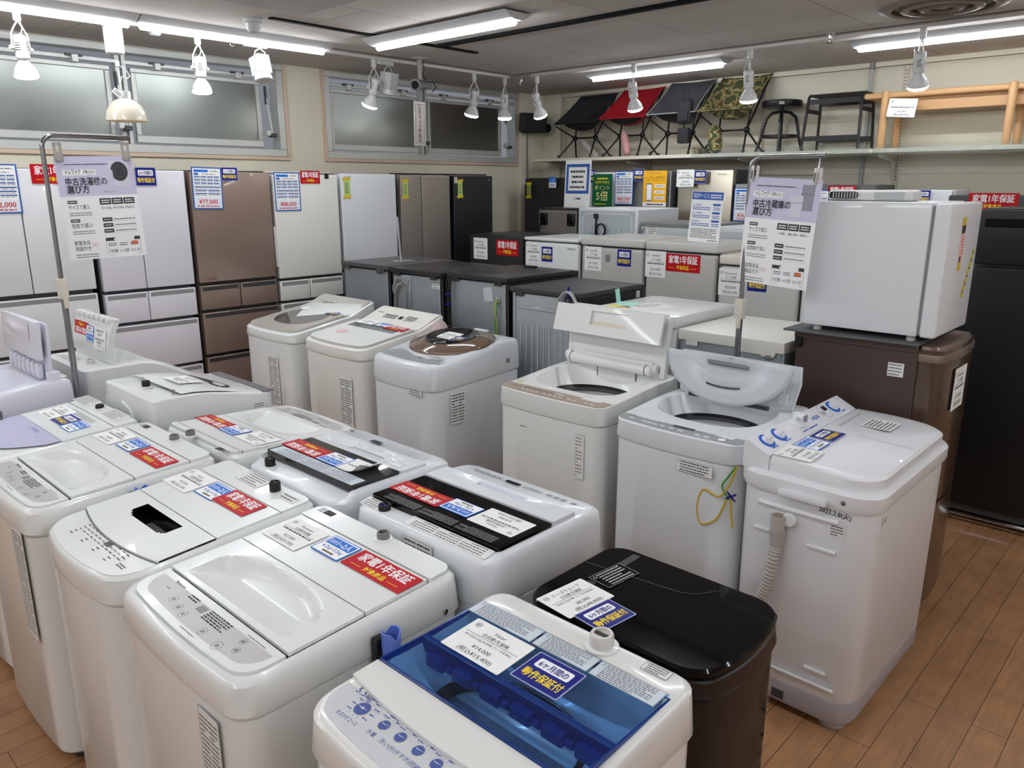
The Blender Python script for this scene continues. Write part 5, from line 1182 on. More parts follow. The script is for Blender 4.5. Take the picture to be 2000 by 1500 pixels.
# lilac-white machine with raised lid
cx, cy, d, w_ = .79, 3.84, .53, .545
tz = lambda x, y: .905+.045*sst(-.26, .2, y)
t = washer('lilac-white machine with its folding lid raised, at the far left', cx, cy, FACE_L, w_, d, tz, .8, LILAC, r=.05, rb=.015, group=GW1, opening=(.44, .36, -.05, 3.2, .13))
b = B()
for sx in (-1, 1): b.box((sx*.24-.018, .175, .92), (sx*.24+.018, .225, .985), LILAC, .006, 2)
b.tube([(-.24, .2, .965), (.24, .2, .965)], .012, LILAC, 10); b.build('hinge', t)
b = B(); b.T = Matrix.Translation((0, .185, .945)) @ Matrix.Rotation(PI/2-.05, 4, 'X')
b.box((-.25, 0, -.012), (.25, .245, .003), LILAC, .008, 2); b.T = b.T @ Matrix.Translation((0, .09, .004))
b.box((-.245, 0, .012), (.245, .165, .035), LILAC, .01, 2)
xs = span(-.21, .16, 24); ys = span(.07, .155, 14); b.grid(xs, ys, lambda x, y: .0365+.012*math.exp(-((x+.02)/.12)**2-((y-.11-.06*abs(x))/.02)**2), LILAC); b.build('lid', t)
b = B()
for k in range(7): b.box((-.21+k*.062, .155, .95), (-.17+k*.062, .178, 1.02), LILAC, .006, 1)
b.build('lid_ribs', t)
spec_label(t, mside(w_/2+.0006, -.02, .845), .014, .036, 1, mark=False, name='side_slot', paper=MGREY); spec_label(t, onTop(tz, .08, .235, .0015), .3, .045, 5, frame=False, mark=False, name='print_label')
b = B(); b.box((-.02, -.012, 0), (.02, .012, .02), LILAC, .006, 2); b.disc(-.008, 0, .004, INKG, .0202, 10); b.disc(.008, 0, .004, INKG, .0202, 10); b.build('lid_latch', t, loc=(.18, -.16, .865))

# --- the blue-lidded machine, nearest of all
cx, cy, d, w_ = .877, .846, .525, .52; f = -d/2
tz = lambda x, y: .846+.026*(y+d/2)/d
t = washer('white machine with a see-through blue lid, nearest of the front row', cx, cy, FACE_L, w_, d, tz, lambda x, y: .768-.01*max(0, -(y)/d), mat('ivory_white_plastic', (226, 225, 221), .2, coat=.3), r=.06, bow=.02, rb=.045, group=GW1, opening=(.46, .285, .044, 8, .075, .74, -.035), inset=.016, drum=mat('drum_dark', (34, 36, 42), .35, metal=.3))
IV = MATS['ivory_white_plastic']; gx, g0, g1 = .236, .782-cx, 1.058-cx; hy = .893-cx
BL1 = tinted('blue_clear_lid', (164, 204, 244), .01); BL2 = tinted('blue_clear_edge', (44, 90, 182), .38)
b = B(); b.grid(span(-gx, gx, 8), span(g0, hy-.008, 8), lambda x, y: tz(x, y)+.008+.004*(1-(x/gx)**2)*sst(hy, g0, y), BL1); b.build('lid_front', t)
b = B(); b.grid(span(-gx, gx, 4), span(hy+.008, g1, 4), lambda x, y: tz(x, y)+.008, BL1); b.build('lid_rear', t)
b = B(); b.box((-gx, hy-.008, -.022), (gx, hy+.002, .0085), BL2, .001, 1); b.box((-gx, hy+.003, -.02), (gx, hy+.008, .0085), BL2, .001, 1)
for k in range(6):
    x = -gx+.06+k*.075; b.box((x-.024, hy-.03, -.03), (x+.024, hy-.009, -.006), BL2, .004, 2); b.tube([(x+.03, hy-.02, -.018), (x+.044, hy-.02, -.018)], .008, BL2, 8)
for y0, y1 in ((g0, g0+.003), (g1-.003, g1)): b.box((-gx, y0, -.006), (gx, y1, .0085), BL2)
for s in (-1, 1): b.box((s*gx-.002, g0, -.006), (s*gx+.002, g1, .0085), BL2)
o = b.build('lid_hinge', t, loc=(0, 0, tz(0, hy)))
fc = lambda x: f+.108-.02*(1-(x/.24)**2)
b = B(); pts = [.243*(-1+i/10) for i in range(21)]
b.prism([(x, fc(x)) for x in pts]+[(x, g0-.001) for x in pts[::-1]], lambda x, y: tz(x, y)-.004, lambda x, y: tz(x, y)+.009, IV); b.build('lid_grip', t)
b = B(); T2 = lambda x, y: tz(x, y)+.0009; NV_ = mat('knob_blue', (66, 84, 150), .4); PG = mat('silver_grey_panel', (205, 207, 210), .25, coat=.3)
Q = [q for q in rr(.478, .3, .05, 6, 10, 0, f+.022+.15, bow=.018) if q[1] < fc(q[0])-.012]; Q = [(-.239, fc(-.239)-.012)]+[q for q in Q]+[(.239, fc(.239)-.012)]
Q = sorted(Q, key=lambda q: math.atan2(q[1]-(f+.085), q[0])); b.prism(Q + [], lambda x, y: tz(x, y)-.002, T2, PG)
T3 = lambda x, y: tz(x, y)+.0013; T4 = lambda x, y: tz(x, y)+.0017
b.text('5.5kg', -.185, f+.088, .017, NV_, f=T3, maxw=.05)
kn = [L1(cx, cy, .682, wy) for wy in (1.005, .942, .898, .852, .807)] + [(.12, f+.066), (.17, f+.066)]
for i, (x, y) in enumerate(kn):
    r_ = .0155 if i == 0 else .011
    b.disc(x, y, r_+.001, LGREY, 0, 22, f=T3); b.disc(x, y, r_, NV_, 0, 22, f=T4); T5 = lambda a, c: tz(a, c)+.0021
    b.poly([(x-r_, y+.003, T5(x, y)), (x-r_*.3, y+.0005, T5(x, y)), (x+r_, y+.003, T5(x, y)), (x-r_*.3, y+.0018, T5(x, y))], WINK)
    if i == 0: b.text('a', x, y-.001, .009, WINK, f=T5)
    n_ = 12 if i == 0 else 4
    for k in range(n_):
        a = (k*2*PI/12 if i == 0 else .9+k*.5); rx = r_+.006; b.disc(x+rx*math.cos(a), y+rx*math.sin(a), .0008, INK, 0, 6, f=T3)
        if i or (k % 12) not in (8, 9, 10): b.lines(x+(rx+.004)*math.cos(a)-.004, y+(rx+.006)*math.sin(a)-.002, x+(rx+.004)*math.cos(a)+.008, y+(rx+.006)*math.sin(a)+.003, 1, NV_, 0, T3, seed=k, dash=.006)
for i, s in enumerate(('おまかせコース', '水量', '洗い(分)', 'すすぎ(回)', '脱水(分)', '予約')): b.text(s, kn[i][0]-.002, kn[i][1]-(.036 if i == 0 else .03), .0085, NV_, f=T3, maxw=.055)
b.build('control_panel', t)
inlet(t, tz, *L1(cx, cy, 1.103, .794), m=mat('pale_inlet', (214, 210, 204), .4), r=.024, h=.03)
for x0, x1, sd in ((-.232, -.055, 1), (-.05, .085, 2), (.09, .232, 3)): spec_label(t, onTop(tz, (x0+x1)/2, g1-.025, .0095), x1-x0, .046, 8, seed=sd, paper=mat('label_ice', (205, 214, 222), .3))
spec_label(t, onTop(tz, *L1(cx, cy, 1.107, .67), .0012), .057, .026, 4, ink=INK)
price_tag(t, onTop(tz, *L1(cx, cy, .948, .957), .0105), 'Haier', '¥14,000', '(税込¥15,400)', model='JW-C55CK 5.5kg 2019年製 ブリーチ済 50Hz/', w_=.158, h=.108)
navy_card(t, onTop(tz, *L1(cx, cy, .956, .807), .0105), .113, .089)
b = B(); b.lathe([(.012, 0), (.012, .002), (.004, .003)], LGREY, 14); b.build('side_cap', t, mtx=mside(w_/2-.0055, -.02, .64))

# --- small black machine facing -y
cx, cy, w_, d = 1.322, .825, .35, .445; tz = lambda x, y: .868
DB = mat('dark_brown_black_steel', (30, 24, 21), .4)
t = washer('small black machine with a glossy black lid, behind the blue-lidded one', cx, cy, 0, w_, d, lambda x, y: .845, .8, DB, r=.05, bow=.03, rb=.05, group=GW2, cover=DB, inset=.008)
b = B(); K = dict(k=6, me=8, bow=.03)
b.loft([at(rr(w_-.012, d-.012, .05, **K), .848), at(rr(w_-.004, d-.004, .052, **K), .852), at(rr(w_-.004, d-.004, .052, **K), .862), at(rr(w_-.014, d-.014, .05, **K), .868)], GLOSSB)
b.tube([(.04, d/2-.012, .8688), (.07, -.03, .8688), (.085, -.06, .8688), (w_/2-.03, -.1, .8688)], .0012, DGREY, 5); b.rect(-w_/2+.02, .13, w_/2-.02, .15, BLACK, .8684)
b.build('lid', t)
price_tag(t, mtop(1.213-cx, .948-cy, .8695, 0, -.1), 'ケーズウェーブ', '¥8,000', '(税込¥8,800)', model='MWM45 3.8 2019年製 ブリーチ済 50Hz/60Hz', w_=.14, h=.105)
navy_card(t, mtop(1.2-cx, .857-cy, .8698, 0, -.12), .108, .082)
spec_label(t, mtop(1.353-cx, .945-cy, .8695, 0, -.1), .105, .064, 6, paper=GLOSSB, ink=LGREY)
b = B(); GOLD = mat('tan_logo', (176, 142, 112), .5)
b.disc(0, 0, .05, GOLD, .0004, 28, .042, ring=.006); b.disc(0, 0, .036, GOLD, .0004, 28, .029, ring=.004)
b.text('nIXWel', .05, -.02, .05, GOLD, 'l', z=.0004, maxw=.3); b.text('Auto Black', .085, -.07, .032, GOLD, 'l', z=.0004, bold=True, maxw=.26); b.rect(.04, -.034, .34, -.031, GOLD, .0004)
b.build('logo_print', t, mtx=mfront(.112, -d/2-.0135, .70) @ Matrix.Rotation(.33, 4, 'Y') @ Matrix.Rotation(-PI/2, 4, 'Z'))

# --- second row, facing +x (back to back with the first)
def L2(cx, cy, wx, wy): return (wy-cy, cx-wx)
def strip_machine(label, cx, cy, w_, d, z, bk, back_z, sheet, group, handle_y, panel_y, round_back=False, mm=None):
    """white machine with black-edged see-through lid band"""
    mm = mm or COOL
    tz = lambda x, y: lerp(z, back_z, sst(bk[0]+.005, bk[0]+.03, y))-.006*sst(-d/2+.1, -d/2, y)
    t = washer(label, cx, cy, FACE_R, w_, d, tz, z-.13, mm, r=.045, rb=.05, group=group, inset=.02)
    xl = w_/2-.022
    b = B(); b.prism(rr(2*xl, bk[0]-bk[1], .006, 3, 3, 0, (bk[0]+bk[1])/2), lambda x, y: z-.012, lambda x, y: z+.008, sheet); b.build('lid_window', t)
    return t, tz, xl
# black lid band (Hisense-style)
cx, cy, w_, d, z = 1.355, 1.4, .535, .46, .918; bk = (cx-1.187, cx-1.378)
t, tz, xl = strip_machine('white machine with a glossy black lid band, nearest in the second row', cx, cy, w_, d, z, bk, z-.008, GLOSSB, GW2, 0, 0)
X = span(-xl, xl, 40, -.09, .09); ye = bk[1]-.003; Y = span(ye-.085, ye, 22, ye-.05)
def hh(x, y):
    yc = ye-.05; e = max(0, 1-(x/.19)**2); dpt = .014*e*(1 if y < yc+.0 and y > yc-.03*e**.6 else 0)
    return z+.012-(.0108 if abs(x) <= .09 and abs(y-(yc-.012)) < .011 else 0) - .006*e*sst(yc-.045, yc-.01, y)*(1-sst(yc, yc+.004, y))
b = B(); b.grid(X, Y, hh, lambda x, y: LILAC if abs(x) < .09 and abs(y-(ye-.062)) < .011 else COOL, skirt=.012); b.build('lid_grip', t)
b = B(); yp = -d/2+.055; T2 = lambda x, y: tz(x, y)+.001
b.rect(.005, yp-.008, .06, yp+.008, GLOSSB, 0, T2)
for x in [-.19, -.155, -.13, -.105, .085, .11, .135, .16, .185]: b.lines(x-.009, yp-.007, x+.009, yp+.007, 2, INK, 0, T2, seed=int(x*999), dash=.006)
b.lines(-.075, yp-.006, -.01, yp+.008, 2, INKG, 0, T2, dash=.01); b.lines(.18, yp-.025, .23, yp-.021, 1, INKG, 0, T2, dash=.008); b.build('control_panel', t)
inlet(t, lambda x, y: z-.022, *L2(cx, cy, 1.165, 1.562), h=.03, blue=True)
for x0, x1 in ((-.235, .06), (.19, .25)): spec_label(t, onTop(tz, (x0+x1)/2, d/2-.04, .0016), x1-x0, .036, 4, frame=False, mark=False, name='print_label', ink=INKG, cols=3 if x1-x0 > .1 else 1)
spec_label(t, mback(-.02, d/2+.0008, z-.065), .115, .085, 6, cols=2, mark=False, name='rating_label', ink=INK)
spec_label(t, onTop(lambda x, y: z, .0, bk[0]-.022, .0085), w_-.06, .036, 8, frame=False, mark=False, paper=GLOSSB, ink=MGREY, name='print_label', cols=3)
red_card(t, onTop(lambda x, y: z, *L2(cx, cy, 1.278, 1.545), .0092), .2, .068); size_card(t, onTop(lambda x, y: z, *L2(cx, cy, 1.287, 1.392), .0092), '3~4人', '6.2kg~7.0kg', .11, .07); price_tag(t, onTop(lambda x, y: z, *L2(cx, cy, 1.293, 1.252), .0095), 'Hisense', '¥14,000', '(税込¥15,400)', w_=.155, h=.095)
spec_label(t, mside(-w_/2-.0006, -.12, .7, -1), .05, .06, 5, frame=False, mark=False, name='print_label', ink=INK)
b = B(); b.tube(smooth([(-w_/2-.001, .1, .62), (-w_/2-.001, .09, .72), (-w_/2-.001, .0, .745), (-w_/2-.001, -.12, .72)], 5), .003, COOL, 6); b.build('side_emboss', t)
# grey see-through band (Haier-style), peeling tag
cx, cy, w_, d, z = 1.358, 2.0, .525, .46, .9; bk = (cx-1.205, cx-1.376)
t, tz, xl = strip_machine('second-row machine with a dark clear lid band and a peeling price tag', cx, cy, w_, d, z, bk, z-.02, tinted('smoke_clear_lid', (70, 70, 72), .55), GW2, 0, 0)
b = B(); b.rect(-xl+.01, bk[1]+.01, xl-.01, bk[0]-.01, mat('under_lid_dark', (48, 48, 50), .5), 0, lambda x, y: z+.0012); b.build('lid_inner', t)
ye = bk[1]-.003; b = B(); X = span(-xl, xl, 40, -.085, .085); Y = span(ye-.1, ye, 24, ye-.062, ye-.03)
def h2(x, y):
    c = ye-.075-.018*(1-(x/.2)**2)*0; arc = ye-.088+.03*(x/.2)**2
    return z+.007-(.012*sst(arc, arc+.004, y)*(1-sst(ye-.06, ye-.01, y))*(1 if abs(x) < .2 else 0))-(.012 if abs(x) <= .085 and ye-.062 <= y <= ye-.03 else 0)
b.grid(X, Y, h2, lambda x, y: mat('frosted_grip', (176, 186, 192), .4) if abs(x) < .085 and ye-.062 < y < ye-.03 else COOL, skirt=.012); b.build('lid_grip', t)
b = B(); yp = -d/2+.075; T2 = lambda x, y: tz(x, y)+.001; b.rect(.03, yp-.012, .085, yp+.012, BLACK, 0, T2); rn = random.Random(5)
for c in range(15):
    for r_ in range(3): b.lines(-.2+c*.028, yp-.02+r_*.014, -.184+c*.028, yp-.014+r_*.014, 1, INKG, 0, T2, seed=c*3+r_, dash=.005) if not (0 < -.2+c*.028 < .09) else None
b.text('Haier', .03, yp+.03, .01, INKG, f=T2); b.lathe([(.008, 0), (.008, .001)], MGREY, 10, (.225, yp-.02, tz(.2, yp)+.0005)); b.build('control_panel', t)
inlet(t, lambda x, y: z-.022, *L2(cx, cy, 1.17, 2.16), h=.03)
spec_label(t, onTop(lambda x, y: z, 0, bk[0]-.028, .0085), w_-.07, .05, 8, frame=False, mark=True, cols=3, paper=mat('label_ice', (205, 214, 222), .3))
red_card(t, onTop(lambda x, y: z, *L2(cx, cy, 1.3, 2.15), .0092), .205, .072); size_card(t, onTop(lambda x, y: z, *L2(cx, cy, 1.303, 1.992), .0092), '2~3人', '6.0kg~7.0kg')
b = B(); xs = span(-.075, .075, 20); ys = span(-.045, .045, 8)          # tag curling up at two corners
def curl(x, y): return .03*sst(.01, .075, -x)*(1 if True else 0)+.012*sst(.02, .05, y)*sst(-.02, .05, -x)
b.grid(xs, ys, curl, PAPER); b.grid(xs, ys, lambda x, y: curl(x, y)-.0012, PAPER)
b.lines(-.02, .0, .06, .008, 1, INK, .0012, curl, dash=.012); b.text('¥18,000', -.01, -.032, .009, INK, f=lambda x, y: curl(x, y)+.0012); b.build('price_tag', t, mtx=onTop(lambda x, y: z, *L2(cx, cy, 1.31, 1.868), .0095))
for x in (-.2, .1): b = B(); b.lathe([(.006, 0), (.006, .002)], DGREY, 10); b.build('back_screw', t, mtx=mback(x, d/2+.0005, z-.09))
# Panasonic-style facing away
cx, cy, d = 1.397, 2.6, .535
t, tz, xl = pana('white machine facing away in the second row, with grey control strip on its far side', cx, cy, FACE_R, .54, d, GW2, True)
red_card(t, onTop(tz, *L2(cx, cy, 1.282, 2.755), .009), .21, .07); size_card(t, onTop(tz, *L2(cx, cy, 1.28, 2.6), .0095)); price_tag(t, onTop(tz, *L2(cx, cy, 1.29, 2.455), .009), 'Panasonic', '¥24,000', '(税込¥26,400)')
# white machine with long dark slot
cx, cy, d, w_ = 1.375, 3.17, .51, .5; tz = lambda x, y: .955-.055*sst(.12, -.26, y)
t = washer('white machine with a long dark opening in its curved lid, in the second row', cx, cy, FACE_R, w_, d, tz, .8, WHITE, r=.04, rb=.02, group=GW2, inset=.012)
b = B(); X = span(-.225, .225, 46); Y = span(-.19, .13, 40)
def slot(x, y): u = (y+.06)/.05; v_ = (x-.0)/.19; return u*u+v_*v_*v_*v_ < 1 and y < -.045+.05*(x/.19)
def dome(x, y): return tz(x, y)+.003+.012*max(0, 1-(x/.225)**4)*max(0, 1-((y+.03)/.16)**4)
b.grid(X, Y, dome, WHITE); SP = [(.165, -.032)]+[(.165-.3*k/8, -.036-.012*math.sin(PI*k/8)) for k in range(1, 9)]+[(-.162, -.042), (-.178, -.062), (-.178, -.084), (-.166, -.1), (-.145, -.104)]+[(-.12+.28*k/8, -.1+.066*(k/8)**1.3) for k in range(8)]
b.prism(SP, lambda x, y: dome(x, y)-.004, lambda x, y: dome(x, y)+.0012, mat('slot_brown', (52, 44, 40), .35)); b.build('lid', t)
b = B()
for s in (0,):
    pts = [(-.2+.4*i/20, .155-.075*(1-((i-10)/10)**2)*0-.06*math.sin(PI*i/20)) for i in range(21)]
    b.loft([[(x, y-e, tz(x, y)+.0045) for x, y in pts] for e in (0, .008)], DGREY, False, False, closed=False)
b.build('lid_gap', t)
inlet(t, tz, *L2(cx, cy, 1.2, 3.168), h=.026)
b = B(); b.box((-.24, -d/2+.002, .9), (.24, -d/2+.05, .906), mat('smoke_panel', (118, 118, 124), .2)); b.build('control_panel', t)
price_tag(t, onTop(dome, *L2(cx, cy, 1.335, 3.13), .004), 'Panasonic', '¥29,000', '(税込¥31,900)')
b = B()
for P in ([(-.2, .0, .86), (-.2, .0, .8), (-.08, .0, .78), (-.08, .0, .76)], [(.05, .0, .9), (-.02, .0, .88), (-.06, .0, .82), (-.12, .0, .8), (-.22, .0, .79)], [(.22, 0, .9), (.22, 0, .83), (.1, 0, .84)], [(-.22, 0, .84), (-.22, 0, .7)]): b.tube(P, .004, WHITE, 6)
for k in range(5): b.tube([(.06-k*.016, 0, .845), (.056-k*.016, 0, .83), (.064-k*.016, 0, .825)], .004, WHITE, 6)
b.box((-.21, -.004, .7), (-.15, .006, .76), WHITE, .004, 1); b.build('back_clips', t, loc=(0, d/2, 0))
spec_label(t, mside(-w_/2-.0005, -.18, .855, -1), .05, .02, 2, frame=False, mark=False, name='print_label', ink=INK)
# machine with raised lid, facing away
cx, cy, d, w_ = 1.4, 3.9, .56, .52
tz = lambda x, y: lerp(.83, .955, sst(-.3, .02, y))
t = washer('white machine with its lid raised showing upside-down cards, beside the left pole sign', cx, cy, FACE_R, w_, d, tz, .72, WHITE, r=.05, rb=.03, group=GW2, opening=(.42, .3, -.06, 2.6, .1), inset=.012)
b = B(); b.T = Matrix.Translation((0, .135, .95)) @ Matrix.Rotation(PI/2+.16, 4, 'X'); xs = span(-.225, .225, 12); ys = span(0, .2, 10)
cv = lambda x, y: -.02*math.sin(PI*y/.2); b.grid(xs, ys, lambda x, y: cv(x, y)-.012, WHITE, skirt=-.024); b.grid(xs, ys, lambda x, y: cv(x, y)+.012, mat('lid_grey_inner', (150, 152, 156), .4)); 
for k in range(7): b.box((-.2+k*.062, .19, -.03), (-.165+k*.062, .215, .012), WHITE, .004, 1)
b.box((-.228, .2, -.012), (.228, .216, .014), WHITE, .004, 1); b.build('lid', t)
ML = Matrix.Translation((0, .135, .95)) @ Matrix.Rotation(PI/2+.16, 4, 'X')
fl = Matrix.Rotation(PI, 4, 'Y')
red_card(t, ML @ Matrix.Translation((.12, .135, -.031)) @ fl @ Matrix.Rotation(PI, 4, 'Z'), .17, .062); size_card(t, ML @ Matrix.Translation((-.0, .12, -.0325)) @ fl @ Matrix.Rotation(PI, 4, 'Z'), w_=.09, h=.075); price_tag(t, ML @ Matrix.Translation((-.125, .11, -.0325)) @ fl @ Matrix.Rotation(PI, 4, 'Z'), 'HITACHI', '¥19,000', '(税込¥20,900)', w_=.14, h=.1)
inlet(t, tz, -.12, .2, m=mat('pale_inlet', (214, 210, 204), .4), h=.022); spec_label(t, onTop(tz, .12, .22, .0016), .2, .06, 5, frame=False, mark=False, name='print_label')
b = B()
for k in range(5): b.box((-.2, .0, .7-k*.02), (-.1, .004, .71-k*.02), GROOVE)
b.build('back_vents', t, loc=(0, d/2-.004, 0))
# --- third row, facing -x (far row)
def slant(zf, zm, zb, d, a=.62, c=.93): return lambda x, y: lerp(zf, zm, (y+d/2)/(a*d)) if y < -d/2+a*d else lerp(zm, zb, sst(0, 1.25, (y+d/2-a*d)/((c-a)*d)))
SILV = mat('silver_lid_frame', (190, 187, 180), .3)
def slant_machine(label, cx, cy, w_, d, tz, m, lidm, glass, panel_m, oval):
    t = washer(label, cx, cy, FACE_L, w_, d, tz, .838, m, r=.05, bow=.025, rb=.03, group=GW3, inset=.012)
    xl = w_/2-.018; P = [q for q in rr(2*xl, d-.05, .05, 6, 10, 0, 0, bow=.024, rb=.02)]
    yk = -d/2+.62*d
    front_ = [q for q in P if q[1] <= yk]; pl = sorted(front_+[(-xl, yk), (xl, yk)], key=lambda q: math.atan2(q[1]+.05, q[0]))
    b = B(); b.prism(pl, lambda x, y: tz(x, y)-.003, lambda x, y: tz(x, y)+.014, SILV, top=lidm); T2 = lambda x, y: tz(x, y)+.0148
    if oval:
        b.prism([(.0+.205*math.copysign(abs(math.cos(a))**.8, math.cos(a)), -.06+.15*math.sin(a)) for a in [2*PI*i/40 for i in range(40)]], lambda x, y: tz(x, y)+.0142, T2, glass)
    else:
        b.prism(rr(2*xl-.05, .15, .03, 5, 5, 0, -d/2+.14, bow=.01), lambda x, y: tz(x, y)+.0142, lambda x, y: tz(x, y)+.0146, WHITE)
        b.prism(rr(2*xl-.11, .07, .008, 4, 4, 0, yk-.075), lambda x, y: tz(x, y)+.0142, T2, glass)
    b.build('lid', t)
    b = B(); ys = [yk+.002+(d/2-.02-yk)*i/10 for i in range(11)]
    b.loft([[(x, y, tz(x, y)+.004) for x in (-xl, -xl*.5, 0, xl*.5, xl)] for y in ys], panel_m, False, False, closed=False); T3 = lambda x, y: tz(x, y)+.006
    yp = yk+.11; b.rect(-.0, yp-.012, .035, yp+.014, BLACK, 0, T3)
    if not oval: b.text('Panasonic', -.2, yp+.02, .012, INK, f=T3, maxw=.06, bold=True)
    b.lines(-.14, yp-.02, -.02, yp+.02, 3, INK if not oval else INKG, 0, T3, dash=.012); b.lines(.06, yp-.02, .15, yp+.028, 4, INK if not oval else INKG, 0, T3, dash=.01); b.disc(.19, yp, .014, INKG, 0, 14, f=T3, ring=.001)
    b.build('control_panel', t)
    return t, tz, xl
cx, cy, w_, d = 2.68, 4.28, .57, .62; tz = slant(.895, .955, 1.03, d)
t, tz, xl = slant_machine('white machine with a grey oval see-through lid, leftmost of the far row', cx, cy, w_, d, tz, WHITE, mat('grey_lid', (178, 173, 165), .25, coat=.2), mat('smoke_glass', (98, 96, 94), .08, coat=.5), mat('grey_control', (180, 176, 169), .3), True)
price_tag(t, onTop(tz, -.1, .075, .017), '', '¥45,000', '(税込¥49,500)', w_=.16, h=.08); size_card(t, onTop(tz, .06, .07, .017), '3~4人', w_=.1, h=.06); navy_card(t, onTop(tz, .165, .06, .017), .1, .055)
spec_label(t, mfront(.075, -d/2-.019, .585), .12, .33, 26, mark=False, name='spec_label', cols=2, frame=False, ink=INK)
cx, cy, w_, d = 2.67, 3.6, .57, .6; tz = slant(.9, .95, 1.02, d)
t, tz, xl = slant_machine('white machine with a grey-edged white lid and red card, second in the far row', cx, cy, w_, d, tz, WARM, WHITE, mat('lid_window_grey', (104, 106, 106), .12, coat=.4), WARM, False)
price_tag(t, onTop(tz, -.13, .055, .017), '', '¥39,000', '(税込¥42,900)', w_=.16, h=.08); size_card(t, onTop(tz, .03, .05, .017), '2~3人', w_=.1, h=.06); red_card(t, onTop(tz, .155, .035, .0172), .18, .06)
spec_label(t, mfront(.135, -d/2-.015, .56), .13, .36, 26, mark=False, name='spec_label', cols=2, frame=False, ink=INK)
b = B(); b.lathe([(.06, 0), (.07, .01), (.045, .03), (.02, .035)], mat('pink_tape', (222, 196, 196), .4), 16); b.build('hose_bracket', t, mtx=mside(w_/2-.004, .24, .93))
b = B(); b.disc(0, 0, .05, mat('pink_film', (226, 188, 190), .3), 0, 16, .035); b.build('sticker', t, mtx=onTop(tz, -.12, -.14, .0155))
# brown domed round lid
cx, cy, w_, d = 2.67, 2.985, .52, .61; tz = lambda x, y: .905+.06*sst(-.3, .2, y)
t = washer('white machine with a brown round glass lid, third in the far row', cx, cy, FACE_L, w_, d, tz, lambda x, y: .79+.03*(y/d), COOL, r=.06, bow=.03, rb=.03, group=GW3, inset=.022)
BRG = mat('brown_glass_ring', (112, 92, 78), .1, coat=.5); DKG = mat('dark_glass_dome', (34, 30, 30), .06, coat=.6)
b = B(); c0 = (0, .045); n = 48
def ring(r_, h, q=1.): return [(c0[0]+r_*1.13*math.cos(2*PI*i/n), c0[1]+r_*q*math.sin(2*PI*i/n), tz(c0[0], c0[1]+r_*q*math.sin(2*PI*i/n))+h) for i in range(n)]
b.loft([ring(.216, -.006), ring(.216, .006), ring(.208, .016), ring(.135, .03)], [BRG]*3, False, False); b.build('lid_ring', t)
b = B(); b.loft([ring(.136, .029), ring(.13, .034), ring(.1, .03), ring(.05, .024), ring(.005, .022)], DKG, False, True); b.box((-.05, .25, .975), (.05, .275, .985), COOL, .003, 1); b.build('lid_window', t)
b = B(); P = [(-.23, -.255), (-.17, -.272), (0, -.285), (.17, -.272), (.23, -.255), (.225, -.185), (.13, -.165), (.0, -.205), (-.13, -.165), (-.225, -.15)]
b.prism(P, lambda x, y: tz(x, y)-.002, lambda x, y: tz(x, y)+.002, GREYP); T3 = lambda x, y: tz(x, y)+.0026
b.rect(-.01, -.235, .06, -.215, BRG, 0, T3); b.disc(.155, -.235, .022, WHITE, 0, 18, f=T3); b.disc(.155, -.235, .023, INKG, 0.0003, 18, f=T3, ring=.0012); b.rect(.08, -.22, .12, -.205, WHITE, 0, T3); b.rect(.1, -.262, .135, -.25, WHITE, 0, T3); b.lines(-.2, -.245, -.03, -.205, 3, INKG, 0, T3, dash=.012); b.build('control_panel', t)
price_tag(t, onTop(tz, -.03, .045, .026), '', '¥22,000', '(税込¥24,200)', w_=.14, h=.1); navy_card(t, onTop(tz, .09, .02, .028), .11, .065)
spec_label(t, mfront(.13, -d/2-.022, .765), .1, .035, 3, mark=False, ink=INK); spec_label(t, mside(w_/2+.0006, -.16, .68), .1, .16, 10, mark=False, frame=False, ink=INK, name='rating_label', cols=2)
b = B(); b.box((-.014, -.012, 0), (.014, .012, .002), MGREY, .001, 1); b.build('badge', t, mtx=mside(w_/2-.001, .2, .86))
# open machine with bronze control strip
cx, cy, w_, d = 2.645, 2.02, .575, .575; tz = lambda x, y: .9+.03*sst(-.28, .2, y)
WT = mat('neutral_white_plastic', (228, 229, 226), .28, coat=.2)
t = washer('white machine with bronze control strip and folded lid raised, in the far row', cx, cy, FACE_L, w_, d, tz, .818, WT, r=.045, bow=.02, rb=.015, group=GW3, opening=(.47, .37, .03, 3.4, .075), inset=.008)
b = B(); Q = [q for q in rr(w_-.012, .3, .04, 5, 10, 0, -d/2+.156, bow=.018) if q[1] < -d/2+.075]; Q = sorted([(-w_/2+.006, -d/2+.078)]+Q+[(w_/2-.006, -d/2+.078)], key=lambda q: math.atan2(q[1]+d/2-.055, q[0]))
b.prism(Q, lambda x, y: tz(x, y)-.002, lambda x, y: tz(x, y)+.0015, BRONZE); T3 = lambda x, y: tz(x, y)+.002
b.text('TOSHIBA', -.22, -d/2+.042, .008, INK, f=T3, maxw=.05)
for x in (-.15, -.125, -.1, -.075, -.03, 0, .03, .055, .1, .13, .19, .22): b.rect(x-.008, -d/2+.018, x+.008, -d/2+.026, WINK, 0, T3)
b.lines(-.16, -d/2+.036, .05, -d/2+.056, 2, INKG, 0, T3, dash=.012); b.rect(.0, -d/2+.048, .05, -d/2+.056, WINK, 0, T3); b.build('control_panel', t)
b = B(); b.disc(-.235, -d/2+.1, .012, mat('green_dot', (176, 206, 70), .5), .0014, 14, f=tz); b.lines(.12, -d/2+.1, .16, -d/2+.105, 1, INKG, .0014, tz); b.build('energy_sticker', t)
b = B(); b.loft([[(x, .196+.0, .965+.0)] and [(x, .17+.025*math.cos(a), .962+.025*math.sin(a)) for a in [2*PI*k/12 for k in range(12)]] for x in (-.245, .215)], WT)
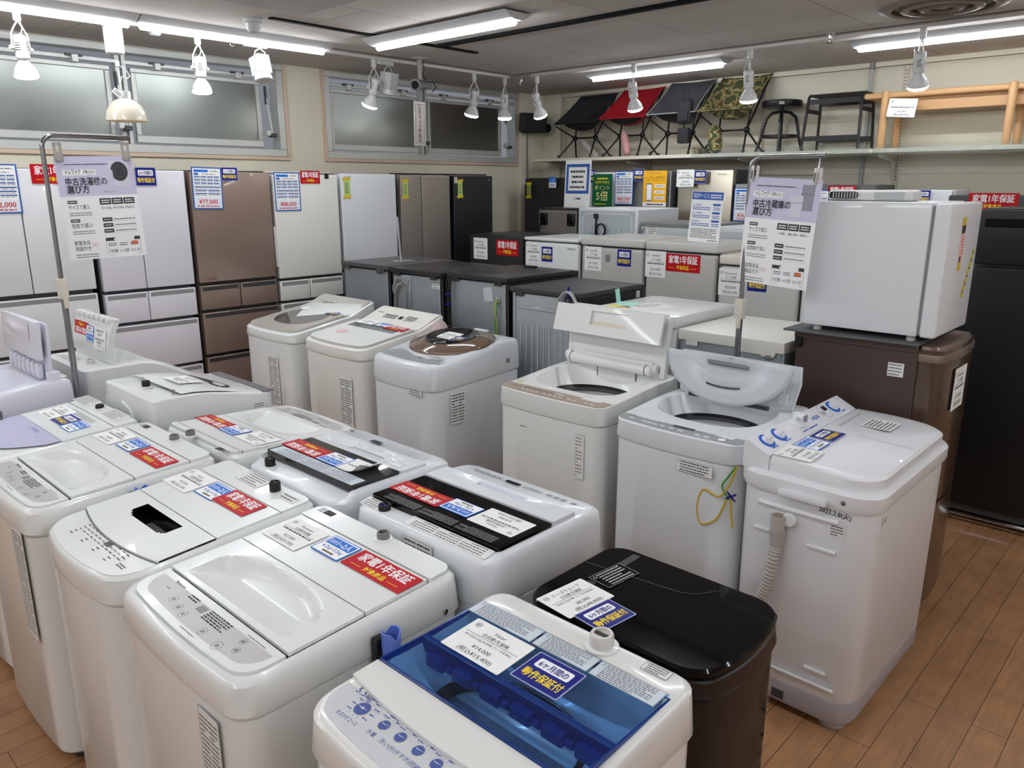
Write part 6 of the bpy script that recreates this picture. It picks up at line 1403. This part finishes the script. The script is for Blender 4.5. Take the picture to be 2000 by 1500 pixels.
b.box((-.225, .17, .965), (.215, .2, 1.0), WT, .008, 2)
for x in (-.232, .185): b.loft([[(x+e, .17+.0262*math.cos(a), .962+.0262*math.sin(a)) for a in [2*PI*k/12 for k in range(12)]] for e in (0, .004)], GROOVE)
for x in (-.255, .225): b.lathe([(.02, -.012), (.02, .012)], WT, 14, (x, .18, .97), Matrix.Rotation(PI/2, 4, 'Y'))
b.build('hinge_bar', t)
b = B(); b.T = Matrix.Translation((0, .185, .98)) @ Matrix.Rotation(PI/2-.1, 4, 'X'); b.box((-.26, .0, -.02), (.255, .235, -.004), WT, .006, 2); b.box((.245, -.05, -.03), (.272, .22, .002), WT, .008, 2); b.box((-.272, -.02, -.03), (-.25, .22, .0), WT, .008, 2); b.build('lid_rear', t)
b = B(); b.T = Matrix.Translation((0, .13, 1.09)) @ Matrix.Rotation(PI/2-.28, 4, 'X'); X = span(-.31, .275, 30, -.105, .095); Y = span(0, .128, 12, .045, .108)
b.grid(X, Y, lambda x, y: .012-(.016 if -.105 < x < .095 and .045 < y < .108 else 0), lambda x, y: WT if not (-.105 < x < .095 and .045 < y < .06) else mat('cream_recess', (222, 214, 198), .4), skirt=.014); b.build('lid_front', t)
b = B(); b.box((-.1, .0, 0), (.11, .004, .07), WT, .002, 1); b.box((-.105, -.002, -.002), (.115, .0, .072), GROOVE); b.box((-.1, -.003, .0), (.11, .004, .07), WT, .002, 1); b.build('softener_drawer', t, loc=(0, .2, .86))
spec_label(t, mfront(.155, -d/2-.006, .68), .11, .19, 12, mark=True, ink=mat('faded_ink', (140, 136, 128), .6))
b = B(); b.lines(0, 0, .04, .006, 1, INK, 0, None, 3, dash=.01); b.poly([(.06, -.004, 0), (.1, -.01, 0), (.13, -.008, 0), (.128, -.004, 0), (.09, -.002, 0)], INK); b.build('scuff_mark', t, mtx=mfront(-.135, -d/2-.0128, .745))
# grey-panel machine with half-moon inner lid
cx, cy, w_, d = 2.62, 1.396, .54, .575; tz = lambda x, y: .893+.02*sst(-.28, .1, y)
t = washer('white machine with grey control strip and half-moon lid raised, left of the twin-tub', cx, cy, FACE_L, w_, d, tz, .817, COOL, r=.055, bow=.025, rb=.03, group=GW3, opening=(.44, .35, .03, 2.6, .07), inset=.01)
b = B(); Q = [q for q in rr(w_-.02, .3, .045, 5, 10, 0, -d/2+.16, bow=.022) if q[1] < -d/2+.068]; Q = sorted([(-w_/2+.01, -d/2+.07)]+Q+[(w_/2-.01, -d/2+.07)], key=lambda q: math.atan2(q[1]+d/2-.05, q[0]))
b.prism(Q, lambda x, y: tz(x, y)-.002, lambda x, y: tz(x, y)+.0015, GREYP); T3 = lambda x, y: tz(x, y)+.002; f = -d/2
b.rect(-.03, f+.04, .06, f+.06, DGREY, 0, T3); b.rect(-.005, f+.044, .03, f+.057, BLACK, .0003, T3)
for x, y in ((-.2, .03), (-.14, .025), (-.115, .022), (-.09, .02), (-.06, .022), (-.02, .018), (.02, .016), (.09, .014), (.125, .014), (.175, .052), (.2, .05)): b.rect(x-.01, f+y-.004, x+.01, f+y+.005, WINK, 0, T3)
b.text('SHARP', -.21, f+.05, .008, INKG, f=T3, maxw=.05); b.disc(.18, f+.024, .015, WINK, 0, 18, f=T3); b.disc(.18, f+.024, .018, INKG, 0.0003, 18, f=T3, ring=.002); b.lines(.07, f+.045, .15, f+.056, 2, INK, 0, T3, dash=.01); b.build('control_panel', t)
b = B(); b.rect(.13, f+.1, .21, f+.108, MGREY, .0014, tz); b.build('print_label', t)
ML = Matrix.Translation((0, .15, .925)) @ Matrix.Rotation(PI/2-.12, 4, 'X')
b = B(); b.T = ML        # outer lid leaf behind, with side wings
P = [(-.25, .0), (-.255, .1), (-.25, .165), (.25, .165), (.255, .1), (.235, .0), (.15, -.04), (-.15, -.04)]
b.prism(P, -.03, -.018, COOL)
for s in (-1, 1):
    b.tube([(s*.25, .165, -.02), (s*.256, .1, -.02), (s*.238, .0, -.02)], .006, COOL, 6); b.box((s*.2-.02, .01, -.02), (s*.2+.02, .06, -.006), COOL, .004, 1); b.tube([(s*.2, .06, -.01), (s*.205, .11, -.012)], .006, COOL, 6)
b.build('lid_rear', t)
MH = Matrix.Translation((-.01, .04, 1.092)) @ Matrix.Rotation(PI/2+.28-PI, 4, 'X')
MH = Matrix.Translation((0, .055, .925)) @ Matrix.Rotation(PI/2-.2, 4, 'X')
b = B(); b.T = MH; n = 28; R_, H_ = .262, .185
rows = []
for k in range(15):
    s = k/14; rows.append([(lerp(0, R_*math.cos(PI*i/n), s), .182-lerp(0, H_*math.sin(PI*i/n)**.9, s), (.03*(1-sst(.45, .75, s))*-1+.012-.006*s)) for i in range(n+1)])
b.loft(rows[::-1], mat('pale_grey_lid', (196, 203, 207), .3, coat=.2), False, False, closed=False)
b.loft([[(R_*math.cos(PI*i/n), .182-H_*math.sin(PI*i/n)**.9, z) for i in range(n+1)] for z in (.006, -.006)], COOL, False, False, closed=False)
b.rect(-.085, .145, .085, .158, MGREY, .0065-.014)
for k in range(22): x = -.07+k*.0066; b.rect(x-.0016, .06+.16*(x*x)*8, x+.0016, .068+.16*(x*x)*8, DGREY, .0095)
o = b.build('lid_inner', t); so = o.modifiers.new('thick', 'SOLIDIFY'); so.thickness = .004
b = B(); b.T = MH; b.rect(-.085, .15, .085, .163, MGREY, .004); b.build('grip_strip', t)
b = B(); b.tube([(-.17, .11, .925), (.17, .11, .925)], .01, DGREY, 8); b.build('hinge_bar', t)
spec_label(t, mfront(.105, -d/2-.021, .782), .145, .045, 4, mark=True, ink=INK)
# yellow wire tied with blue tape hanging between machines
b = B(); EW = MATS['earth_wire']
b.tube(smooth([(0, 0, .03), (-.0, .02, -.04), (-.0, .06, -.1), (0, .12, -.09), (0, .14, -.16), (0, .12, -.22), (0, .06, -.18), (0, .02, -.08), (0, .01, -.14), (0, 0, -.2)], 6), .0035, mat('yellow_wire', (196, 164, 40), .5), 6)
b.tube(smooth([(0, .0, .03), (0, .03, -.02), (0, .05, -.06), (0, .02, -.1)], 5), .0032, mat('earth_wire_green', (60, 140, 60), .5), 6)
for a in (-.5, .6): b.tube([(-.004, .012-.02*math.cos(a), -.085-.025*math.sin(a)), (-.004, .012+.02*math.cos(a), -.085+.025*math.sin(a))], .0035, NAVY, 6)
b.build('earth_wire', t, loc=(.262, -d/2-.012, .80), rot=(0, 0, -PI/2+PI))

# ---------------------------------------------------------------- twin-tub machine at the end, facing -y
cx, cy, w_, d = 2.675, .892, .78, .45
TWW = mat('twin_tub_white', (228, 229, 232), .3, coat=.15)
t = thing('twin_tub_machine', 'white twin-tub washing machine with blue dials at the right end', 'washing machine', (cx, cy, 0), 0)
b = B(); K = dict(k=6, me=10)
b.loft([at(rr(w_-.05, d-.05, .07, **K), .10), at(rr(w_-.02, d-.02, .08, **K), .125), at(rr(w_-.012, d-.012, .08, **K), .78), at(rr(w_-.01, d-.01, .08, **K), .8)], TWW)
for y0, y1, z, th in ((-.12, .14, .742, .008), (-.16, .15, .165, .006)): b.tube([(-w_/2+.004, y0, z), (-w_/2+.004, y1, z)], th, TWW, 8)
for y0, y1, z0, z1 in ((-.05, .06-.11, .64, .64), (.06, .15, .65, .65)):
    b.tube([(-w_/2+.0045, -.03 if y0 < 0 else .15, z0), (-w_/2+.0045, -.12 if y0 < 0 else .06, z0)], .006, TWW, 6)
b.tube([(-w_/2+.0045, -.06, .215), (-w_/2+.0045, -.13, .215)], .006, TWW, 6); b.build('body', t)
b = B(); b.loft([at(rr(w_-.04, d-.04, .07, **K), .035), at(rr(w_-.02, d-.02, .08, **K), .05), at(rr(w_-.02, d-.02, .08, **K), .12)], mat('base_grey', (176, 174, 180), .45)); b.box((-w_/2+.006, .0, .055), (-w_/2+.014, .04, .085), DGREY); b.build('base', t)
for sx in (-1, 1):
    for sy in (-1, 1):
        b = B(); b.lathe([(.042, 0), (.045, .01), (.05, .06)], mat('base_grey', (176, 174, 180), .45), 20, (sx*(w_/2-.085), sy*(d/2-.085), 0)); b.build('foot', t)
b = B(); b.loft([at(rr(w_, d, .085, **K), .785), at(rr(w_+.012, d+.012, .088, **K), .8), at(rr(w_+.012, d+.012, .088, **K), .838), at(rr(w_-.01, d-.01, .08, **K), .85)], TWW)
b.box((-w_/2-.026, -.085, .79), (-w_/2, .07, .812), TWW, .008, 2); b.build('rim', t)
b = B(); b.lathe([(.008, 0), (.007, .003), (.002, .004)], STEEL, 12); b.build('rim_screw', t, mtx=mside(-w_/2-.0062, -.13, .815, -1))
yk = .118               # back of the lids; control strip behind
b = B(); P = [q for q in rr(w_-.022, d-.022, .1, 8, 8, 0, 0) if q[1] < yk]; P = sorted(P+[(-w_/2+.011, yk), (w_/2-.011, yk)], key=lambda q: math.atan2(q[1]+.05, q[0]))
tzt = lambda x, y: .905-.012*sst(0, -.22, y)
sc = lambda P, k: [(x*k, (y+.05)*k-.05) for x, y in P]
b.loft([[(x, y, .845) for x, y in P], [(x, y, .885) for x, y in P], [(x, y, tzt(x, y)-.006) for x, y in sc(P, .985)], [(x, y, tzt(x, y)) for x, y in sc(P, .955)]], TWW); T2 = lambda x, y: tzt(x, y)+.0008
b.poly([(q[0], q[1], tzt(*q)+.0008) for q in ((.03, yk-.03), (.034, yk-.03), (.034, -.2), (.03, -.2))], mat('seam_pale', (196, 198, 204), .5))
b.box((.09, yk-.045, .905), (.3, yk-.038, .9065), LGREY); b.build('lids', t)
spec_label(t, mtop(.2, -.03, .9065), .12, .1, 7, frame=False, mark=False, ink=INK, name='print_label')
b = B(); yc0, yc1 = yk+.004, d/2-.012
zc = lambda x, y: lerp(.9, .945, (y-yc0)/(yc1-yc0))
b.loft([[(x, yc0, .845), (x, yc1, .845), (x, yc1, zc(0, yc1)-.016), (x, yc1-.012, zc(0, yc1-.012)), (x, yc0, zc(0, yc0))] for x in (-w_/2+.014, -w_/2+.03, w_/2-.03, w_/2-.014)], TWW)
TZ = lambda x, y: zc(x, y)+.0012
CY = (yc0+yc1)/2; AB = mat('aqua_dial_blue', (36, 92, 196), .4)
b.text('AQUA', .08, CY-.012, .016, AB, f=TZ, maxw=.06, bold=True); b.rect(.18, CY, .21, CY+.02, MATB, 0, TZ); b.text('5.0', .155, CY-.012, .016, INK, f=TZ, maxw=.03); b.disc(.175, CY, .035, INKG, 0, 24, .03, f=TZ, ring=.0012)
for x in (-.3, -.2, -.06, -.01, .02, .29): b.lines(x-.02, CY-.034, x+.02, CY-.026, 1, AB, 0, TZ, seed=int(abs(x)*99), dash=.01)
cpan = b.build('control_panel', t)
sl = math.atan2(.045, yc1-yc0)
for x in (-.305, -.215, .255):
    b = B(); b.lathe([(.03, 0), (.03, .003), (.022, .004)], AB, 28); b.lathe([(.021, .003), (.019, .01), (.001, .011)], TWW, 24); b.box((-.02, -.006, .008), (.02, .006, .02), TWW, .003, 1); b.build('dial', cpan, mtx=mtop(x, CY, zc(x, CY), sl))
b = B(); b.lathe([(.013, 0), (.012, .006), (.001, .007)], TWW, 20); b.build('small_dial', t, mtx=mtop(-.11, CY, zc(0, CY), sl))
b = B(); b.lathe([(.034, -.004), (.03, .012), (.016, .015), (.016, .04), (.001, .042)], TWW, 20); b.tube([(0, 0, .03), (-.02, -.025, .036), (-.035, -.045, .036)], [.013, .012, .012], TWW, 12); b.lathe([(.0135, 0), (.0125, .004)], MGREY, 12, (-.035, -.045, .036), Matrix.Rotation(PI/2, 4, 'X'), cap0=False); b.build('water_inlet', t, mtx=mtop(-.045, CY+.012, zc(0, CY)))
navy_card(t, mtop(-.055, .062, .9068), .12, .085); size_card(t, mtop(-.185, .063, .9068), w_=.11, h=.085); price_tag(t, mtop(-.305, .055, .9072, 0, .04), 'AQUA', '¥15,000', '(税込¥16,500)', '二槽式洗濯機', w_=.125, h=.12)
b = B(); HM = mat('hose_warm_grey', (176, 170, 164), .5); HP = [(-w_/2-.012, .062, .71), (-w_/2-.016, .06, .62), (-w_/2-.028, .07, .5), (-w_/2-.03, .1, .38), (-w_/2-.028, .14, .24), (-w_/2-.02, .17, .1)]
sp = smooth(HP[1:], 20); b.tube(sp, [.022 if i % 2 else .019 for i in range(len(sp))], HM, 14)
b.tube([(-w_/2-.016, .062, .72), (-w_/2-.016, .062, .68), (-w_/2-.016, .061, .665), (-w_/2-.016, .061, .66), (-w_/2-.016, .06, .62)], [.024, .023, .026, .024, .022], HM, 16); b.disc(-w_/2-.016, .062, .02, mat('hose_inside', (140, 128, 112), .6), .7204, 16); b.build('drain_hose', t)
b = B(); b.lathe([(.02, 0), (.024, .004), (.02, .012)], TWW, 16); b.build('hose_hook', t, mtx=mside(-w_/2-.002, .03, .71, -1))
b = B(); b.text('2022.2.8(火)', 0, 0, .016, INK, z=.001, maxw=.1, bold=True); b.build('handwriting', t, mtx=mside(-w_/2+.0055, -.105, .763, -1, -.04))
spec_label(t, mside(-w_/2+.0055, -.118, .715, -1), .045, .04, 4, frame=False, mark=False, ink=INK, name='barcode_label')
b = card_base(.03, .035, PAPER); b.text('1冊', 0, -.01, .02, INK, z=Z1, maxw=.025); b.build('number_label', t, mtx=mfront(-w_/2+.105, -d/2+.0045, .75) @ Matrix.Rotation(-.0, 4, 'Y'))

# ================================================================ POLE SIGNS
def pole_sign(px, py, ztop, label, rz, fridge_kind, arm=.3, side=1, kink=False):
    t = thing('pole_sign', label, 'sign stand', (px, py, 0), rz, 'pole signs hung with paper guides')
    b = B(); r_ = .0095
    arc = [(side*(.045-.045*math.cos(a)), 0, ztop-.045+.045*math.sin(a)) for a in [PI/2*i/8 for i in range(9)]]
    b.tube([(0, 0, ztop-.62)]+arc+[(side*arm, 0, ztop)], r_, POLEM, 12); b.build('upper_rod', t)
    b = B(); b.tube([(0, 0, .02), (0, 0, ztop-.58)], r_*1.35, POLEM, 12); b.build('lower_tube', t)
    b = B(); b.box((-.018, -.02, ztop-.66), (.018, .018, ztop-.575), mat('ivory_clamp', (214, 208, 194), .4), .004, 2); b.box((-.006, -.024, ztop-.7), (.012, -.012, ztop-.63), mat('ivory_clamp', (214, 208, 194), .4), .003, 1); b.build('height_clamp', t)
    b = B(); b.lathe([(.03, 0), (.03, .006), (.022, .012), (.016, .05)], BLACK if not kink else CHROME, 28); b.build('base', t)
    if kink:
        b = B(); b.tube([(side*.01, 0, ztop-.075), (side*(arm-.03), 0, ztop-.075), (side*(arm-.02), 0, ztop-.068), (side*(arm-.02), 0, ztop-.01)], .003, CHROME, 8); b.build('hanging_wire', t)
    return t
def guide_paper(label, loc, rz, roll, fr):
    """A3 guide sheet: lilac head with title, white body with tables"""
    W, H = .3, .424; t = thing('guide_paper', label, 'notice', loc, rz)
    LM = mat('lilac_print', (206, 202, 226), .4); DK = mat('charcoal_print', (58, 56, 60), .5)
    b = B(); b.T = Matrix.Rotation(roll, 4, 'Y') @ Matrix.Rotation(PI/2, 4, 'X') @ Matrix.Translation((0, -H, 0)); f = lambda x, y: .006*math.sin(y*9)+.01*(1-y/H)*math.sin(x*10)
    xs = [-W/2+W*i/12 for i in range(13)]; ys = [H*i/16 for i in range(17)]
    sp = H*.62; ys = sorted(ys+[sp]); b.grid(xs, ys, f, lambda x, y: LM if y > sp else mat('matte_print_white', (246, 246, 248), .35)); b.grid(xs, ys, lambda x, y: f(x, y)-.0006, PAPER)
    e = .0007; g = lambda x, y: f(x, y)+e; g2 = lambda x, y: f(x, y)+2*e; g3 = lambda x, y: f(x, y)+3*e; g4 = lambda x, y: f(x, y)+4*e
    L_ = -W*.42; b.lines(L_+.01, H*.915, .05, H*.932, 1, INK, 0, g, dash=.006)
    b.rect(L_, H*.82, -.0, H*.875, WINK, 0, g); b.text('トレファク', L_+.012, H*.832, .018, INK, 'l', f=g2, bold=True, maxw=.055); b.text('が教える!', L_+.075, H*.835, .013, INK, 'l', f=g2, maxw=.045)
    b.text('中古冷蔵庫の' if fr else '中古洗濯機の', L_+.005, H*.73, .026, INK, 'l', f=g4, maxw=.158, bold=True); b.text('選び方', L_+.005, H*.655, .026, INK, 'l', f=g4, maxw=.085, bold=True)
    FP, FD = mat('print_appliance', (214, 213, 226), .4), mat('print_grey', (150, 146, 160), .5)
    if fr:
        b.rect(.075, H*.72, .125, H*.95, FD, 0, g); b.rect(.072, H*.865, .128, H*.868, DK, 0, g2); b.rect(.03, H*.655, .085, H*.85, FP, 0, g2); b.rect(.03, H*.785, .085, H*.788, DK, 0, g3)
    else:
        b.rect(.05, H*.7, .13, H*.95, FP, 0, g); b.disc(.092, H*.85, .034, DK, 0, 26, .04, f=g2); b.disc(.092, H*.85, .022, mat('print_mid', (84, 82, 84), .5), 0, 26, .026, f=g3, ring=.003); b.rect(.015, H*.66, .065, H*.865, mat('print_appliance2', (204, 203, 220), .4), 0, g3)
    rows = ((.55, ('サイズで選ぶ', 3)), (.37, ('設置場所で選ぶ' if fr else '性能で選ぶ', 2)), (.15, ('家電全品', 1)))
    for k, (yy, (s, n_)) in enumerate(rows):
        y = H*yy
        if k < 2: b.rect(L_, y+.0, L_+.035, y+.013, DK, 0, g); b.lines(L_+.004, y+.003, L_+.031, y+.01, 1, WINK, 0, g2, dash=.005); b.text(s, L_, y-.022, .015, INK, 'l', f=g, maxw=.08); b.lines(L_, y-.052, L_+.085, y-.034, 2, INKG, 0, g, seed=k, fill=.35, dash=.005)
        else:
            b.text(s, L_, y, .015, INK, 'l', f=g, maxw=.06); b.text('保証付き', L_, y-.024, .015, INK, 'l', f=g, maxw=.06); b.lines(L_, y-.058, L_+.085, y-.038, 2, INKG, 0, g, seed=k, fill=.35, dash=.005)
            hm = mat('heart_red', (196, 90, 80), .5)
            for sgn in (-1, 1): b.disc(L_+.078+sgn*.0055, y-.004, .0065, hm, 0, 14, f=g, ring=.0012)
        x0 = -.005
        if k == 0:
            for c in range(3): xa = x0+c*.047; b.rect(xa, y-.008, xa+.044, y+.018, DK, 0, g); b.lines(xa+.006, y-.004, xa+.038, y+.014, 2, WINK, 0, g2, seed=c, dash=.006); b.text((('~180L', '200L~390L', '400L~') if fr else ('4.2~5.5kg', '6.0~9.0kg', '9.0kg以上'))[c], xa+.022, y-.026, .01, INK, f=g, maxw=.04)
        elif k == 1:
            for r2 in range(3):
                ya = y+.004-r2*.024; b.rect(x0, ya-.006, x0+.038, ya+.01, DK, 0, g); b.lines(x0+.005, ya-.001, x0+.033, ya+.005, 1, WINK, 0, g2, seed=r2, dash=.006); b.lines(x0+.046, ya-.002, x0+.13, ya+.006, 1, INKG, 0, g, seed=r2+5, dash=.007); b.rect(x0+.038, ya-.0065, x0+.135, ya-.006, INKG, 0, g)
        else:
            b.rect(x0, y+.008, x0+.137, y+.022, DK, 0, g); b.lines(x0+.03, y+.012, x0+.11, y+.018, 1, WINK, 0, g2, dash=.006)
            for c, s2 in enumerate(('7日間', '6ヶ月間', '12ヶ月')): b.lines(x0+.008+c*.044, y-.016, x0+.04+c*.044, y, 2, INKG, 0, g, seed=c, dash=.006); b.text(s2, x0+.024+c*.044, y-.042, .012, INK, f=g, maxw=.034)
            b.rect(x0+.1, y-.01, x0+.126, y+.003, mat('orange_print', (214, 112, 70), .5), 0, g2)
            for q in ((x0, y-.052, x0+.137, y-.0512), (x0, y-.052, x0+.0008, y+.01), (x0+.136, y-.052, x0+.137, y+.01)): b.rect(*q, INKG, 0, g)
    b.build('printed_sheet', t, sharp=180)
    for s in (-1, 1):
        b = B(); b.T = Matrix.Rotation(roll, 4, 'Y'); CL = mat('clear_clip', (196, 192, 184), .2, trans=.3) if not fr else mat('white_clip', (216, 214, 210), .35)
        x = s*W*.43
        if not fr: b.box((x-.016, -.006, -.015), (x-.006, .006, .055), CL, .002, 1); b.box((x+.006, -.006, -.015), (x+.016, .006, .055), CL, .002, 1); b.box((x-.016, -.006, .042), (x+.016, .006, .056), CL, .002, 1); b.box((x-.01, -.008, -.02), (x+.01, .006, .02), CL, .002, 1)
        else: b.box((x-.013, -.014, -.02), (x-.001, -.002, .045), CL, .005, 2); b.box((x+.001, .001, -.02), (x+.013, .012, .045), CL, .005, 2); b.box((x-.009, -.016, -.008), (x-.004, -.013, .025), INKG)
        b.build('clip', t)
    return t
pole_sign(1.078, 3.615, 1.945, 'chrome pole with ivory clamp holding the washing-machine guide, at the left', -.06, False, .34)
guide_paper('lilac and white washing-machine guide sheet clipped to the left pole', (1.262, 3.6, 1.868), -.1, -.035, False)
pole_sign(3.04, 1.525, 1.86, 'chrome pole with white clamp holding the refrigerator guide, right of centre', -PI/2, True, .3, kink=True)
guide_paper('lilac and white refrigerator guide sheet clipped to the right pole', (3.03, 1.372, 1.776), -PI/2, .05, True)
